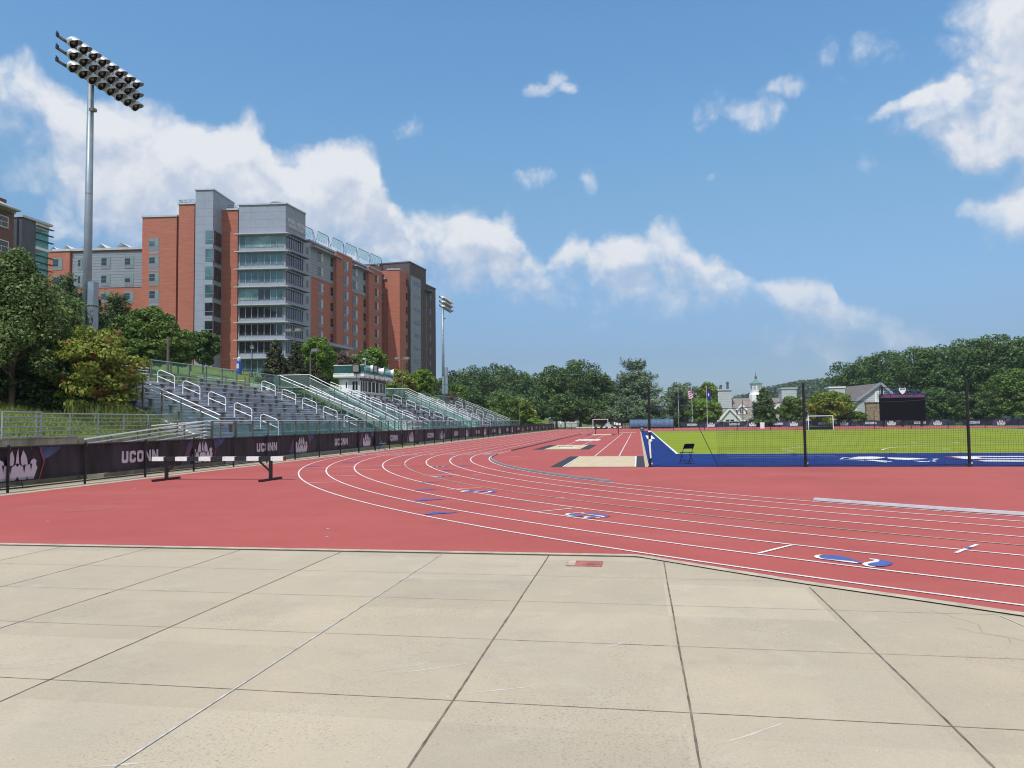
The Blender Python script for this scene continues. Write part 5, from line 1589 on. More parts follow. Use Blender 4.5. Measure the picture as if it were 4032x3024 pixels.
# stairs between the stands
def stair(y0, y1, label):
    t = empty('side_stair', (RX, y0, 0), label, 'stairs', 'long metal stairs beside the grandstands')
    b = MB()
    n = 22
    for i in range(n):
        x = X0 - i * (7.3 / n); z = 1.0 + i * (3.75 / n); b.box((x - .36, y0, z - .03), (x, y1, z))
    part(b, 'treads', M['alutread'], t)
    b = MB()
    for y in (y0, y1 - .04):
        P = [(X0 + .3, y, .55), (X0 - 7.3, y, 4.35), (X0 - 7.3, y, 4.85), (X0 + .3, y, 1.1)]
        b.add(P + [(p[0], p[1] + .04, p[2]) for p in P], [(0, 1, 2, 3), (7, 6, 5, 4)] + [(i, i + 4, (i + 1) % 4 + 4, (i + 1) % 4) for i in range(4)])
    part(b, 'stringers', M['galv'], t)
    b = MB(); b.box((-29.4, y0, 4.70), (-26.2, y1, 4.75)); part(b, 'landing', M['alutread'], t)
    b = MB()
    for x, z in ((-20, 1.55), (-21.5, 2.3), (-23, 3.05), (-24.5, 3.8), (-26, 4.5), (-29.2, 4.7)):
        for y in (y0 + .05, y1 - .05): b.tube((x, y, H(x, y) - .1), (x, y, z), .05, n=6)
    part(b, 'legs', M['galv'], t)
    b = MB()
    for y in (y0,):
        xa, xb = -26.2, -18.7; za, zb = 5.75, 2.05
        b.tube((xa, y, za), (xb, y, zb), .028, n=6); b.tube((xa, y, za - .24), (xb, y, zb - .24), .024, n=6); b.tube((xa, y, za - .85), (xb, y, zb - .85), .03, n=6)
    b.tube((-29.3, y0, 5.75), (-26.2, y0, 5.75), .03, n=6); b.tube((-26.2, y0, 5.75), (-26.2, y1, 5.75), .0, n=6)
    part(b, 'handrail', M['white'], t)
    for i in range(8):
        x = -26.2 + 7.5 * i / 7; z = 5.75 - 3.7 * i / 7; b = MB(); b.box((x - .03, y0 - .03, z - 1.1), (x + .03, y0 + .03, z)); part(b, 'rail_post', M['galvdark'], t)
    b = MB(); b.add([(-29.3, y0, 4.85), (-26.2, y0, 4.85), (-26.2, y0, 5.7), (-29.3, y0, 5.7)], [(0, 1, 2, 3)]); b.add([(-26.2, y0, 4.85), (-18.7, y0, 1.15), (-18.7, y0, 1.75), (-26.2, y0, 5.45)], [(0, 1, 2, 3)]); part(b, 'glass_infill', M['railglass'], t)
    b = MB(); u = 0
    for i in range(70):
        for sg in (1, -1):
            x = -19.2 - i * .1; zt = deck_z(x) - .9; zb = max(H(x, y0) - .05, .0)
            if zt - zb > .1: b.tube((x, y0 + .02, zb), (x - sg * (zt - zb) * .7, y0 + .02, zt), .004, n=3, cap=False)
    part(b, 'wire_skirt', M['greenwire'], t)
    return t


st1 = stair(57.0, 61.1, 'metal stair with dark wire skirt between the nearest and middle grandstands')
st2 = stair(83.3, 87.3, 'distant metal stair between the middle and farthest grandstands')
for t_, y in ((st1, 57), (st2, 83.3)):
    bars(t_, (-18.4, y - .4), (-18.4, y + 3.4), 1.0, 1.75, 5); bars(t_, (-21.5, y + 2), (-18.5, y + 1.6), 1.0, 1.8, 6, slope=-.05)
    b = MB()
    for i in range(4): b.tube((-20.6, y + .8 + i * .8, 1.0), (-18.6, y + .4 + i * .8, 1.9), .02, n=5); b.tube((-18.6, y + .8 + i * .8, 1.0), (-20.6, y + .4 + i * .8, 1.9), .02, n=5)
    part(b, 'cross_bracing', M['white'], t_)

# glass balustrade along the front walkway
t = empty('glass_balustrade', (RX, 31, 0), 'green glass balustrade with dark posts along the front of the grandstands', 'balustrade')
b = MB(); b.tube((RX + .06, 29.75, 1.95), (RX + .06, 115, 1.95), .026, n=6); part(b, 'top_rail', M['alu'], t)
b = MB(); b.tube((RX + .06, 31.7, .98), (RX + .06, 115, .98), .022, n=6); b.tube((RX + .06, 31.7, 1.84), (RX + .06, 115, 1.84), .016, n=6); part(b, 'bottom_rail', M['galv'], t)
y = 31.7; ys_ = [29.75, 31.55]
while y < 115.2: ys_.append(y); y += 1.51
for y in ys_:
    b = MB(); w_ = .05 if y > 31.8 else .06; b.box((RX + .03, y - w_, .5), (RX + .10, y + w_, 1.94)); part(b, 'post', M['galvdark'], t)
for a, c in ((31.75, 56.9), (61.2, 85.6), (90.7, 115)):
    b = MB(); b.add([(RX + .05, a, 1.0), (RX + .05, c, 1.0), (RX + .05, c, 1.83), (RX + .05, a, 1.83)], [(0, 1, 2, 3)]); part(b, 'glass_pane', M['railglass'], t)
for a, c in ((29.75, 31.6), (56.9, 61.2), (85.6, 90.7)):
    bars(t, (RX + .06, a), (RX + .06, c), 1.0, 1.86, 3 if a > 30 else 2, 'gate_rails')
# platform carrying the far end of the balustrade
b = MB((RX, 111, 0)); b.box((RX - .9, 107.8, 0), (RX + .0, 115.1, .88)); tag(b.build('end_platform', M['oldconc']), 'low concrete platform at the far end of the glass balustrade', 'platform')

# ------------------------------------------------------------------ left: wall, ramp and pipe rails
b = MB((-19.4, 18, 0)); b.box((-19.55, 9, -.1), (-19.2, 23.2, 1.38)); b.box((-19.60, 9, 1.38), (-19.17, 23.15, 1.42))
tag(b.build('retaining_wall', M['oldconc']), 'stained concrete retaining wall below the grass bank at the left edge', 'wall')
b = MB((-19.25, 26, 0)); b.box((-19.345, 23.25, -.1), (-19.21, 30.6, 1.36))
tag(b.build('ramp_wall', M['oldconc']), 'stained concrete wall behind the ramp railing, leading to the nearest grandstand', 'wall')
b = MB((-18.8, 26, 0)); b.prism([(-19.2, 23.3), (-18.25, 23.3), (-18.25, 30.9), (-19.2, 30.9)], -.1, lambda p: .12 if p[1] < 25 else .80)
tag(b.build('access_ramp', M['oldconc']), 'concrete access ramp rising to the nearest grandstand', 'ramp')
t = empty('ramp_railing', (-18.2, 25, 0), 'silver five-bar railing climbing beside the access ramp', 'railing')
zr = lambda y: 1.33 + (y - 22.3) * .0835
for j in range(6):
    b = MB(); d = j * .155; b.tube((RX, 22.3, zr(22.3) - d), (RX, 29.75, zr(29.75) - d), .024 if j else .03, n=6); part(b, 'rail', M['alu'], t)
for y in (22.35, 23.6, 25.0, 26.3, 27.9): b = MB(); b.box((RX - .06, y - .035, zr(y) - 1.1), (RX - .01, y + .035, zr(y) - .01)); part(b, 'post', M['galvdark'], t)
t = empty('ramp_railing', (-19.3, 28, 0), 'inner silver railing at the head of the access ramp', 'railing')
for j in range(6):
    b = MB(); d = j * .15; b.tube((-19.3, 27.2, 1.75 - d), (-19.3, 30.9, 1.92 - d), .026, n=6); b.tube((-18.3, 29.9, 1.9 - d), (-19.3, 30.9, 1.92 - d), .024, n=6); part(b, 'rail', M['white'], t)
for y in (27.2, 29, 30.9): b = MB(); b.box((-19.34, y - .03, .6), (-19.26, y + .03, 1.92)); part(b, 'post', M['galvdark'], t)
b = MB((-17.6, 20, 0)); b.box((-18.2, 5, -.06), (-16.35, 152, .0)); tag(b.build('fence_path', M['concrete']), kind='structure')
b = MB(); b.box((-16.36, 5, -.05), (-16.05, 190, .012)); tag(b.build('track_gutter', M['curb']), kind='structure')

t = empty('pipe_railing', (-19.5, 24, 1.4), 'six-bar galvanised pipe railing on top of the left retaining wall', 'railing')
yy = [PXX(x / 2.553, 1640, -19.42).y for x in (415, 705, 990, 1245, 1490, 1700)]
for j in range(6):
    b = MB(); z = 2.20 - j * .145; b.tube((-19.42, yy[0], z), (-19.42, yy[-1], z), .024 if j == 0 else .018, n=6); part(b, 'rail', M['galv'], t)
for y in yy: b = MB(); b.tube((-19.42, y, 1.40), (-19.42, y, 2.2), .026, n=6); part(b, 'post', M['galv'], t)
t = empty('pipe_gate', (-19.35, 20.3, 1.4), 'galvanised pipe gate at the left end of the retaining wall', 'gate')
ya, yb = PXX(9, 1650, -19.3).y, PXX(162, 1650, -19.3).y
for j in range(6):
    b = MB(); z = 2.23 - j * .16; b.tube((-19.3, ya, z), (-19.3, yb, z), .026, n=6); part(b, 'bar', M['galv'], t)
for y in (ya, yb - .2, yb): b = MB(); b.tube((-19.3, y, 1.40), (-19.3, y, 2.26), .03, n=6); part(b, 'upright', M['galv'], t)

# ------------------------------------------------------------------ press box
PXB = -27.0
py0 = PXX(1418, 1520, PXB).y; py1 = PXX(1519, 1520, PXB).y
zf, zt = 3.6, PXX(1418, 1487, PXB).z
xb_ = PY(1334, 1500, py0).x
t = empty('press_box', ((PXB + xb_) / 2, (py0 + py1) / 2, zf), 'white press box with a green glass roof deck above the middle grandstand', 'press box')
b = MB(); b.box((xb_, py0, zf), (PXB, py1, zt)); part(b, 'siding', M['lap'], t)
b = MB(); b.box((xb_ - .35, py0 - .45, zt), (PXB + .55, py1 + .8, zt + .10)); b.box((xb_ - .40, py0 - .5, zt + .10), (PXB + .6, py1 + .85, zt + .34)); part(b, 'roof_deck', M['whitetrim'], t)
# front windows
w0 = PXX(1419, 1500, PXB).y
for (xa, xc, n) in ((1419.5, 1446, 4), (1447, 1491.5, 3), (1493, 1516, 4)):
    y_a, y_c = PXX(xa, 1520, PXB).y, PXX(xc, 1520, PXB).y
    zw1, zw0 = PXX(1446, 1503, PXB).z, PXX(1446, 1543, PXB).z
    b = MB(); b.box((PXB, y_a, zw0 - .06), (PXB + .03, y_c, zw1 + .06)); f = part(b, 'window', M['white'], t)
    b = MB()
    for i in range(n):
        s0 = y_a + (y_c - y_a) * (i + .12) / n; s1_ = y_a + (y_c - y_a) * (i + .88) / n; b.box((PXB + .031, s0, zw0), (PXB + .036, s1_, zw1))
    part(b, 'panes', M['glassdark'], f)
b = MB(); zs1, zs0 = PXX(1419, 1487.5, PXB).z, PXX(1419, 1498, PXB).z; b.box((PXB, py0 + .03, zs0), (PXB + .05, py1 - .03, zs1)); sg_ = part(b, 'sign_band', M['banner'], t)
b = MB(); L = py1 - py0
put_text(b, 'HUSKIES', (PXB + .056, py0 + .15, zs0 + .10), (0, 1, 0), (0, 0, 1), (zs1 - zs0) * .62, L * .34); put_text(b, 'HUSKIES', (PXB + .056, py1 - .15 - L * .30, zs0 + .08), (0, 1, 0), (0, 0, 1), (zs1 - zs0) * .62, L * .30)
for zz in (.55, .25): b.box((PXB + .052, py0 + L * .42, zs0 + zz * (zs1 - zs0)), (PXB + .056, py0 + L * .60, zs0 + (zz + .16) * (zs1 - zs0)))
part(b, 'sign_lettering', M['bannerpale'], sg_)
# near side: door and window
fz = lambda px, py: PY(px, py, py0)
d0_, d1_ = fz(1341, 1495), fz(1372, 1558)
b = MB(); b.box((d0_.x, py0 - .04, zf + .05), (d1_.x, py0, d0_.z)); dr = part(b, 'door', M['white'], t)
b = MB(); q0, q1 = fz(1362, 1506), fz(1367, 1530); b.box((q0.x, py0 - .046, q1.z), (q1.x, py0 - .041, q0.z)); part(b, 'door_light', M['glassdark'], dr)
q0, q1 = fz(1386, 1499), fz(1411, 1538); b = MB(); b.box((q0.x, py0 - .04, q1.z), (q1.x, py0, q0.z)); f = part(b, 'window', M['white'], t)
b = MB(); wq = (q1.x - q0.x); b.box((q0.x + wq * .08, py0 - .046, q1.z + .06), (q0.x + wq * .46, py0 - .041, q0.z - .06)); b.box((q0.x + wq * .56, py0 - .046, q1.z + .06), (q0.x + wq * .92, py0 - .041, q0.z - .06)); part(b, 'panes', M['glassdark'], f)
# roof deck rail
zr0, zr1 = zt + .36, zt + 1.22
cr = [(xb_ - .35, py0 - .45), (PXB + .55, py0 - .45), (PXB + .55, py1 + .8)]
b = MB()
for p, q in zip(cr[:-1], cr[1:]): b.tube((p[0], p[1], zr1), (q[0], q[1], zr1), .022, n=6); b.tube((p[0], p[1], zr0 + .05), (q[0], q[1], zr0 + .05), .018, n=6)
part(b, 'deck_rail', M['alu'], t)
b = MB()
for p, q in zip(cr[:-1], cr[1:]): b.add([(p[0], p[1], zr0), (q[0], q[1], zr0), (q[0], q[1], zr1), (p[0], p[1], zr1)], [(0, 1, 2, 3)])
for p, q in (((xb_ - .35, py0 - .45), (xb_ - .35, py1 + .8)), ((xb_ - .35, py1 + .8), (PXB + .55, py1 + .8))): b.add([(p[0], p[1], zr0), (q[0], q[1], zr0), (q[0], q[1], zr1), (p[0], p[1], zr1)], [(0, 1, 2, 3)])
M['deckglass'] = glass_mat('dark_green_tint_glass', (0.18, 0.42, 0.42), 0.35, 0.06)
part(b, 'deck_glass', M['deckglass'], t)
b = MB()
for i in range(7):
    y = py0 - .3 + (py1 - py0 + 1.0) * i / 6; b.tube((PXB + .62, y, zr0 - .35), (PXB + .62, y, zr1 - .2), .02, n=5); b.box((PXB + .56, y - .05, zt + .0), (PXB + .68, y + .05, zt + .10))
part(b, 'deck_posts', M['galv'], t)
b = MB(); p = fz(1442, 1408); b.tube((PXB + .3, py0 + .6, zr0), (PXB + .3, py0 + .6, p.z), .04, n=6); b.box((PXB + .1, py0 + .45, p.z - .12), (PXB + .35, py0 + .75, p.z)); part(b, 'camera_mast', M['alu'], t)


def speaker_panel(c, label):
    tt = empty('flat_loudspeaker', c, label, 'loudspeaker', 'loudspeakers on the press box roof')
    b = MB(); b.box((-.34, -.12, -.36), (.34, .12, .36)); b.build('cabinet', M['black'], tt)
    b = MB(); b.box((-.30, -.125, -.32), (.30, -.121, .32)); b.build('grille', M['bracket'], tt)
    b = MB(); b.tube((0, .05, -1.0), (0, .05, -.36), .03, n=6); b.build('stand', M['galvdark'], tt)


pp = PY(1402.5, 1450.5, py0 - .6); speaker_panel(pp, 'left grey-faced flat loudspeaker on the near edge of the press box roof')
pp = PY(1475, 1453.5, py0 + 2.4); speaker_panel(pp, 'grey-faced flat loudspeaker between the white horns on the press box roof')


def horn(px, py, Yd, s, direc, label):
    c = PY(px, py, Yd); tt = empty('horn_loudspeaker', c, label, 'loudspeaker', 'loudspeakers on the press box roof')
    b = MB(); b.lathe((0, 0, 0), [(.06 * s, -.75 * s), (.20 * s, -.7 * s), (.23 * s, -.42 * s), (.27 * s, -.2 * s), (.36 * s, .05 * s), (.40 * s, .12 * s), (.37 * s, .12 * s), (.2 * s, -.2 * s)], 14, axis=direc); b.build('horn', M['white'], tt, True)
    b = MB(); b.tube((0, 0, -.75), (0, 0, -.25 * s), .03, n=6); b.build('bracket', M['galvdark'], tt)


horn(1462, 1451, py0 + 1.6, .95, (.92, .42, -.03), 'white barrel horn loudspeaker behind the grey flat one on the press box roof')
horn(1506, 1462, py0 + 4.0, 1.0, (.90, .36, -.1), 'white flared horn loudspeaker in the middle of the press box roof row')
horn(1545, 1468, py1 + .2, 1.05, (.95, .30, -.08), 'rightmost white horn loudspeaker sticking out beyond the press box roof')


# ------------------------------------------------------------------ floodlight masts
def mast(x, y, zb, ztop, label, rows=3, n=8):
    t = empty('floodlight_mast', (x, y, zb), label, 'floodlight', 'tall floodlight masts behind the grandstands')
    b = MB(); b.tube((0, 0, -.3), (0, 0, ztop - zb), .225, .14, 14); po_ = b.build('pole', M['pole'], t, False)
    for f in po_.data.polygons: f.use_smooth = len(f.vertices) == 4
    b = MB()
    for zz in (4.6, 9.4): b.tube((0, 0, zz), (0, 0, zz + .03), .228 - zz * .005, n=14)
    b.build('pole_joint', M['galvdark'], po_)
    hB = [(.30, 1.35), (.30, 2.95)]
    for i, (dx, z0_) in enumerate(((.05, 1.2), (.05, 2.45), (.45, 1.2), (.45, 2.45), (.45, 3.7))):
        b = MB(); b.box((dx - .05, -.62 + (.0 if dx < .2 else .15), z0_), (dx + .28, -.26 + (0 if dx < .2 else .15), z0_ + 1.18)); b.build('ballast_box', M['pole'], t)
    sp = 0.65; YO = .42
    for r_ in range(rows):
        zz = ztop - zb - .25 - r_ * .60
        b = MB(); b.box((.10, YO - n * sp / 2 - .2, zz - .05), (.20, YO + n * sp / 2 - .1, zz + .05)); b.build('crossarm', M['galvdark'], t)
        b = MB(); b.path([(.15, YO - n * sp / 2 - .2, zz), (.22, YO - n * sp / 2 - .32, zz + .12), (.25, YO - n * sp / 2 - .42, zz + .14)], .03, 5); b.box((.16, YO - n * sp / 2 - .36, zz - .08), (.27, YO - n * sp / 2 - .26, zz + .1)); b.build('arm_bracket', M['black'], t)
        for i in range(n):
            yy = YO - n * sp / 2 + sp * (i + .5)
            ax = Vector((.85, .08, -.50)).normalized()
            c = Vector((.30, yy, zz + .06))
            b = MB(); b.lathe(c, [(.08, -.10), (.11, -.04), (.23, .09), (.285, .22), (.29, .29), (.27, .29), (.25, .21), (.10, .08), (0, .07)], 14, 0, ax)
            u_ = Vector((0, 0, 1)).cross(ax).normalized(); w_ = ax.cross(u_)   # w_ points up from the axis
            if w_.z < 0: w_ = -w_; u_ = -u_
            P = []; m_ = 10
            for q in range(m_ + 1):
                a_ = radians(-20 + 220 * q / m_); e = u_ * cos(a_) + w_ * sin(a_); ext = .29 + .31 * max(0, sin(a_)) ** .6
                P += [c + ax * .28 + e * .285, c + ax * ext + e * .26]
            b.add(P, [(2 * q, 2 * q + 1, 2 * q + 3, 2 * q + 2) for q in range(m_)])
            lo = b.build('luminaire', [M['lumi']], t, True)
            b = MB(); b.lathe(c, [(.0, .075), (.10, .09), (.245, .21), (.265, .285)], 14, 0, ax); b.build('reflector', M['lumiin'], lo, True)
            b = MB(); b.lathe(c, [(0, .09), (.07, .11), (.09, .22), (.06, .31), (0, .33)], 8, 0, ax); b.build('lamp', M['bulb'], lo, True)
    b = MB(); b.box((.16, -.30, ztop - zb - 3.0), (.42, -.05, ztop - zb - 2.85)); b.build('camera_arm', M['galvdark'], t)
    return t


mast(-27.0, 33.08, 4.0, 20.55, 'tall near floodlight mast at the left, cut out against the white cloud')
mast(-27.0, 102.3, 4.6, 19.35, 'distant floodlight mast standing behind the farthest grandstand')
# ------------------------------------------------------------------ facade helper
class Fac:
    def __init__(s, A, direc, n_off=0.0):
        s.u = Vector((direc[0], direc[1])).normalized(); s.n = Vector((s.u.y, -s.u.x)); s.A = Vector((A[0], A[1])) + s.n * n_off

    def off(s, d): return Fac((s.A.x, s.A.y), (s.u.x, s.u.y), d)

    def sz(s, px, py, d=0.0):
        r = ray(px, py); A = s.A + s.n * d; r2 = Vector((r.x, r.y))
        t = A.dot(s.n) / r2.dot(s.n)
        return (r2 * t - s.A).dot(s.u), CAM_H + r.z * t

    def p(s, a, d, z): q = s.A + s.u * a + s.n * d; return (q.x, q.y, z)

    def box(s, b, s0, s1, z0, z1, d0, d1, m=0):
        o = Vector(s.p(s0, d0, z0)); b.obox(o, Vector((s.u.x, s.u.y, 0)) * (s1 - s0), Vector((s.n.x, s.n.y, 0)) * (d1 - d0), Vector((0, 0, z1 - z0)), m)


def grow(b, name, mt, root): return part(b, name, mt, root)


def window(fac, root, s0, s1, z0, z1, gl, split=.60, frame=.08, panel=None, side='blind', d=0.0):
    """frame with a two-light pane set in it, optional panel under it"""
    b = MB(); fac.box(b, s0, s1, z0 - (panel or 0), z1, d, d + .06); f = part(b, 'window', M['frame'], root)
    b = MB(); w = s1 - s0; sm = s0 + w * split
    fac.box(b, s0 + frame, sm - frame * .4, z0 + frame + (z1 - z0) * .42, z1 - frame, d + .061, d + .068)
    fac.box(b, s0 + frame, sm - frame * .4, z0 + frame, z0 + (z1 - z0) * .42, d + .061, d + .068); part(b, 'pane', M[gl], f)
    b = MB(); fac.box(b, sm + frame * .4, s1 - frame, z0 + frame, z1 - frame, d + .061, d + .068); part(b, 'side_pane', M[side], f)
    if split > .3 and side == 'blind':
        b = MB(); fac.box(b, s0 + frame, sm - frame * .4, z1 - frame - (z1 - z0) * (.08 + .45 * R.random() ** 1.6), z1 - frame - .005, d + .0685, d + .072); part(b, 'blind', M['blind'], f)
    return f


# ================================================================== residence tower
CY = 138.0
Cx = PY(1124, 1200, CY).x
FF = Fac((Cx, CY), (cos(radians(6.0)), sin(radians(6.0))))        # front face, s negative to the left
RF = Fac((Cx, CY), (sin(radians(4.2)), cos(radians(4.2))))        # long side face
t = empty('residence_tower', (Cx, CY, 8.5), 'big red brick and grey metal residence tower with ribbon windows', 'building')
tower = t
ZB = 6.0


def mass(fac, pxl, pxr, pytop, d, mt, name='wall', back=14.0, zb=ZB, pyref=None, m2=None, root=None):
    s0 = fac.sz(pxl, 1300, d)[0]; s1, zt = fac.sz(pxr, pytop, d)
    b = MB(); fac.box(b, s0, s1, zb, zt, d - back, d); o = part(b, name, M[mt], root or tower)
    return s0, s1, zt, o


def coping(fac, s0, s1, zt, d, back=14.0, h=.35, over=.18, root=None):
    b = MB(); fac.box(b, s0 - over, s1 + over, zt + .003, zt + h, d - back, d + over); return part(b, 'roof_coping', M['coping'], root or tower)


# -- front: brick blocks, lift tower, glazed corner
sA0, sA1, zA, _ = mass(FF, 555, 696, 853, -.9, 'brick', 'brick_wall', 15); coping(FF, sA0, sA1, zA, -.9, 15)
sB0, sB1, zB_, _ = mass(FF, 699, 766, 804, -.35, 'brick', 'brick_wall', 13); coping(FF, sB0, sB1, zB_, -.35, 13)
sT0, sT1, zT, _ = mass(FF, 765, 840, 748, 3.4, 'metalpanel', 'lift_tower', 9.5); coping(FF, sT0, sT1, zT, 3.4, 9.5, .25)
sC0, sC1, zC, _ = mass(FF, 838, 937, 827, -.55, 'brick', 'brick_wall', 12.5); coping(FF, sC0, sC1, zC, -.55, 12.5)
# glazed corner block
sG0 = FF.sz(938, 1200)[0]; zG = FF.sz(1124, 804)[1]
gl_len = RF.sz(1203, 863)[0]
corner = MB()
P0, P1, P2 = Vector(FF.p(sG0, 0, 0)), Vector(FF.p(0, 0, 0)), Vector(RF.p(gl_len, 0, 0))
P3 = P2 + (P0 - P1)
corner.prism([(p.x, p.y) for p in (P0, P1, P2, P3)], ZB, zG); part(corner, 'corner_wall', M['metalpanel'], tower)
b = MB(); nF, nR = Vector((FF.n.x, FF.n.y, 0)) * .2, Vector((RF.n.x, RF.n.y, 0)) * .2
b.prism([(p.x, p.y) for p in (P0 + nF - Vector((FF.u.x, FF.u.y, 0)) * .1, P1 + nF + nR, P2 + nR, P3)], zG + .003, zG + .28); part(b, 'roof_coping', M['coping'], tower)
# floors of the corner: sunshade slabs, spandrels and ribbon windows
tops = [923, 992, 1061, 1131, 1202, 1271, 1340, 1411]
fl = [FF.sz(1124, y)[1] for y in tops]
FH = (fl[0] - fl[-1]) / 7
for i, zt in enumerate(fl):
    zw1, zw0 = zt - .22, zt - FH * .70
    if i == 7: zw0 = zt - FH * .85
    gl = ['glassblind', 'glassteal', 'glassteal', 'glassteal', 'glassdark', 'glassdark', 'glassdark', 'glassteal'][i]
    b = MB(); FF.box(b, sG0 - .5, .9, zt - .02, zt + .16, 0.0, 1.15); part(b, 'sunshade_slab', M['coping'], tower)
    b = MB(); FF.box(b, sG0 + .25, -.45, zw0, zw1, .0, .05); f = part(b, 'ribbon_window', M['frame'], tower)
    n = 7; w = (-.45 - sG0 - .25) / n
    for j in range(n):
        b = MB(); a = sG0 + .25 + j * w; FF.box(b, a + .07, a + w - .07, zw0 + .10, zw1 - .02, .051, .056)
        g2 = gl
        if i == 0 and j == 0: g2 = 'glassteal'
        if i == 3: g2 = ['glassblind', 'glassblind', 'glassblind', 'glassdark', 'glassdark', 'glassteal', 'glassteal'][j]
        if i == 1 and j == 0: g2 = 'glassteal'
        part(b, 'pane', M[g2], f)
    for j in range(n + 1): b = MB(); a = sG0 + .25 + j * w; FF.box(b, a - .035, a + .035, zw0, zw1, .056, .16); part(b, 'mullion', M['coping'], f)
    # side ribbon with louvred sunshade
    if i < 7:
        r0, r1 = .35, RF.sz(1190.5, 1100)[0]
        b = MB(); RF.box(b, r0, r1, zw0, zw1, .0, .05); f = part(b, 'ribbon_window', M['frame'], tower)
        n = 7; w = (r1 - r0) / n
        for j in range(n):
            b = MB(); a = r0 + j * w; RF.box(b, a + .05, a + w - .05, zw0 + .08, zw1 - .02, .051, .056); part(b, 'pane', M['glassblue'], f)
        for j in range(n + 1): b = MB(); a = r0 + j * w; RF.box(b, a - .03, a + .03, zw0, zw1, .056, .14); part(b, 'mullion', M['mullion'], f)
        b = MB()
        for j in range(6): a = r0 + .5 + j * (r1 - r0 + .8) / 6; RF.box(b, a, a + .16, zt - .02, zt + .12, .0, 1.2)
        for j in range(4): RF.box(b, r0, r1 + .9, zt + .0, zt + .05, .25 + j * .28, .43 + j * .28)
        part(b, 'louvre_sunshade', M['metaldark'], tower)
b = MB(); RF.box(b, 0.05, gl_len - .02, ZB, fl[7] - .3, -.2, .004); part(b, 'base_panel', M['metaldark'], tower)
# round rooftop fan
c = FF.p((FF.sz(1053, 800)[0]), -5, zG)
b = MB(); b.box((c[0] - 2.6, c[1] - 1.5, zG - .1), (c[0] + 2.8, c[1] + 1.5, zG + .55)); b.lathe((c[0], c[1], zG + .55), [(1.25, 0), (1.2, .2), (1.2, 1.0), (1.35, 1.05), (1.35, 1.2), (1.2, 1.25), (1.05, 1.0)], 18); part(b, 'roof_fan', M['galv'], tower)
# raised lettering on the corner
za, zb2 = RF.sz(1133, 866)[1], RF.sz(1133, 889)[1]
la, lb = RF.sz(1133.5, 880)[0], RF.sz(1197.5, 905)[0]
hz_ = RF.sz(1133, 857)[1] - RF.sz(1133, 873)[1]
b = MB(); u3 = (RF.u.x, RF.u.y, 0)
put_text(b, 'PETER J WERTH', RF.p(la, .10, RF.sz(1134, 874)[1]), u3, (0, 0, 1), hz_, lb - la)
put_text(b, 'RESIDENCE TOWER', RF.p(la + .2, .10, RF.sz(1134, 874)[1] - hz_ * 1.0), u3, (0, 0, 1), hz_ * .72, lb - la - .6); part(b, 'sign_lettering', M['white'], tower)
b = MB(); RF.box(b, la - .2, lb + .3, RF.sz(1134, 874)[1] - hz_ * 1.35, RF.sz(1134, 874)[1] - hz_ * 1.25, .0, .1); part(b, 'sign_rail', M['coping'], tower)
# lift tower corner windows: front pane plus side pane
Tf = FF.off(3.4)
tw = [(908, 960), (979, 1030), (1049, 1100), (1120, 1171), (1191, 1243), (1263, 1313), (1335, 1386)]
sTs = Tf.sz(807, 1100)[0]; sTe = Tf.sz(840, 1100)[0]
TS = Fac(Tf.p(sTe, 0, 0)[:2], (-FF.n.x, -FF.n.y))                 # right-hand side of the tower, runs away from us
for i, (y1, y0) in enumerate(tw):
    z1, z0 = Tf.sz(820, y1)[1], Tf.sz(820, y0)[1]
    b = MB(); Tf.box(b, sTs, sTe + .05, z0, z1, .0, .05); f = part(b, 'corner_window', M['frame'], tower)
    b = MB(); Tf.box(b, sTs + .08, sTe - .02, z0 + (z1 - z0) * .34, z1 - .06, .051, .056); Tf.box(b, sTs + .08, sTe - .02, z0 + .06, z0 + (z1 - z0) * .29, .051, .056); part(b, 'pane', M['glassteal' if i < 4 else 'glassdark'], f)
    b = MB(); TS.box(b, 0.06, 3.3, z0, z1, .0, .05); f = part(b, 'side_window', M['mullion'], tower)
    b = MB(); TS.box(b, .12, 1.6, z0 + (z1 - z0) * .34, z1 - .06, .051, .056); TS.box(b, .12, 1.6, z0 + .06, z0 + (z1 - z0) * .29, .051, .056); TS.box(b, 1.75, 3.2, z0 + .06, z1 - .06, .051, .056); part(b, 'pane', M['glassdark'], f)
# roof railings
for f_, p0, p1, zz, d in ((FF, 705, 765, zB_, -3), (FF, 838, 934, zC, -3)):
    b = MB(); a, c_ = f_.sz(p0, 800, d)[0], f_.sz(p1, 800, d)[0]; n = 12
    for i in range(n + 1): q = a + (c_ - a) * i / n; b.tube(f_.p(q, d, zz + .3), f_.p(q, d, zz + 1.75), .035, n=4)
    for h in (.8, 1.25, 1.75): b.tube(f_.p(a, d, zz + h), f_.p(c_, d, zz + h), .04, n=4)
    b.tube(f_.p(a, d, zz + 1.75), f_.p(a, d + 6 * -1, zz + 1.75), .04, n=4)
    part(b, 'roof_railing', M['metaldark'], tower)
# brick block A: a column of windows over grey panels
Af = FF.off(-.9)
for i, (y1, y0) in enumerate([(938, 971), (1006, 1038), (1074, 1107), (1142, 1175), (1212, 1245), (1281, 1312)]):
    s0, z1 = Af.sz(587, y1); s1, z0 = Af.sz(626, y0); window(Af, tower, s0, s1, z0, z1, 'glassdark' if i else 'glassteal', panel=.95 if i < 5 else None)
    if i < 5:
        zz0, zz1 = Af.sz(600, [1004, 1072, 1124, 1210, 1279][i])[1] + .25, z0 - .96
        b = MB(); Af.box(b, s0, s1, zz0, zz1, 0, .04); part(b, 'spandrel_panel', M['metalrib'], tower)

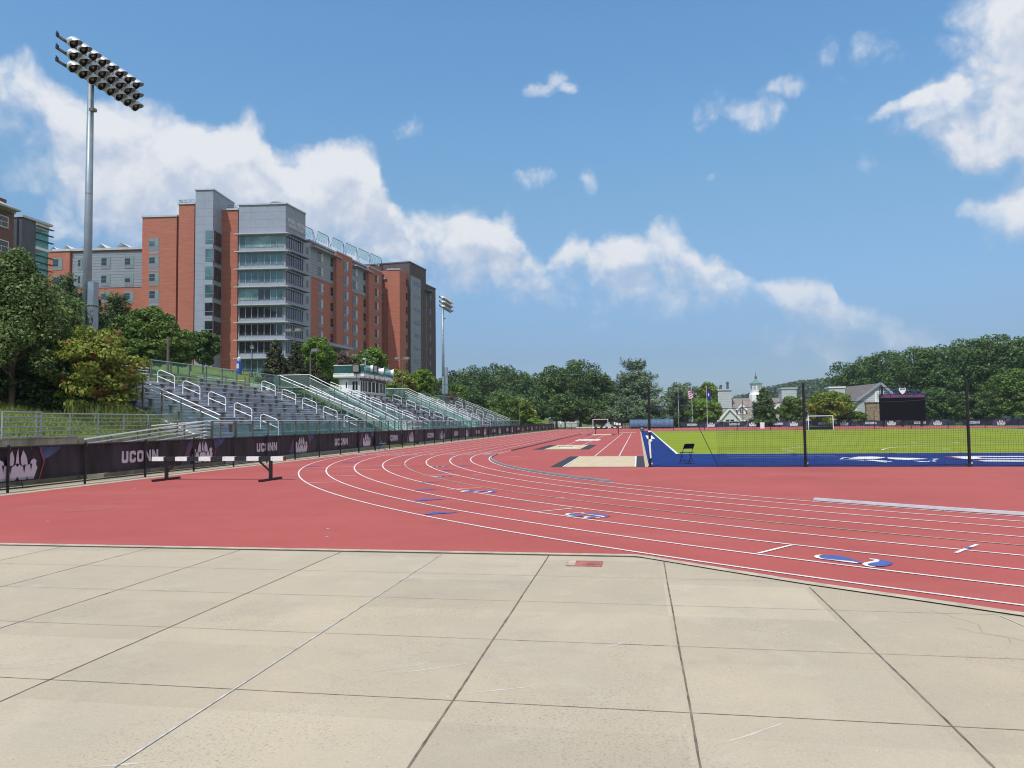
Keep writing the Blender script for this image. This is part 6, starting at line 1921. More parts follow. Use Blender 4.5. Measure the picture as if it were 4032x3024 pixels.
# -- left wing, set further back
LW = Fac(PY(190, 1150, 143)[:2], (cos(radians(6)), sin(radians(6))))
wing = tower
s0 = LW.sz(190, 1000)[0]; s1 = LW.sz(560, 985)[0]; zt = LW.sz(400, 987)[1]
b = MB(); LW.box(b, s0 + 1.5, s1 + 2, ZB, zt, -14, 0); part(b, 'wing_wall', M['brick'], tower)
zl0 = LW.sz(450, 1132)[1]; b = MB(); sm0 = LW.sz(286, 1000)[0]; LW.box(b, sm0, s1 + 1, zl0, zt - .35, .0, .10); part(b, 'wing_siding', M['metalrib'], tower)
b = MB(); LW.box(b, s0 + 1.2, s1 + 1, zt + .003, zt + .5, -14, .5); part(b, 'roof_coping', M['coping'], tower)
b = MB(); sq0, sq1 = LW.sz(190, 1000)[0], LW.sz(283, 1000)[0]; zq = LW.sz(240, 993)[1]; LW.box(b, sq0, sq1, ZB, zq, -6, .7); part(b, 'wing_pavilion', M['brick'], tower)
b = MB(); LW.box(b, sq0 - .1, sq1 + .15, zq + .003, zq + .22, -6, .9); part(b, 'roof_coping', M['coping'], tower)
for (p0, p1, y1, y0, d) in [(208, 246, 1017, 1050, .7), (210, 246, 1085, 1118, .7), (399, 435, 1013, 1046, .10), (491, 528, 1010, 1043, .10), (398, 434, 1081, 1114, .10), (491, 527, 1078, 1112, .10), (398, 434, 1148, 1180, 0), (489, 527, 1146, 1179, 0), (307, 325, 1016, 1049, .10), (306, 324, 1084, 1117, .10), (306, 330, 1150, 1180, 0)]:
    L2 = LW.off(d); a, z1 = L2.sz(p0, y1); c_, z0 = L2.sz(p1, y0); window(L2, tower, a, c_, z0, z1, 'glassdark', panel=.75)
# sawtooth roof canopies over the wing
for (p0, p1, py_, pt) in [(192, 235, 992, 980), (238, 290, 990, 973), (300, 372, 988, 976), (372, 428, 986, 966), (445, 525, 984, 963)]:
    a, zz = LW.sz(p0, py_, -3); c_, _ = LW.sz(p1, py_, -3); zp = LW.sz((p0 + p1) / 2, pt, -5)[1]
    b = MB(); m_ = a + (c_ - a) * .4
    b.add([LW.p(a, -3, zz), LW.p(m_, -3, zp), LW.p(m_, -7, zp), LW.p(a, -7, zz), LW.p(c_, -3, zz), LW.p(c_, -7, zz)], [(0, 1, 2, 3), (1, 4, 5, 2)]); part(b, 'roof_canopy', M['whitetrim'], tower)

# -- long side face behind the corner
sR0 = gl_len; sR1 = RF.sz(1535, 1068)[0]
zR = RF.sz(1300, 985)[1]
b = MB(); RF.box(b, sR0, sR1, ZB, zR, -16, -.5); part(b, 'side_wall', M['brick'], tower)
Rf = RF.off(-.5)
s_bay = Rf.sz(1219, 1100)[0]
b = MB(); Rf.box(b, sR0, s_bay, ZB, zR - .2, .0, .25); part(b, 'bay_wall', M['metalplain'], tower)
for y1, y0 in [(972, 1004), (1037, 1069), (1102, 1134), (1165, 1197), (1230, 1262), (1295, 1327)]:
    R2 = Rf.off(.25); a, z1 = R2.sz(1206.5, y1); c_, z0 = R2.sz(1214.5, y0); b = MB(); R2.box(b, a, c_, z0, z1, 0, .05); f = part(b, 'slot_window', M['frame'], tower); b = MB(); R2.box(b, a + .12, c_ - .12, z0 + .1, z1 - .1, .051, .056); part(b, 'pane', M['glassdark'], f)
zm = Rf.sz(1222, 1088)[1]
s_end = Rf.sz(1527, 1100)[0]
b = MB(); Rf.box(b, s_bay, s_end, zm, zR - .6, 0, .12); part(b, 'side_siding', M['metalrib'], tower)
b = MB(); Rf.box(b, s_bay - .5, s_end, zR + .003, zR + .4, -6, .35); part(b, 'roof_coping', M['metalplain'], tower)
for p0, p1, ya in ((1219, 1328, 0), (1387, 1454, 0), (1503, 1537, 0)):
    a, c_ = Rf.sz(p0, 1000)[0], Rf.sz(p1, 1000)[0]; b = MB(); zz = zR - 1.15; Rf.box(b, a, c_, zz, zz + .35, .12, 1.3); part(b, 'eaves_shade', M['metalplain'], tower)
piers = [(1325, 1386), (1452, 1503)]
for p0, p1 in piers:
    a, c_ = Rf.sz(p0, 1150, .9)[0], Rf.sz(p1, 1150, .9)[0]; b = MB(); Rf.box(b, a, c_, ZB, zR + .15, 0, .9); part(b, 'brick_pier', M['brick'], tower)
    b = MB(); Rf.box(b, a - .1, c_ + .1, zR + .153, zR + .4, 0, 1.0); part(b, 'roof_coping', M['coping'], tower)
zrow1 = Rf.sz(1262, 1115)[1]; zrow0 = Rf.sz(1262, 1157)[1]
fh = (zrow1 - Rf.sz(1262, 1303)[1]) / 3
wh = (zrow1 - zrow0) * .86
for px0, px1, d in ((1251.5, 1272, 0), (1300, 1319, 0), (1352.5, 1371, .9), (1388.5, 1407, 0), (1430, 1445, 0), (1475, 1490, .9), (1505, 1521, 0)):
    for k in range(-2, 7):
        R2 = Rf.off(d + (.12 if (k < 0 and d == 0) else 0)); a = R2.sz(px0, 1150)[0]; c_ = R2.sz(px1, 1150)[0]
        z1 = zrow1 - k * fh + (-.35 if k == -2 and d == 0 else 0); z0 = z1 - wh
        if z0 < ZB + 4: continue
        window(R2, tower, a, c_, z0, z1, 'glassdark', .62, .08, panel=.75 if k >= 0 or d else None, side='coping')
# grey entrance canopy
a, c_ = Rf.sz(1279, 1350, 3)[0], Rf.sz(1372, 1362, 3)[0]; zc = Rf.sz(1290, 1352, 3)[1]
b = MB(); Rf.box(b, a, c_, zc - .6, zc, .0, 4.2); part(b, 'entrance_canopy', M['metalplain'], tower)
b = MB(); Rf.box(b, a + 2, a + 3, ZB, zc - .6, 2.5, 3.2); Rf.box(b, c_ - 4, c_ - 3, ZB, zc - .6, 2.5, 3.2); part(b, 'canopy_column', M['metalplain'], tower)
# glass roof canopies leaning over the parapet
for (xb0, xt, yt, yb) in [(1204, 1242, 904, 937), (1246, 1303, 930, 960), (1305, 1361, 954, 984), (1362, 1413.5, 976, 1007), (1415, 1463.5, 997, 1028), (1465, 1510, 1017, 1046)]:
    c_, zt_ = Rf.sz(xt, yt, -2.5); c0, zb_ = Rf.sz(xt - 20, yt + 31, -.6); a = Rf.sz(xt - 58, yt + 20, -.6)[0]
    w_ = (c0 - a) * 1.12; top = zt_; zb_ -= .2
    b = MB()
    A, B_, C_, D_ = Rf.p(a, -.6, zb_ + .2), Rf.p(c0, -.6, zb_ + .2), Rf.p(c_, -3.2, top), Rf.p(c_ - w_, -3.2, top)
    b.add([A, B_, C_, D_], [(0, 1, 2, 3)]); cn = part(b, 'roof_canopy', M['canopyglass'] if 'canopyglass' in M else M['railglass'], tower)
    b = MB()
    for i in range(5): k = i / 4; b.beam(Vector(A).lerp(Vector(B_), k), Vector(D_).lerp(Vector(C_), k), .14, .14)
    b.beam(D_, C_, .14, .14); b.tube(C_, Rf.p(c_ + .3, -3, zR), .09, n=5); b.tube(C_, Rf.p(c_ + 2.4, -3, zR), .06, n=5); part(b, 'canopy_frame', M['metalplain'], cn)
b = MB(); n = 70
for i in range(n): q = sR0 + 1 + (s_end - sR0) * i / n; b.tube(Rf.p(q, -.8, zR + .4), Rf.p(q, -.8, zR + 1.0), .05, n=4)
part(b, 'roof_snow_guard', M['metaldark'], tower)
# -- orange brick pier and dark brick end tower
D1 = PY(1572, 1200, 186)
EF = Fac((D1.x, D1.y), (cos(radians(9)), sin(radians(9))))
a0, a1, zo, _ = mass(EF, 1527, 1573, 1062, 0, 'brick', 'brick_pier', 8); coping(EF, a0, a1, zo, 0, 8, .3)
ES = Fac(EF.p(a1, 0, 0)[:2], (sin(radians(6)), cos(radians(6))))
e1 = ES.sz(1606, 1150)[0]
b = MB(); ES.box(b, 0, e1, ZB, zo, -8, .02); part(b, 'brick_pier', M['brick'], tower)
zd = ES.sz(1606, 1034)[1]; e2 = ES.sz(1669, 1058)[0]; e3 = ES.sz(1711, 1140)[0]
b = MB(); ES.box(b, e1 - .1, e2, ZB, zd, -14, .6); part(b, 'dark_brick_tower', M['brickdark'], tower)
b = MB(); ES.box(b, e1 - .25, e2 + .15, zd + .003, zd + .3, -14, .75); part(b, 'roof_coping', M['metaldark'], tower)
zd2 = ES.sz(1670, 1121)[1]
b = MB(); ES.box(b, e2, e3, ZB, zd2, -14, .3); part(b, 'dark_brick_wing', M['brickdark'], tower)
b = MB(); ES.box(b, e2, e3 + .15, zd2 + .003, zd2 + .3, -14, .45); part(b, 'roof_coping', M['metaldark'], tower)
E6 = ES.off(.6); g0, g1 = E6.sz(1629, 1150)[0], E6.sz(1656, 1150)[0]; z1, z0 = E6.sz(1640, 1095)[1], E6.sz(1640, 1475)[1]
b = MB(); E6.box(b, g0 - 2.2, g1, z0, z1, 0, .06); part(b, 'siding_strip', M['metalrib'], tower)
for y1 in (1111, 1162, 1213, 1264, 1315, 1366, 1417):
    zz = E6.sz(1640, y1)[1]; b = MB(); E6.box(b, g0, g1 - .3, zz - .95, zz, .06, .12); f = part(b, 'strip_window', M['frame'], tower)
    b = MB(); w = (g1 - .3 - g0) / 4
    for j in range(4): E6.box(b, g0 + j * w + .1, g0 + (j + 1) * w - .1, zz - .85, zz - .1, .121, .126)
    part(b, 'pane', M['glassblue'], f)
E3 = ES.off(.3)
g0, g1 = E3.sz(1670, 1150)[0], E3.sz(1678, 1150)[0]; b = MB(); E3.box(b, g0, g1, E3.sz(1674, 1228)[1], E3.sz(1674, 1145)[1], 0, .06); part(b, 'siding_strip', M['metalrib'], tower)
b = MB(); E3.box(b, g0 - .2, g1 + 2.5, E3.sz(1674, 1147)[1], E3.sz(1674, 1142)[1], 0, 1.6); part(b, 'eaves_shade', M['metaldark'], tower)
b = MB(); E3.box(b, g0, g1, ZB, E3.sz(1674, 1228)[1], 0, .05); part(b, 'brick_strip', M['brick'], tower)
for y1 in range(1162, 1480, 52):
    a, z1 = E3.sz(1692, y1); c_, z0 = E3.sz(1697, y1 + 26); b = MB(); E3.box(b, a, c_, z0, z1, 0, .04); part(b, 'slot_window', M['glassdark'], tower)
for y1 in range(1098, 1480, 55):
    E0 = ES.off(.02); a, z1 = E0.sz(1598.5, y1); c_, z0 = E0.sz(1603.5, y1 + 30); b = MB(); E0.box(b, a, c_, z0, z1, 0, .06); part(b, 'slot_window', M['glassdark'], tower)

# ================================================================== brown brick hall at the far left
BY = 96.0
BF = Fac(PY(56, 1000, BY)[:2], (-.05, 1))
t = empty('brick_hall', BF.p(-8, -4, 6)[:2] + (6.0,), 'brown mottled brick hall with a pale metal roof at the left edge', 'building')
sb, zt = BF.sz(56, 842)
b = MB(); BF.box(b, sb - 26, sb, 5.0, zt, -14, 0); part(b, 'wall', M['brickbrown'], t)
b = MB(); BF.box(b, sb - 26, sb + .15, zt + .003, zt + .45, -14, .15); part(b, 'cornice', M['oldconc'], t)
b = MB(); s2, z2 = BF.sz(48, 825); BF.box(b, sb - 26, sb - .8, zt + .45, zt + 1.9, -13.5, -.6); part(b, 'attic_wall', M['brickbrown'], t)
z3 = BF.sz(82, 828, 1.5)[1]; s3 = BF.sz(82, 828, 1.5)[0]
b = MB(); zh = z3 + 4.3
A = [BF.p(sb - 26, 1.5, z3), BF.p(s3, 1.5, z3), BF.p(s3, -15, z3), BF.p(sb - 26, -15, z3), BF.p(sb - 20, -6.5, zh), BF.p(s3 - 8, -6.5, zh)]
b.add(A, [(0, 1, 5, 4), (1, 2, 5), (2, 3, 4, 5), (3, 0, 4), (3, 2, 1, 0)])
A2 = [(p[0], p[1], p[2] - .25) for p in A[:4]]; b.add(A[:4] + A2, [(0, 4, 5, 1), (1, 5, 6, 2), (4, 7, 6, 5)])
M['metalroof'] = panel_mat('pale_standing_seam_roof', (0.36, 0.37, 0.36), 50, px=.5, joint=.05)
part(b, 'roof', M['metalroof'], t)
for (y1, y0) in ((842, 900), (940, 998), (1040, 1098)):
    a, z1 = BF.sz(-26, y1 - 6); c_, z0 = BF.sz(31, y0); 
    b = MB(); BF.box(b, a, c_, z0, z1, 0, .08); f = part(b, 'window', M['whitetrim'], t)
    b = MB(); BF.box(b, a + .1, (a + c_) / 2 - .04, z0 + .1, (z0 + z1) / 2 - .03, .081, .086); BF.box(b, (a + c_) / 2 + .04, c_ - .12, z0 + .1, (z0 + z1) / 2 - .03, .081, .086); BF.box(b, a + .1, c_ - .12, (z0 + z1) / 2 + .03, z1 - .1, .081, .086); part(b, 'pane', M['glassdark'], f)
    b = MB(); BF.box(b, a - .1, c_ + .15, z0 - .14, z0, 0, .14); part(b, 'sill', M['oldconc'], f)
# its grey stair tower with a glass corner
t = empty('stair_tower', BF.p(6, -3, 6)[:2] + (6.0,), 'dark grey stair tower with a glazed corner and thin sunshades, right of the brown hall', 'building')
GF = Fac(PY(84, 1000, 100)[:2], (-.03, 1))
s1g = GF.sz(139, 1000)[0]; zt1 = GF.sz(84, 854)[1]; s2g = GF.sz(192, 1000)[0]
b = MB(); GF.box(b, 0, s1g, 5, zt1, -6, 0); part(b, 'dark_wall', M['metaldark'], t)
b = MB(); GF.box(b, -.2, s2g + .5, zt1 + .003, zt1 + .35, -6.3, .3); part(b, 'roof_edge', M['coping'], t)
GN = Fac(GF.p(0, 0, 0)[:2], (-GF.n.x, -GF.n.y))
b = MB(); b.obox(GF.p(-.02, -6.2, 5), Vector((GF.u.x, GF.u.y, 0)) * -.3, Vector((GF.n.x, GF.n.y, 0)) * 5.6, (0, 0, zt1 - 5 - .3)); part(b, 'side_wall', M['metaldark'], t)
b = MB(); GF.box(b, s1g, s2g, zt1 - .9, zt1, -6, 0); GF.box(b, s1g, s2g, GF.sz(150, 976)[1] - .25, GF.sz(150, 976)[1] + .2, -6, 0.02); part(b, 'floor_bands', M['whitetrim'], t)
b = MB(); GF.box(b, s1g, s2g - .05, 5, zt1 - .9, -.12, -.04); b.obox(GF.p(s2g - .1, -6, 5), Vector((GF.u.x, GF.u.y, 0)) * .06, Vector((GF.n.x, GF.n.y, 0)) * 5.9, (0, 0, zt1 - 5.9)); M['stairglass'] = glass_mat('pale_green_glass', (0.62, 0.84, 0.80), 0.25); part(b, 'glazing', M['stairglass'], t)
b = MB(); GF.box(b, s1g + .3, s2g - .3, 5, zt1 - 1.2, -5.9, -5.6); GF.box(b, s1g + .2, s1g + .5, 5, zt1 - 1, -6, -.3); part(b, 'back_wall', M['whitetrim'], t)
for y in (888, 914, 942, 1004, 1030, 1056, 1090):
    zz = GF.sz(140, y)[1]; b = MB(); GF.box(b, s1g, s2g + .6, zz - .06, zz + .06, 0, .45); part(b, 'sunshade_blade', M['metaldark'], t)

# ================================================================== shingled house with cupola beyond the far fence
HY = 192.0
HF = Fac(PY(3010, 1650, HY)[:2], (1, -.02))


def hz2(px, py, d=0.0): return HF.sz(px, py, d)


t = empty('shingled_house', HF.p(0, 0, 0), 'shingled house with a white cupola and two square chimneys beyond the far fence', 'house')
sL, sR = hz2(2812, 1600)[0], hz2(3235, 1600)[0]
ze = hz2(3000, 1652)[1]; zr_ = hz2(3000, 1567, -7)[1]
b = MB(); HF.box(b, sL + 1.5, sR - 1, 0, ze, -14, 0); part(b, 'wall', M['lapgrey'], t)
rl, rr = hz2(2880, 1570, -7)[0], hz2(3082, 1570, -7)[0]
b = MB(); b.add([HF.p(sL, .8, ze), HF.p(sR, .8, ze), HF.p(sR - 3, -7, zr_), HF.p(sL + 2.2, -7, zr_), HF.p(sL, -14.8, ze), HF.p(sR, -14.8, ze)], [(0, 1, 2, 3), (4, 3, 2, 5), (0, 3, 4), (1, 5, 2)]); part(b, 'roof', M['shingle'], t)
b = MB(); HF.box(b, sL, sR, ze - .35, ze - .003, .55, .85); part(b, 'eaves_trim', M['whitetrim'], t)
for p0, p1, yt, yb in ((2826, 2880, 1538, 1592), (3077, 3136, 1532, 1600)):
    a, zt = hz2(p0, yt, -3); c_, _ = hz2(p1, yt, -3); zb_ = ze
    b = MB(); HF.box(b, a, c_, zb_ + .5, zt, -8, -3); ch = part(b, 'chimney', M['lapgrey'], t)
    b = MB(); HF.box(b, a - .2, c_ + .2, zt + .002, zt + .35, -8.2, -2.8); part(b, 'cap', M['coping'], ch)
    if p0 < 3000:
        b = MB(); b.lathe(HF.p(a + .6, -5, zt + .35), [(.12, 0), (.12, .8)], 8); b.lathe(HF.p(a + (c_ - a) * .3, -5, zt + .35), [(.2, 0), (.2, .8), (.35, .9), (.35, 1.1)], 8); b.lathe(HF.p(a + (c_ - a) * .78, -5, zt + .35), [(.4, 0), (.3, .3), (.28, 1.4), (.4, 1.5), (.3, 1.9), (0, 1.95)], 10); part(b, 'flue', M['metaldark'], ch)
M['copperbrown'] = mat('brown_copper', (0.16, 0.09, 0.07), 0.5)
# cupola
cs = hz2(2976.5, 1520, -7)[0]; zc0 = hz2(2976, 1563, -7)[1]; zc1 = hz2(2976, 1513, -7)[1]; zc2 = hz2(2976, 1494, -7)[1]; zc3 = hz2(2976, 1466, -7)[1]
cw = (hz2(3000, 1520, -7)[0] - hz2(2955, 1520, -7)[0]) / 2
cc_ = HF.p(cs, -7, 0)
b = MB()
def ocw(r, z): return (r, z)
b.lathe((cc_[0], cc_[1], 0), [(cw * 1.25, zc0 - 2), (cw * 1.25, zc0 + .5), (cw * 1.05, zc0 + .9), (cw * .98, zc0 + 1.2), (cw * .98, zc1 - .2), (cw * 1.15, zc1), (cw * 1.15, zc1 + .15)], 8); cu = part(b, 'cupola', M['whitetrim'], t)
b = MB()
for q in range(8):
    a_ = 2 * pi * (q + .5) / 8; n_ = Vector((cos(a_), sin(a_), 0)); u_ = Vector((-sin(a_), cos(a_), 0)); ap = cw * .98 * cos(pi / 8) + .01; hw_ = cw * .24
    zlo, zhi = zc0 + 1.7, zc1 - .6; C0 = Vector((cc_[0], cc_[1], 0)) + n_ * ap
    for i in range(3):
        for j in range(5):
            x0 = -hw_ + 2 * hw_ * i / 3 + .03; x1 = -hw_ + 2 * hw_ * (i + 1) / 3 - .03; y0 = zlo + (zhi - zlo) * j / 5 + .03; y1 = zlo + (zhi - zlo) * (j + 1) / 5 - .03
            b.add([C0 + u_ * x0 + Vector((0, 0, y0)), C0 + u_ * x1 + Vector((0, 0, y0)), C0 + u_ * x1 + Vector((0, 0, y1)), C0 + u_ * x0 + Vector((0, 0, y1))], [(0, 1, 2, 3)])
part(b, 'window_panes', M['glassteal'], cu)
b = MB(); hh = zc2 - zc1
b.lathe((cc_[0], cc_[1], zc1 + .15), [(cw * 1.22, 0), (cw * .85, hh * .14), (cw * .5, hh * .42), (cw * .25, hh * .75), (cw * .12, hh * 1.0), (cw * .1, hh * 1.2), (.0, hh * 1.25)], 16); part(b, 'copper_roof', M['copper'], cu)
b = MB(); b.lathe((cc_[0], cc_[1], zc2), [(.05, 0), (.3, .4), (.3, .7), (.08, 1.1), (.05, zc3 - zc2)], 8); part(b, 'finial', M['copperbrown'], cu)
# front gable and dormers
def gable(p0, p1, pt, ybase, ytop, d, name='gable'):
    a, zb_ = hz2(p0, ybase, d); c_, _ = hz2(p1, ybase, d); m_, zt = hz2(pt, ytop, d)
    b = MB(); b.add([HF.p(a, d, zb_), HF.p(c_, d, zb_), HF.p(m_, d, zt), HF.p(m_, d - 6, zt)], [(0, 1, 2)]); g_ = part(b, name, M['lapgrey'] if name != 'gable' else M['gablewhite'], t)
    b = MB(); o_ = .45
    b.add([HF.p(a - o_, d + .3, zb_ - .1), HF.p(m_, d + .3, zt + .4), HF.p(m_, d - 6.5, zt + .4), HF.p(a - o_, d - 6.5, zb_ - .1), HF.p(c_ + o_, d + .3, zb_ - .1), HF.p(c_ + o_, d - 6.5, zb_ - .1)], [(0, 1, 2, 3), (1, 4, 5, 2)]); part(b, 'gable_roof', M['shingle'], g_)
    b = MB(); b.beam(HF.p(a - o_, d + .32, zb_ - .15), HF.p(m_, d + .32, zt + .3), .1, .45); b.beam(HF.p(m_, d + .32, zt + .3), HF.p(c_ + o_, d + .32, zb_ - .15), .1, .45); part(b, 'bargeboard', M['whitetrim'], g_)
    return g_
M['gablewhite'] = panel_mat('white_gable_boards', (0.62, 0.62, 0.60), 0.55, joint=.06)
g_ = gable(2842, 2909, 2873, 1650, 1612, 2.5)
a, z1 = hz2(2855, 1651, 2.5); c_, z0 = hz2(2893, 1660, 2.5)
b = MB(); HF.box(b, hz2(2836, 1650, 2.5)[0], hz2(2915, 1650, 2.5)[0], 0, z1 + .2, -1, 2.45); part(b, 'porch_wall', M['whitetrim'], t)
b = MB(); HF.box(b, a + .15, (a + c_) / 2 - .1, z0 + .1, z1 - .1, 2.5, 2.52); HF.box(b, (a + c_) / 2 + .1, c_ - .15, z0 + .1, z1 - .1, 2.5, 2.52); part(b, 'porch_window', M['glassdark'], t)
for (p0, p1, pt, yb, yt, yw) in ((2907, 2934, 2920.5, 1612, 1599, 1630), (3052, 3074, 3063, 1612, 1598, 1628)):
    g_ = gable(p0, p1, pt, yb, yt, -1.0, 'dormer')
    a, z1 = hz2(p0 + 3, yb, -1.2); c_, z0 = hz2(p1 - 3, yw, -1.2); b = MB(); HF.box(b, a - .3, c_ + .3, z0, z1 + .1, -4, -1.02); part(b, 'dormer_wall', M['whitetrim'], g_)
    b = MB(); w = c_ - a
    for i in range(2):
        for j in range(2): HF.box(b, a + w * (.16 + .36 * i), a + w * (.46 + .36 * i), z0 + (z1 - z0) * (.12 + .4 * j), z0 + (z1 - z0) * (.46 + .4 * j), -1.02, -1.0)
    part(b, 'dormer_window', M['glassdark'], g_)

# ================================================================== pale grey house by the scoreboard
KY = 172.0
KF = Fac(PY(3420, 1650, KY)[:2], (cos(radians(-4)), sin(radians(-4))))
t = empty('grey_house', KF.p(0, 0, 0), 'pale grey clapboard house with a skylight and a rubble stone wall, left of the scoreboard', 'house')
a, zl = KF.sz(3356, 1590); c_, zr2 = KF.sz(3520, 1560); ap, zt = KF.sz(3466, 1513)
b = MB()
pf = [(a, 0), (c_, 0), (c_, zr2 - .2), (ap, zt), (a, zl)]
V = [KF.p(x, 0, z) for x, z in pf] + [KF.p(x, -14, z) for x, z in pf]
b.add(V, [(0, 1, 2, 3, 4), (9, 8, 7, 6, 5)] + [(i, i + 5, (i + 1) % 5 + 5, (i + 1) % 5) for i in range(5)][:3]); part(b, 'wall', M['lapgrey'], t)
b = MB(); sl_ = (zt - zl) / (ap - a); o_ = .5
e0 = KF.p(a - o_, .5, zl - o_ * sl_); e1_ = KF.p(ap, .5, zt + .25); e2_ = KF.p(c_ + .6, .5, zr2 - .4)
rb = KF.sz(3357, 1521, -16)
f0, f1, f2 = KF.p(a - o_ - 3.5, -16, zl - o_ * sl_), KF.p(ap - 3.5, -16, zt + .25), KF.p(c_ + .6, -16, zr2 - .4)
b.add([e0, e1_, f1, f0, e2_, f2], [(0, 1, 2, 3), (1, 4, 5, 2)]); b.add([(p[0], p[1], p[2] - .3) for p in (e0, e1_, f1, f0, e2_, f2)], [(3, 2, 1, 0), (2, 5, 4, 1)]); part(b, 'roof', M['shingledark'], t)
b = MB(); b.beam(e0, e1_, .12, .5); b.beam(e1_, e2_, .12, .5); part(b, 'bargeboard', M['metalplain'], t)
# skylight lying on the roof slope
def roofpt(x, d, h=.12): return Vector(KF.p(x, d, zl + (x - a) * sl_ + h))
b = MB(); x0, x1 = a + (ap - a) * .55, a + (ap - a) * .90
b.add([roofpt(x0, -9), roofpt(x1, -9), roofpt(x1, -13), roofpt(x0, -13), roofpt(x0, -9, .6), roofpt(x1, -9, .6), roofpt(x1, -13, .6), roofpt(x0, -13, .6)], [(0, 1, 5, 4), (1, 2, 6, 5), (2, 3, 7, 6), (3, 0, 4, 7)]); sk_ = part(b, 'skylight', M['coping'], t)
b = MB(); b.add([roofpt(x0, -9, .61), roofpt(x1, -9, .61), roofpt(x1, -13, .61), roofpt(x0, -13, .61)], [(0, 1, 2, 3)]); part(b, 'pane', M['glassteal'], sk_)
q0, z1 = KF.sz(3444, 1541); q1, z0 = KF.sz(3480, 1583); b = MB(); KF.box(b, q0, q1, z0, z1, 0, .12); f = part(b, 'window', M['whitetrim'], t); b = MB(); KF.box(b, q0 + .3, q1 - .3, z0 + .3, z1 - .25, .121, .13); part(b, 'pane', M['lapgrey'], f)
q0, z1 = KF.sz(3354, 1602); q1, z0 = KF.sz(3373, 1618); b = MB(); KF.box(b, q0, q1, z0, z1, 0, .12); f = part(b, 'window', M['whitetrim'], t); b = MB(); KF.box(b, q0 + .2, q1 - .25, z0 + .2, z1 - .2, .121, .13); part(b, 'pane', M['glassteal'], f)
q0, z1 = KF.sz(3410, 1587, 1.2); q1 = KF.sz(3530, 1587, 1.2)[0]; b = MB(); KF.box(b, q0, q1, 0, z1, .02, 1.2); part(b, 'stone_wall', M['stone'], t); b = MB(); KF.box(b, q0 - .1, q1, z1 + .002, z1 + .2, .02, 1.35); part(b, 'stone_cap', M['oldconc'], t)
q0, z1 = KF.sz(3265, 1528, -10); q1, _ = KF.sz(3327, 1528, -10); b = MB(); KF.box(b, q0, q1, 3, z1, -15, -10); part(b, 'chimney', M['lapgrey'], t)
b = MB(); KF.box(b, q0 - .2, q1 + .2, z1 + .002, z1 + .3, -15.2, -9.8); part(b, 'chimney_cap', M['whitetrim'], t)
b = MB(); wA, wz = KF.sz(3300, 1559, -5); wB = KF.sz(3358, 1590, -5)[0]; KF.box(b, wA, wB, 0, zl - 1, -14, -3); part(b, 'side_wing', M['lapgrey'], t)
b = MB(); b.add([KF.p(wA - .5, -2.6, zl - 2.0), KF.p(wB + .3, -2.6, zl - 2.0), KF.p(wB + 2.5, -9, zl + 1.6), KF.p(wA, -9, zl + 1.6)], [(0, 1, 2, 3)]); part(b, 'wing_roof', M['shingledark'], t)
# barely visible pale building behind the white pine
p0, p1 = PY(2380, 1690, 215), PY(2480, 1690, 215); z1 = PY(2420, 1568, 215).z
t = empty('white_building', ((p0.x + p1.x) / 2, 222, 0), 'pale building glimpsed between the dark tree and the white pine', 'building')
b = MB(); b.box((p0.x, 216, 0), (p1.x, 228, z1)); part(b, 'wall', M['lap'], t)
b = MB(); b.add([(p0.x - .5, 215.5, z1), (p1.x + .5, 215.5, z1), (p1.x + .5, 222, z1 + 3), (p0.x - .5, 222, z1 + 3)], [(0, 1, 2, 3)]); part(b, 'roof', M['shingle'], t)
p0, p1 = PY(2160, 1690, 230), PY(2270, 1690, 230); z1 = PY(2200, 1650, 230).z
t = empty('white_shed', ((p0.x + p1.x) / 2, 236, 0), 'low white shed glimpsed between the trunks beyond the end of the track', 'shed')
b = MB(); b.box((p0.x, 231, 0), (p1.x, 240, z1)); part(b, 'wall', M['lap'], t)
b = MB(); b.add([(p0.x - .3, 230.6, z1), (p1.x + .3, 230.6, z1), (p1.x + .3, 236, z1 + 2), (p0.x - .3, 236, z1 + 2)], [(0, 1, 2, 3)]); part(b, 'roof', M['coping'], t)
p0, p1 = PY(2600, 1690, 260), PY(2660, 1690, 260); z1 = PY(2640, 1640, 260).z
t = empty('grey_roofed_house', ((p0.x + p1.x) / 2, 266, 0), 'small grey roofed house seen low beside the blue team shelter', 'house')
b = MB(); b.box((p0.x, 261, 0), (p1.x, 270, z1 * .6)); part(b, 'wall', M['lap'], t)
b = MB(); b.add([(p0.x - .4, 260.5, z1 * .6), (p1.x + .4, 260.5, z1 * .6), (p1.x + .4, 265, z1), (p0.x - .4, 265, z1)], [(0, 1, 2, 3)]); part(b, 'roof', M['metalplain'], t)

# ================================================================== scoreboard
SY = 152.0
p0, p1 = PY(3469, 1650, SY), PY(3646, 1650, SY)
zb_, zs, zh = PY(3550, 1655, SY).z, PY(3550, 1567, SY).z, PY(3550, 1553, SY).z
t = empty('scoreboard', ((p0.x + p1.x) / 2, SY, 0), 'big black video scoreboard under a blue arched truss', 'scoreboard')
w = p1.x - p0.x; xc = (p0.x + p1.x) / 2
b = MB(); b.box((p0.x, SY, zb_), (p1.x, SY + .8, zs)); part(b, 'screen', M['screen'], t)
b = MB(); b.box((p0.x - .05, SY - .05, zs + .002), (p1.x + .05, SY + .8, zh)); sb_ = part(b, 'name_board', M['navy'], t)
b = MB(); put_text(b, 'GEORGE J. SHERMAN FAMILY SPORTS COMPLEX', (p0.x + .15, SY - .06, zs + (zh - zs) * .22), (1, 0, 0), (0, 0, 1), (zh - zs) * .58, w - .3); part(b, 'lettering', M['signred'], sb_)
b = MB(); zt = PY(3550, 1530, SY).z; n = 10
top = lambda k: zh + .1 + (zt - zh - .1) * sin(pi * k)
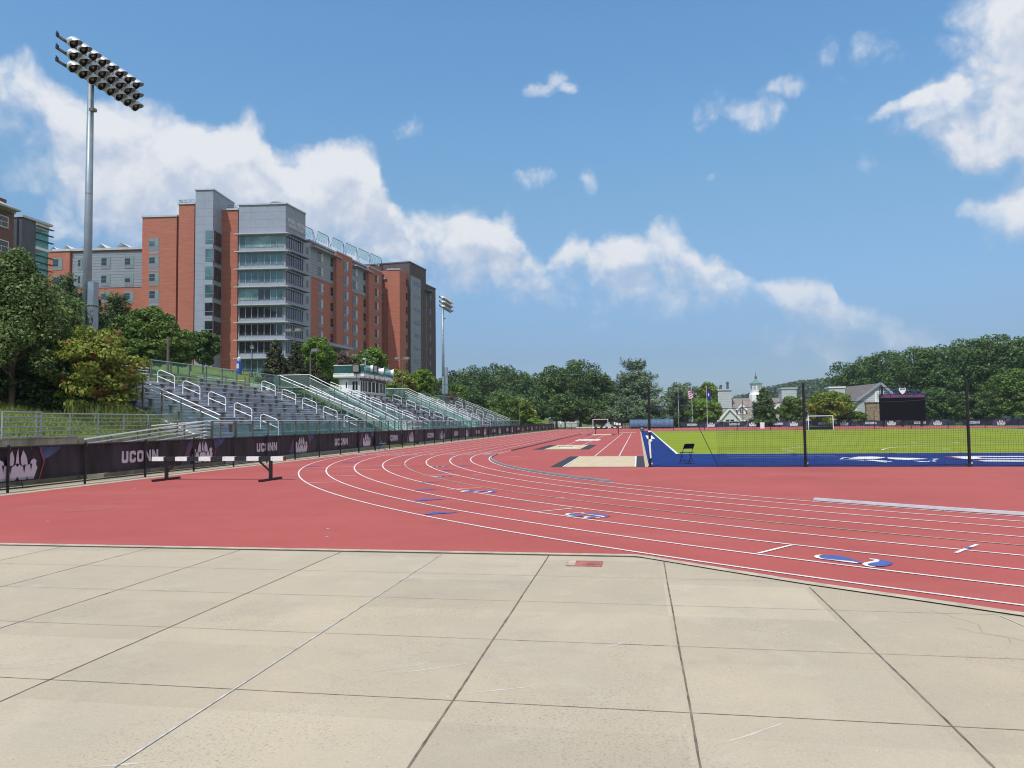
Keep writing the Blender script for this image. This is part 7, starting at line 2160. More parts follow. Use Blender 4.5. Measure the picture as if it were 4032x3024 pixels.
pts = [(p0.x + w * i / n, SY + .1, top(i / n)) for i in range(n + 1)]
b.path(pts, .07, 6); b.beam((p0.x, SY + .1, zh + .08), (p1.x, SY + .1, zh + .08), .12, .12)
for i in range(1, n):
    x = p0.x + w * i / n; b.beam((x, SY + .1, zh + .1), (x, SY + .1, top(i / n)), .09, .09)
    x2 = p0.x + w * (i + (1 if i % 2 else -1)) / n; b.beam((x, SY + .1, top(i / n) if i % 2 == 0 else top(i / n)), (x2, SY + .1, zh + .1), .08, .08)
M['trussblue'] = mat('dark_blue_truss_paint', (0.02, 0.045, 0.15), 0.5)
part(b, 'arched_truss', M['trussblue'], t)
b = MB(); zz0, zz1 = PY(3551, 1553, SY).z, PY(3551, 1525, SY).z; hh = zz1 - zz0
sh = [(-.46, .62), (-.30, .28), (0, 0), (.30, .28), (.46, .62), (.38, .95), (0, .86), (-.38, .95)]
b.add([(xc + a * hh, SY - .08, zz0 + z * hh) for a, z in sh] + [(xc + a * hh, SY + .08, zz0 + z * hh) for a, z in sh], [tuple(range(8)), tuple(range(15, 7, -1))] + [(i, i + 8, (i + 1) % 8 + 8, (i + 1) % 8) for i in range(8)]); em_ = part(b, 'emblem', M['whitetrim'], t)
b = MB(); b.add([(xc + a * hh, SY - .09, zz0 + z * hh) for a, z in [(-.30, .85), (-.30, .60), (0, .70), (.30, .60), (.30, .85), (0, .80)]], [tuple(range(6))]); part(b, 'emblem_band', M['navy'], em_)
b = MB(); b.path([(p0.x + .2, SY + .9, zh), (p0.x + .2, SY + .9, zt + .25), (p1.x, SY + .9, zt + .45), (p1.x, SY + .9, zh)], .06, 4); part(b, 'rear_frame', M['black'], t)
for x in (p0.x + .6, xc, p1.x - .6): b = MB(); b.box((x - .2, SY + .2, 0), (x + .2, SY + .6, zb_ - .002)); part(b, 'column', M['black'], t)
b = MB(); b.box((p0.x + .1, SY - .3, zh + .0), (p0.x + .45, SY + .05, zh + 1.3)); b.lathe((p0.x + .28, SY - .12, zh + 1.3), [(.3, 0), (.32, .12), (0, .2)], 10); part(b, 'loudspeaker', M['black'], t)

# ================================================================== lamp posts and small street furniture
def lantern(px, ybase, ytop, Yd, label):
    p = PY(px, ybase, Yd); zt = PY(px, ytop, Yd).z; zb0 = min(H(p.x, Yd) - .1, p.z)
    t = empty('street_lamp', (p.x, Yd, p.z), label, 'street lamp', 'dark lantern street lamps on the slope'); h = zt - p.z; k = h / 4.4
    b = MB(); b.tube((0, 0, zb0 - p.z), (0, 0, h * .78), .075 * k, .05 * k, 8); b.lathe((0, 0, 0), [(.2 * k, 0), (.2 * k, .25 * k), (.12 * k, .45 * k), (.09 * k, .9 * k)], 10); b.lathe((0, 0, h * .78), [(.05 * k, 0), (.13 * k, .08 * k), (.13 * k, .14 * k)], 10); b.build('post', M['lampblack'], t)
    b = MB(); b.lathe((0, 0, h * .81), [(.12 * k, 0), (.20 * k, .10 * k), (.23 * k, .30 * k), (.20 * k, .36 * k)], 12); b.build('globe', M['lampglass'], t, True)
    b = MB(); b.lathe((0, 0, h * .81 + .34 * k), [(.34 * k, 0), (.30 * k, .06 * k), (.14 * k, .20 * k), (.06 * k, .26 * k), (.06 * k, .34 * k), (0, .42 * k)], 12); b.build('cap', M['lampblack'], t)
    return t


lantern(419, 1400, 1282, 52, 'dark lantern lamp nearest the left trees, beside the big mast')
L2 = lantern(751, 1492, 1317, 70, 'dark lantern lamp with a small blue ribbon on its post, before the brick tower'); 
b = MB(); k_ = 1.75; b.box((-.09, -.09, 2.6), (.09, .09, 2.72)); b.box((.02, -.10, 2.35), (.16, -.09, 2.65)); b.build('ribbon', M['emerg'], L2)
lantern(992, 1490, 1348, 84, 'dark lantern lamp beside the blue post in front of the ribbon windows')
lantern(1528, 1500, 1428, 150, 'small distant lantern lamp right of the press box')


def shoebox(px, ybase, ytop, Yd, label, heads=2, wood=False):
    p = PY(px, ybase, Yd); zt = PY(px, ytop, Yd).z; zb0 = H(p.x, Yd) - .1
    t = empty('area_light', (p.x, Yd, p.z), label, 'light pole', 'bronze area light poles on the slope'); h = zt - p.z
    b = MB(); b.tube((0, 0, zb0 - p.z), (0, 0, h), .10, .08, 8); b.build('pole', M['bronzepole'], t)
    if heads:
        for sx in ((-1, 1) if heads == 2 else (1,)):
            b = MB(); b.tube((0, 0, h - .1), (sx * .35, 0, h + .05), .04, n=5); b.box((sx * .25, -.3, h), (sx * .25 + sx * .65, .3, h + .28)); b.build('lamp_head', M['bracket'], t)
            b = MB(); b.box((sx * .30, -.27, h - .012), (sx * .30 + sx * .55, .27, h - .001)); b.build('lens', M['lampglass'], t)
    return t


shoebox(1158, 1510, 1305, 78, 'tall bronze light pole with two square heads left of the bright maples')
shoebox(1222, 1580, 1385, 74, 'bare bronze pole just right of the two-headed light pole', 1)
shoebox(661, 1450, 1325, 46, 'plain wooden pole in front of the left deciduous tree', 0)
shoebox(1585, 1585, 1415, 92, 'bronze light pole with two floodlight heads right of the press box')
shoebox(1526, 1585, 1490, 100, 'slim pole beside the right end of the press box', 0)
shoebox(2046, 1660, 1575, 125, 'thin pole at the far end of the grandstands before the yellow-green bushes', 1)
shoebox(2926, 1668, 1577, 182, 'bare thin pole standing before the shingled roof', 0)
shoebox(3290, 1660, 1574, 165, 'bare thin pole in front of the yellow-topped round tree', 0)
p = PY(941, 1483, 86); zt = PY(941, 1413, 86).z
t = empty('emergency_post', (p.x, 86, p.z), 'bright blue emergency call post before the tower entrance', 'call post')
b = MB(); h = zt - p.z; b.lathe((0, 0, -1.0), [(.32, 0), (.32, h + .7), (.26, h + .8)], 12); b.build('body', M['emerg'], t); b = MB(); b.lathe((0, 0, h - .2), [(.2, 0), (.24, .1), (.24, .3), (.1, .42), (0, .44)], 12); b.build('beacon', M['lampglass'], t)
b = MB(); b.box((-.15, -.335, h * .45), (.15, -.32, h * .72)); b.build('call_panel', M['alu'], t)
# dark handrails on the slope by the tower
t = empty('path_railing', PY(800, 1490, 74), 'dark railing along the path on the grass slope below the brick tower', 'railing')
P_ = [PY(x, y, 76 + i * 2.2) for i, (x, y) in enumerate([(690, 1464), (735, 1464), (780, 1463), (825, 1462), (870, 1461), (915, 1460), (960, 1460), (1005, 1460)])]
for p in P_: b = MB(); b.tube((p.x, p.y, H(p.x, p.y) - .2), tuple(p), .04, n=5); part(b, 'post', M['lampblack'], t)
b = MB(); b.path([tuple(p) for p in P_], .04, 5); b.path([(p.x, p.y, p.z - .45) for p in P_], .03, 5); part(b, 'rails', M['lampblack'], t)
# riprap slope
b = MB()
for i in range(420):
    px, py = R.uniform(985, 1060), R.uniform(1488, 1520); p = PY(px, py, R.uniform(54, 60)); 
    x, y = p.x, p.y; z = max(H(x, y), 0) ; s = R.uniform(.12, .32)
    vv = [(x + s * R.uniform(.6, 1) * a, y + s * R.uniform(.6, 1) * c_, z + s * d * R.uniform(.6, 1)) for a, c_, d in ((1, 0, .2), (0, 1, .2), (-1, 0, .2), (0, -1, .2), (0, 0, .9), (.5, .5, .6), (0, 0, -.3))]
    b.add(vv, [(0, 1, 4), (1, 2, 4), (2, 3, 4), (3, 0, 4), (1, 0, 6), (2, 1, 6), (3, 2, 6), (0, 3, 6)])
tag(b.build('riprap_rocks', M['rock']), 'bed of pale broken rock on the slope behind the nearest grandstand', 'rocks', None, 'stuff')
# ------------------------------------------------------------------ foliage
def leaves(cent, nrm, size, aspect=0.6, jitter=0.72, rng=NR, bias_up=0.5):
    n = len(cent)
    nn = nrm + rng.normal(0, jitter, (n, 3)); nn[:, 2] += bias_up
    nn /= np.linalg.norm(nn, axis=1)[:, None] + 1e-9
    t = rng.normal(0, 1, (n, 3)); t -= (t * nn).sum(1)[:, None] * nn; t /= np.linalg.norm(t, axis=1)[:, None] + 1e-9
    bt = np.cross(nn, t); s = (size * rng.uniform(.6, 1.35, n))[:, None]
    fold = nn * s * 0.18
    V = np.empty((n, 4, 3)); V[:, 0] = cent - t * s; V[:, 1] = cent + bt * s * aspect + fold; V[:, 2] = cent + t * s; V[:, 3] = cent - bt * s * aspect + fold
    return V.reshape(-1, 3), np.arange(n * 4).reshape(n, 4)


def clump_points(clumps, n, rng=NR, shell=.5):
    C = np.array([c for c, r in clumps]); Rr = np.array([r for c, r in clumps])
    w = (Rr.prod(1)) ** (2 / 3); idx = rng.choice(len(C), n, p=w / w.sum())
    d = rng.normal(0, 1, (n, 3)); d /= np.linalg.norm(d, axis=1)[:, None]
    rad = shell + (1.08 - shell) * rng.random(n) ** .6
    return C[idx] + d * Rr[idx] * rad[:, None], d, idx


def limb(b, p, q, r0, r1, rng, wob=.12, n=4):
    p, q = Vector(p), Vector(q); L = (q - p).length; pts = [p]
    for i in range(1, n): pts.append(p.lerp(q, i / n) + Vector((rng.uniform(-1, 1), rng.uniform(-1, 1), rng.uniform(-.3, .6))) * L * wob * .4)
    pts.append(q)
    for i in range(n): b.tube(pts[i], pts[i + 1], r0 + (r1 - r0) * i / n, r0 + (r1 - r0) * (i + 1) / n, 7)


def broadleaf(base, h, w, label, lm, name='deciduous_tree', bark='bark', n=7000, leaf=.16, nclump=26, crown0=.22, group=None, shape='round', seed=1, cat='tree', trunk=True, flat=1.0, lean=0.0, csize=.30):
    rng = random.Random(seed); nrng = np.random.default_rng(seed)
    base = Vector(base); t = empty(name, base, label, cat, group)
    zc = h * (crown0 + 1) / 2; rz = h * (1 - crown0) / 2; rx = w / 2
    clumps = []
    for i in range(nclump):
        a = 2.39996 * i + rng.uniform(-.4, .4); v = -1 + 2 * (i + .5) / nclump; v = max(-.95, min(.95, v + rng.uniform(-.12, .12)))
        hr = sqrt(max(0, 1 - v * v))
        if shape == 'oval': hr = hr ** .8
        elif shape == 'cone': hr = max(.1, (1 - (v + 1) / 2) ** .8) * 1.05
        elif shape == 'vase': hr = hr * (0.62 + .38 * (v + 1) / 2)
        elif shape == 'dome': hr = sqrt(max(0.02, 1 - max(0, v) ** 2)) if v > 0 else 0.92 + .08 * v
        k = rng.uniform(.62, .86); s = csize * rng.uniform(.75, 1.3)
        c = (cos(a) * hr * rx * k + lean * v, sin(a) * hr * rx * k, zc + v * rz * .80)
        clumps.append((c, (rx * s, rx * s, min(rx, rz) * s * rng.uniform(.6, .9) * flat)))
    for i in range(nclump // 3):
        clumps.append(((rng.uniform(-.4, .4) * rx, rng.uniform(-.4, .4) * rx, zc + rng.uniform(-.5, .5) * rz), (rx * .34, rx * .34, rz * .26)))
    P, d, idx = clump_points(clumps, n, nrng)
    ok = P[:, 2] > h * .02
    P, d, idx = P[ok], d[ok], idx[ok]
    V, Q = leaves(P, d, leaf, rng=nrng)
    hue = nrng.random(len(clumps))[idx] * .6 + nrng.random(len(idx)) * .4
    np_mesh('crown', V, Q, M[lm], t, hue)
    if trunk:
        b = MB(); r = max(.05, h * .017); top = Vector((lean * .2, 0, h * (crown0 + .28)))
        b.tube((0, 0, -.4), (0, 0, h * crown0 * .6), r * 1.25, r, 9); limb(b, (0, 0, h * crown0 * .6), top, r, r * .55, rng)
        cs = rng.sample(range(nclump), min(nclump, 11))
        for i in cs: limb(b, (top.x * rng.random(), 0, h * (crown0 * .7 + .22 * rng.random())), clumps[i][0], r * .42, r * .08, rng)
        limb(b, top, (0, 0, h * .86), r * .5, r * .12, rng)
        o = b.build('trunk', M[bark], t)
    return t


def conifer(base, h, w, label, lm, name='conifer_tree', n=6000, leaf=.13, tiers=16, group=None, seed=1, open_=0.0, bottom=.06, droop=.15, power=.8, bark='bark', cat='tree', thick=.10, asp=.28):
    rng = random.Random(seed); nrng = np.random.default_rng(seed)
    t = empty(name, Vector(base), label, cat, group)
    b = MB(); b.tube((0, 0, -.4), (0, 0, h * .95), h * .016, h * .003, 8)
    pts, dirs, hues = [], [], []; br = []
    for k in range(tiers):
        f = (k + .5 * rng.random()) / tiers; z = h * (bottom + (1 - bottom) * f * .97)
        L = w / 2 * (1 - f) ** power * rng.uniform(.78, 1.12) + w * .02; m = rng.randint(5, 7); a0 = rng.uniform(0, 6.28)
        for j in range(m):
            a = a0 + 2 * pi * j / m + rng.uniform(-.25, .25); l = L * rng.uniform(.7, 1.08)
            dz = -droop * l + (.55 * l if f > .85 else 0) + rng.uniform(-.06, .1) * l
            br.append((z, a, l, dz, f))
            b.tube((0, 0, z), (cos(a) * l * .9, sin(a) * l * .9, z + dz * .9), h * .004 * (1 - f) + .012, .006, 5)
    W = np.array([x[2] ** 1.15 for x in br]); idx = nrng.choice(len(br), n, p=W / W.sum()); B_ = np.array([(x[0], x[1], x[2], x[3]) for x in br])[idx]
    s = .12 + .9 * nrng.random(n) ** .75; lat = nrng.normal(0, 1, n) * B_[:, 2] * .16 * (.35 + s * (1.2 - s) * 1.6)
    ca, sa = np.cos(B_[:, 1]), np.sin(B_[:, 1])
    x = ca * B_[:, 2] * s - sa * lat; y = sa * B_[:, 2] * s + ca * lat
    z = B_[:, 0] + B_[:, 3] * s - np.abs(lat) * .18 + nrng.normal(0, 1, n) * w * thick * .22 + (s > .9) * .05 * w * .3
    P = np.stack([x, y, z], 1)
    d = np.stack([ca * .5, sa * .5, np.full(n, .9)], 1)
    V, Q = leaves(P, d, leaf, aspect=asp, jitter=.55, rng=nrng, bias_up=.2)
    hue = nrng.random(len(br))[idx] * .6 + nrng.random(n) * .4
    np_mesh('foliage', V, Q, M[lm], t, hue); b.build('trunk', M[bark], t)
    return t


M['lf_dark'] = leaf_mat('dark_green_leaves', (0.035, 0.08, 0.024), (0.13, 0.208, 0.051), .22, .5)
M['lf_fore'] = leaf_mat('foreground_green_leaves', (0.058, 0.109, 0.031), (0.192, 0.262, 0.079), .25, .8, accent=(0.243, 0.307, 0.090), acc_th=.64)
M['lf_mid'] = leaf_mat('fresh_green_leaves', (0.054, 0.109, 0.020), (0.179, 0.262, 0.051), .28, .6)
M['lf_bright'] = leaf_mat('bright_green_leaves', (0.077, 0.160, 0.018), (0.211, 0.333, 0.038), .3, .6)
M['lf_sumac'] = leaf_mat('yellow_green_leaves_with_red', (0.109, 0.160, 0.026), (0.307, 0.346, 0.058), .3, 1.0, accent=(0.282, 0.109, 0.051), acc_th=.61)
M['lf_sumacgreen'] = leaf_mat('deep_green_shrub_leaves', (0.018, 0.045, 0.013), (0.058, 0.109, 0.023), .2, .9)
M['lf_yellow'] = leaf_mat('yellow_tipped_leaves', (0.064, 0.122, 0.015), (0.192, 0.262, 0.032), .28, .35, accent=(0.400, 0.400, 0.038), acc_th=.60)
M['lf_purple'] = leaf_mat('plum_brown_leaves', (0.058, 0.036, 0.031), (0.141, 0.090, 0.064), .2, .8)
M['lf_pale'] = leaf_mat('pale_olive_leaves', (0.090, 0.141, 0.064), (0.224, 0.275, 0.122), .3, .7)
M['ndl_dark'] = leaf_mat('dark_spruce_needles', (0.020, 0.038, 0.018), (0.064, 0.090, 0.044), .1, .9)
M['ndl_brown'] = leaf_mat('dull_olive_spruce_needles', (0.036, 0.044, 0.023), (0.102, 0.109, 0.051), .1, .9)
M['ndl_pine'] = leaf_mat('white_pine_needles', (0.059, 0.11, 0.056), (0.211, 0.288, 0.147), .15, .8)
M['ndl_left'] = leaf_mat('soft_pine_needles', (0.044, 0.084, 0.033), (0.141, 0.211, 0.079), .15, .9)
M['lf_far'] = leaf_mat('distant_wood_leaves', (0.039, 0.085, 0.028), (0.134, 0.216, 0.062), .2, .25)


def place(px, Yd, ytop, wpx, base_py=None, zb=None):
    """base point, height and width in metres for a tree seen at photo column px, top ytop, width wpx"""
    p = PY(px, 1600, Yd); z = H(p.x, Yd) if zb is None else zb
    if base_py is not None: z = PY(px, base_py, Yd).z
    zt = PY(px, ytop, Yd).z
    return (p.x, Yd, z), zt - z, wpx * depth(p.x, Yd) / F_PX


# ---- left foreground
b_, h_, w_ = place(95, 28.2, 985, 420, zb=2.65)
broadleaf((-26.0, 27.6, 2.62), h_ + .1, 5.3, 'leafy green tree with a bare grey trunk on the grass bank at the left edge', 'lf_fore', n=34000, leaf=.072, nclump=70, crown0=.17, shape='cone', seed=3, csize=.17, flat=1.5, lean=.1)
b_, h_, w_ = place(330, 33.5, 1190, 330)
broadleaf((-28.2, 31.0, 3.2), 5.4, 6.2, 'mid green leafy tree at the foot of the big floodlight mast', 'lf_fore', n=14000, leaf=.09, nclump=36, crown0=.06, seed=8, csize=.24, trunk=True)
# sumac: dark dense body and yellow-green, reddish top
b_, h_, w_ = place(430, 30.6, 1385, 270)
broadleaf((-23.4, 29.2, 1.9), 4.5, 4.3, 'rounded yellow-green shrub flushed with red beside the nearest grandstand', 'lf_sumac', 'leafy_shrub', n=11000, leaf=.095, nclump=44, crown0=.02, seed=12, csize=.22, cat='shrub', shape='dome', flat=.55, trunk=True)
broadleaf((-25.3, 29.6, 2.3), 2.6, 5.4, 'dark green shrub mass in shade between the left tree and the reddish shrub', 'lf_sumacgreen', 'leafy_shrub', n=9000, leaf=.09, nclump=30, crown0=.0, seed=14, cat='shrub', shape='dome', flat=.7, trunk=True)
broadleaf((-27.5, 25.2, 2.7), 3.0, 4.2, 'dark shrub in deep shade at the far left under the leafy tree', 'lf_sumacgreen', 'leafy_shrub', n=6000, leaf=.1, nclump=24, crown0=.0, seed=15, cat='shrub', shape='dome', trunk=True)
broadleaf((-29.5, 28.6, 3.6), 3.6, 5.0, 'dark green shrub behind the bare trunk of the left tree', 'lf_sumacgreen', 'leafy_shrub', n=6000, leaf=.1, nclump=24, crown0=.0, seed=16, cat='shrub', shape='dome', trunk=True)
# soft pines behind the mast
for i, (px, Yd, yt, wp, lab) in enumerate([(60, 40, 1250, 230, 'soft-needled pine at the left edge below the brown brick hall'), (255, 46, 1085, 260, 'soft-needled pine left of the big floodlight mast'), (345, 50, 1120, 170, 'dark soft-needled pine right behind the big floodlight mast'), (455, 54, 1165, 220, 'soft-needled pine right of the big floodlight mast')]):
    b_, h_, w_ = place(px, Yd, yt, wp); conifer(b_, h_, w_ * 1.15, lab, 'ndl_left', 'pine_tree', n=12000, leaf=.17, tiers=16, seed=20 + i, bottom=.04, power=.6, droop=-.05, thick=.18, asp=.22)
b_, h_, w_ = place(590, 52, 1205, 290); broadleaf(b_, h_, w_, 'broad green tree between the big mast and the brick tower', 'lf_mid', n=20000, leaf=.13, nclump=50, crown0=.08, seed=31, csize=.22)
b_, h_, w_ = place(500, 49, 1330, 240); broadleaf(b_, h_, w_, 'low leafy tree behind the back fence gap of the nearest grandstand', 'lf_mid', n=9000, leaf=.12, nclump=30, crown0=.03, seed=32, csize=.24)
b_, h_, w_ = place(700, 58, 1290, 130); broadleaf(b_, h_, w_, 'slim leafy tree right of the broad green tree', 'lf_mid', n=6000, leaf=.13, nclump=24, crown0=.1, seed=33)
b_, h_, w_ = place(798, 66, 1295, 120); broadleaf(b_, h_, w_, 'small dark young tree right of the ribboned lantern lamp', 'lf_dark', n=7000, leaf=.13, nclump=28, crown0=.2, seed=34, shape='oval')
# ---- slope right of the tower
for i, (px, Yd, yt, wp, lab) in enumerate([(1085, 70, 1340, 135, 'dark spruce behind the right end of the nearest grandstand'), (1165, 78, 1345, 110, 'dark spruce standing next to the two-headed light pole'), (1225, 80, 1420, 130, 'low dark spruce below the bright maple')]):
    b_, h_, w_ = place(px, Yd, yt, wp); conifer(b_, h_, w_ * 1.15, lab, 'ndl_brown', 'spruce_tree', n=11000, leaf=.16, tiers=20, seed=40 + i, bottom=.02, power=.75, droop=.02, thick=.13)
b_, h_, w_ = place(1247, 88, 1322, 150); broadleaf(b_, h_, w_, 'bright green maple in front of the grey entrance canopy', 'lf_bright', n=10000, leaf=.18, nclump=36, crown0=.08, seed=44, shape='oval')
b_, h_, w_ = place(1345, 100, 1385, 110); broadleaf(b_, h_, w_, 'plum-brown leafed tree between the bright maples', 'lf_purple', n=6000, leaf=.18, nclump=26, crown0=.05, seed=45)
b_, h_, w_ = place(1420, 108, 1385, 140); broadleaf(b_, h_, w_, 'wide light green tree behind the press box', 'lf_mid', n=8000, leaf=.2, nclump=30, crown0=.05, seed=46)
b_, h_, w_ = place(1470, 112, 1358, 110); broadleaf(b_, h_, w_, 'taller bright green maple above the press box loudspeakers', 'lf_bright', n=8000, leaf=.2, nclump=30, crown0=.08, seed=47, shape='oval')
b_, h_, w_ = place(1285, 90, 1468, 100); broadleaf(b_, h_, w_, 'small light green shrub left of the press box', 'lf_bright', 'leafy_shrub', n=4500, leaf=.17, nclump=20, crown0=.0, seed=48, cat='shrub')
b_, h_, w_ = place(1575, 102, 1455, 130); broadleaf(b_, h_, w_, 'yellow-green shrub behind the floodlight pole right of the press box', 'lf_sumac', 'leafy_shrub', n=6000, leaf=.18, nclump=26, crown0=.0, seed=49, cat='shrub')
b_, h_, w_ = place(1545, 98, 1505, 100); broadleaf(b_, h_, w_, 'low green shrub at the right corner of the press box', 'lf_mid', 'leafy_shrub', n=4000, leaf=.16, nclump=18, crown0=.0, seed=50, cat='shrub')
b_, h_, w_ = place(1667, 112, 1446, 90); broadleaf(b_, h_, w_, 'small bright maple in front of the dark brick tower end', 'lf_bright', n=7000, leaf=.19, nclump=26, crown0=.08, seed=51, shape='oval')
b_, h_, w_ = place(1620, 112, 1530, 110); broadleaf(b_, h_, w_, 'brownish shrub under the small bright maple', 'lf_purple', 'leafy_shrub', n=3500, leaf=.18, nclump=16, crown0=.0, seed=52, cat='shrub')
# ---- beyond the stands
for i, (px, Yd, yt, wp, lm, lab) in enumerate([(1770, 128, 1545, 120, 'lf_purple', 'brownish shrub at the foot of the second mast'), (1805, 140, 1500, 120, 'lf_mid', 'light green tree just right of the second mast'), (1875, 138, 1550, 110, 'lf_sumacgreen', 'dark shrub above the last grandstand handrail'), (1985, 146, 1540, 130, 'lf_mid', 'green bush behind the thin pole at the far stands'),
                                              (2040, 148, 1548, 90, 'lf_bright', 'small bright bush behind the end of the grandstands'), (2070, 152, 1575, 80, 'lf_yellow', 'yellow-green bush right of the thin pole'), (1930, 140, 1600, 110, 'lf_mid', 'low bush under the woods at the end of the grandstands')]):
    b_, h_, w_ = place(px, Yd, yt, wp, zb=0.5); broadleaf(b_, h_, w_, lab, lm, 'leafy_shrub' if 'shrub' in lab or 'bush' in lab else 'deciduous_tree', n=5500, leaf=.22, nclump=26, crown0=.0, seed=60 + i, cat='shrub' if 'shrub' in lab or 'bush' in lab else 'tree')
b_, h_, w_ = place(2085, 150, 1630, 110, zb=0.0); broadleaf(b_, h_, w_, 'spreading low yellow-green hedge just before the end of the banner fence', 'lf_bright', 'leafy_shrub', n=5000, leaf=.2, nclump=24, crown0=.0, seed=70, cat='shrub', shape='dome', flat=.5)
WL = [(1725, 200, 1480, 150), (1800, 215, 1450, 170), (1885, 222, 1432, 180), (1960, 228, 1420, 180), (2030, 225, 1445, 150), (2090, 222, 1462, 150), (1840, 190, 1520, 150), (1990, 195, 1530, 160), (2110, 190, 1560, 120)]
WN = ['first', 'second', 'third', 'fourth', 'fifth', 'sixth']
for i, (px, Yd, yt, wp) in enumerate(WL):
    b_, h_, w_ = place(px, Yd, yt, wp, zb=1.0)
    lab = ('%s tree from the left in the back row of the wood beyond the grandstands' % WN[i]) if i < 6 else ['lower front tree of the wood, above the last handrail', 'lower front tree of the wood, left of the tall dark oak', 'lower front tree tucked against the tall dark oak'][i - 6]
    broadleaf(b_, h_, w_ * 1.15, lab, 'lf_far', n=8500, leaf=.30, nclump=44, crown0=.12, seed=80 + i, csize=.22, group='woodland trees beyond the grandstands')
# big dark oaks
for i, (px, Yd, yt, wp, lab, c0) in enumerate([(2190, 182, 1428, 170, 'tall dark oak at the left of the big pair beyond the track', .10), (2285, 186, 1405, 210, 'tallest dark oak of the big pair beyond the track', .10), (2370, 190, 1462, 130, 'dark oak leaning out right toward the white pine', .08), (2225, 176, 1545, 150, 'lower dark tree with a pale bare trunk beside the banner fence end', .16), (2340, 178, 1570, 150, 'lower dark tree behind the distant white goal', .06)]):
    b_, h_, w_ = place(px, Yd, yt, wp, zb=0.0); broadleaf(b_, h_, w_ * 1.12, lab, 'lf_dark', n=13000, leaf=.27, nclump=60, crown0=c0, seed=100 + i, csize=.2, bark='barkpale', shape='oval')
# white pine
b_, h_, w_ = place(2502, 176, 1422, 235, zb=0.0)
conifer(b_, h_, w_ * 1.32, 'big white pine with tiered branches behind the blue team shelter', 'ndl_pine', 'pine_tree', n=24000, leaf=.34, tiers=19, seed=120, bottom=.05, power=.52, droop=-.03, thick=.085, asp=.3)
# flag group
b_, h_, w_ = place(2690, 205, 1497, 170, zb=0.0); broadleaf(b_, h_, w_ * 1.1, 'airy pale olive tree behind the flagpoles', 'lf_pale', n=6000, leaf=.27, nclump=40, crown0=.15, seed=130, csize=.18)
b_, h_, w_ = place(2790, 198, 1495, 90, zb=0.0); broadleaf(b_, h_, w_ * 1.1, 'yellow-topped tree between the flags and the square chimney', 'lf_yellow', n=5000, leaf=.27, nclump=30, crown0=.1, seed=131)
b_, h_, w_ = place(2675, 180, 1545, 95, zb=0.0); conifer(b_, h_, w_ * 1.1, 'dark broad spruce behind the small dark blue flag', 'ndl_dark', 'spruce_tree', n=7000, leaf=.26, tiers=16, seed=132, bottom=.03, power=.45, droop=.0, thick=.2)
b_, h_, w_ = place(2775, 176, 1562, 120, zb=0.0); broadleaf(b_, h_, w_ * 1.1, 'rounded yellow-green tree behind the tallest flagpole', 'lf_bright', n=7500, leaf=.25, nclump=36, crown0=.05, seed=133, flat=.7)
b_, h_, w_ = place(3008, 172, 1530, 125, zb=0.0); conifer(b_, h_, w_ * 1.15, 'dense dark green pointed tree in front of the cupola house', 'lf_dark', 'deciduous_tree', n=9000, leaf=.27, tiers=22, seed=134, bottom=.02, power=.62, droop=.05, thick=.16, asp=.6)
b_, h_, w_ = place(3118, 174, 1556, 95, zb=0.0); broadleaf(b_, h_, w_ * 1.15, 'small leafy tree left of the middle net pole, before the square chimney', 'lf_mid', n=6500, leaf=.25, nclump=34, crown0=.04, seed=135, shape='oval')
b_, h_, w_ = place(3268, 168, 1532, 190, zb=0.0); broadleaf(b_, h_, w_ * 1.05, 'wide yellow-topped round tree behind the white hockey goal', 'lf_yellow', n=12000, leaf=.25, nclump=54, crown0=.03, seed=136, flat=.8, csize=.22, shape='dome')
b_, h_, w_ = place(3385, 166, 1622, 60, zb=0.0); broadleaf(b_, h_, w_ * 1.1, 'low bright shrub at the foot of the grey clapboard house', 'lf_mid', 'leafy_shrub', n=3500, leaf=.2, nclump=16, crown0=.0, seed=137, cat='shrub', shape='dome')
# right hand big trees
RT = [(3330, 225, 1410, 150, 'airy oak rising left of the dark tree belt, above the grey house'), (3420, 226, 1385, 150, 'oak with sky gaps behind the ridge of the grey house'), (3500, 215, 1360, 190, 'broad dark tree behind the scoreboard, left part of the belt'), (3610, 205, 1345, 210, 'broad dark tree directly behind the scoreboard'), (3720, 200, 1335, 210, 'dark tree just right of the scoreboard'),
      (3830, 192, 1310, 230, 'tall dark tree behind the rightmost net pole'), (3940, 188, 1292, 240, 'tallest dark tree of the belt near the right edge'), (4040, 184, 1310, 220, 'dark tree cut by the right picture edge')]
for i, (px, Yd, yt, wp, lab) in enumerate(RT):
    b_, h_, w_ = place(px, Yd, yt, wp, zb=0.0); broadleaf(b_, h_, w_ * 1.2, lab, 'lf_dark' if i > 1 else 'lf_far', n=11500 if i > 1 else 6500, leaf=.30, nclump=64 if i > 1 else 40, crown0=.16, seed=150 + i, csize=.2, flat=.72, bark='barkpale', group='big dark trees at the right')
for i, (px, Yd, yt, wp, lab) in enumerate([(3690, 184, 1520, 130, 'lower dark tree filling the gap right of the scoreboard'), (3790, 180, 1540, 120, 'ivy-clad low tree left of the rightmost net pole'), (3880, 182, 1530, 120, 'low dark tree right of the rightmost net pole')]):
    b_, h_, w_ = place(px, Yd, yt, wp, zb=0.0); broadleaf(b_, h_, w_ * 1.2, lab, 'lf_dark', n=5000, leaf=.28, nclump=30, crown0=.02, seed=165 + i, csize=.24)
b_, h_, w_ = place(3985, 170, 1440, 200, zb=0.0); broadleaf(b_, h_, w_ * 1.05, 'lighter green spreading tree at the right edge behind the far banner', 'lf_mid', n=12000, leaf=.25, nclump=50, crown0=.04, seed=170, flat=.75, shape='dome', csize=.22)
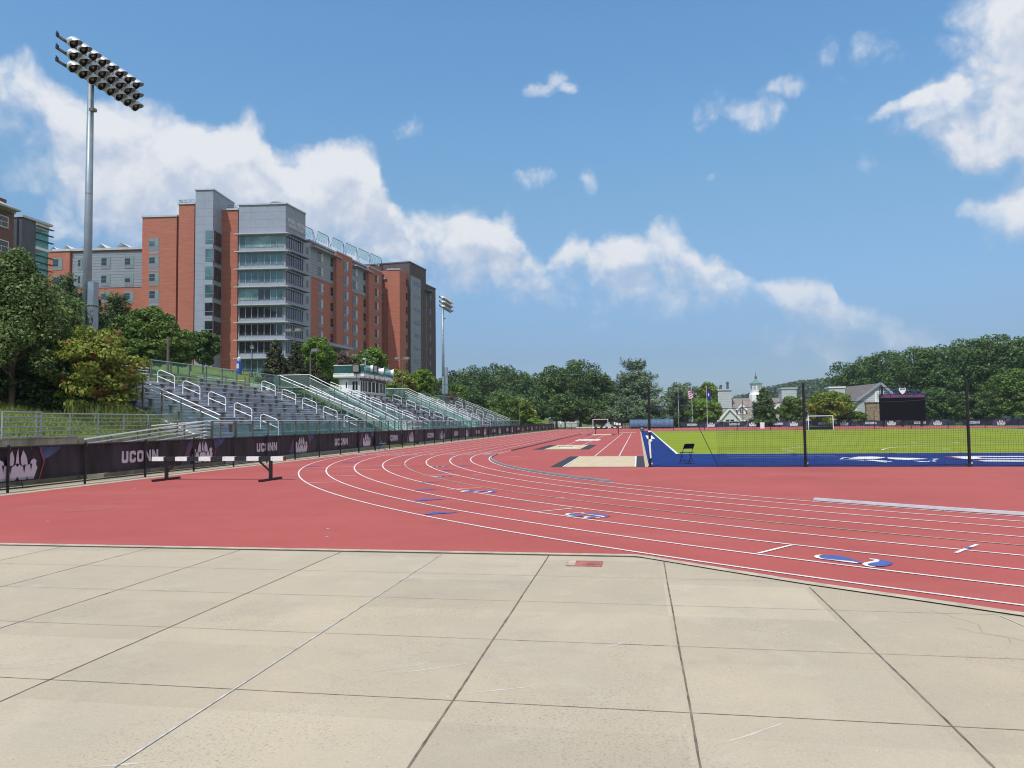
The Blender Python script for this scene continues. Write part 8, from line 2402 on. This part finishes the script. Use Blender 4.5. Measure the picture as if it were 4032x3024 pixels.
# hedge strip behind the far banners
pts = [far_pt(px) for px in range(2680, 2800, 40)]
# ---- wooded hills far away
def hill(name, prof, Yd, seed, n, leaf, lm):
    nrng = np.random.default_rng(seed); V = []; Fq = []
    pts = [PY(px, py, Yd) for px, py in prof]
    xs_ = np.array([p.x for p in pts]); zs_ = np.array([p.z for p in pts])
    m = 60; X = np.linspace(xs_[0], xs_[-1], m)
    for j in range(12):
        k = j / 11
        for x in X: V.append((x, Yd - (1 - k) * 260, np.interp(x, xs_, zs_) * sin(k * pi / 2) * .97 - 4))
    for j in range(11):
        for i in range(m - 1): Fq.append((j * m + i, j * m + i + 1, (j + 1) * m + i + 1, (j + 1) * m + i))
    me = bpy.data.meshes.new('hills'); me.from_pydata(V, [], Fq); me.materials.append(M['lf_sumacgreen']); tag(link('hills', me), kind='structure')
    x = nrng.uniform(xs_[0], xs_[-1], n); k = nrng.random(n) ** .7; z = np.interp(x, xs_, zs_) * np.sin(k * pi / 2) - 2
    # trees as little domes of leaf clumps
    nt = n // 26; cx = nrng.uniform(xs_[0], xs_[-1], nt); ck = nrng.random(nt) ** .75; cz = np.interp(cx, xs_, zs_) * np.sin(ck * pi / 2) - 3
    idx = nrng.integers(0, nt, n); d = nrng.normal(0, 1, (n, 3)); d /= np.linalg.norm(d, axis=1)[:, None]; d[:, 2] = np.abs(d[:, 2])
    r = nrng.uniform(3.0, 5.5, nt)[idx][:, None]
    P_ = np.stack([cx[idx], Yd - (1 - ck[idx]) * 260, cz[idx]], 1) + d * r * np.array([1, 1, 1.1])
    VV, QQ = leaves(P_, d, leaf, rng=nrng)
    o = np_mesh(name, VV, QQ, M[lm], None, nrng.random(nt)[idx] * .7 + nrng.random(n) * .3)
    return o


M['lf_hill'] = leaf_mat('hillside_wood_leaves', (0.026, 0.055, 0.022), (0.082, 0.126, 0.043), .15, .05)
o = hill('hillside_woods', [(2780, 1650), (2860, 1590), (2895, 1568), (2960, 1550), (3020, 1532), (3060, 1522), (3110, 1510), (3180, 1506), (3260, 1495), (3330, 1478), (3500, 1450), (3800, 1430), (4200, 1420)], 900, 5, 34000, 1.5, 'lf_hill'); tag(o, kind='stuff')
o = hill('distant_treeline', [(1600, 1650), (1900, 1640), (2300, 1632), (2480, 1628), (2600, 1622), (2660, 1614), (2780, 1628), (2900, 1640), (3100, 1640)], 1500, 6, 12000, 3.2, 'lf_hill'); tag(o, kind='stuff')
o = hill('mid_woods', [(3150, 1600), (3190, 1545), (3240, 1520), (3300, 1505), (3400, 1500), (3600, 1480), (4100, 1480)], 420, 7, 12000, .9, 'lf_far'); tag(o, kind='stuff')

# ---- grass tufts on the near bank and behind the stands
n = 26000; rng = np.random.default_rng(77)
x = np.concatenate([rng.uniform(-30, -19.7, n // 2), rng.uniform(-34, -26.5, n // 2)]); y = np.concatenate([rng.uniform(17, 30.8, n // 2), rng.uniform(30, 75, n // 2)])
z = np.array([H(a, b__) for a, b__ in zip(x, y)])
hgt = rng.uniform(.08, .26, n); a = rng.uniform(0, 2 * pi, n); ln = rng.normal(0, .09, (n, 2))
V = np.empty((n, 4, 3)); w = .014 + .01 * (y > 35)
V[:, 0] = np.stack([x - np.cos(a) * w, y - np.sin(a) * w, z - .03], 1); V[:, 1] = np.stack([x + np.cos(a) * w, y + np.sin(a) * w, z - .03], 1)
V[:, 2] = np.stack([x + ln[:, 0] + np.cos(a) * w * .3, y + ln[:, 1], z + hgt], 1); V[:, 3] = np.stack([x + ln[:, 0] - np.cos(a) * w * .3, y + ln[:, 1], z + hgt], 1)
M['blade'] = leaf_mat('grass_blades', (0.085, 0.130, 0.024), (0.230, 0.265, 0.075), .3, .4)
o = np_mesh('grass_blades', V.reshape(-1, 3), np.arange(n * 4).reshape(n, 4), M['blade'], None, rng.random(n)); tag(o, kind='stuff')
# tall weeds around the end of the stand
n = 1400; x = rng.uniform(-23.2, -20.0, n); y = rng.uniform(27, 30.7, n); z = np.array([H(a_, b__) for a_, b__ in zip(x, y)]); hgt = rng.uniform(.3, .95, n); ln = rng.normal(0, .22, (n, 2)); a = rng.uniform(0, 6.28, n); w = .015
V = np.empty((n, 4, 3))
V[:, 0] = np.stack([x - np.cos(a) * w, y - np.sin(a) * w, z - .03], 1); V[:, 1] = np.stack([x + np.cos(a) * w, y + np.sin(a) * w, z - .03], 1)
V[:, 2] = np.stack([x + ln[:, 0] + np.cos(a) * w * .3, y + ln[:, 1], z + hgt], 1); V[:, 3] = np.stack([x + ln[:, 0] - np.cos(a) * w * .3, y + ln[:, 1], z + hgt], 1)
o = np_mesh('tall_weeds', V.reshape(-1, 3), np.arange(n * 4).reshape(n, 4), M['blade'], None, rng.random(n)); tag(o, kind='stuff')
bpy.context.view_layer.update()
# ------------------------------------------------------------------ summer haze
b = MB(); b.box((-930, -70, -1.2), (1250, 1800, 160))
m, nt, out = nodes('pale_air')
pv = N(nt, 'ShaderNodeVolumePrincipled'); pv.inputs['Color'].default_value = (0.80, 0.88, 1.0, 1); pv.inputs['Density'].default_value = 0.00017; pv.inputs['Anisotropy'].default_value = 0.2
nt.links.new(pv.outputs[0], out.inputs['Volume'])
S.cycles.volume_bounces = 0
tag(b.build('haze', m), kind='stuff')
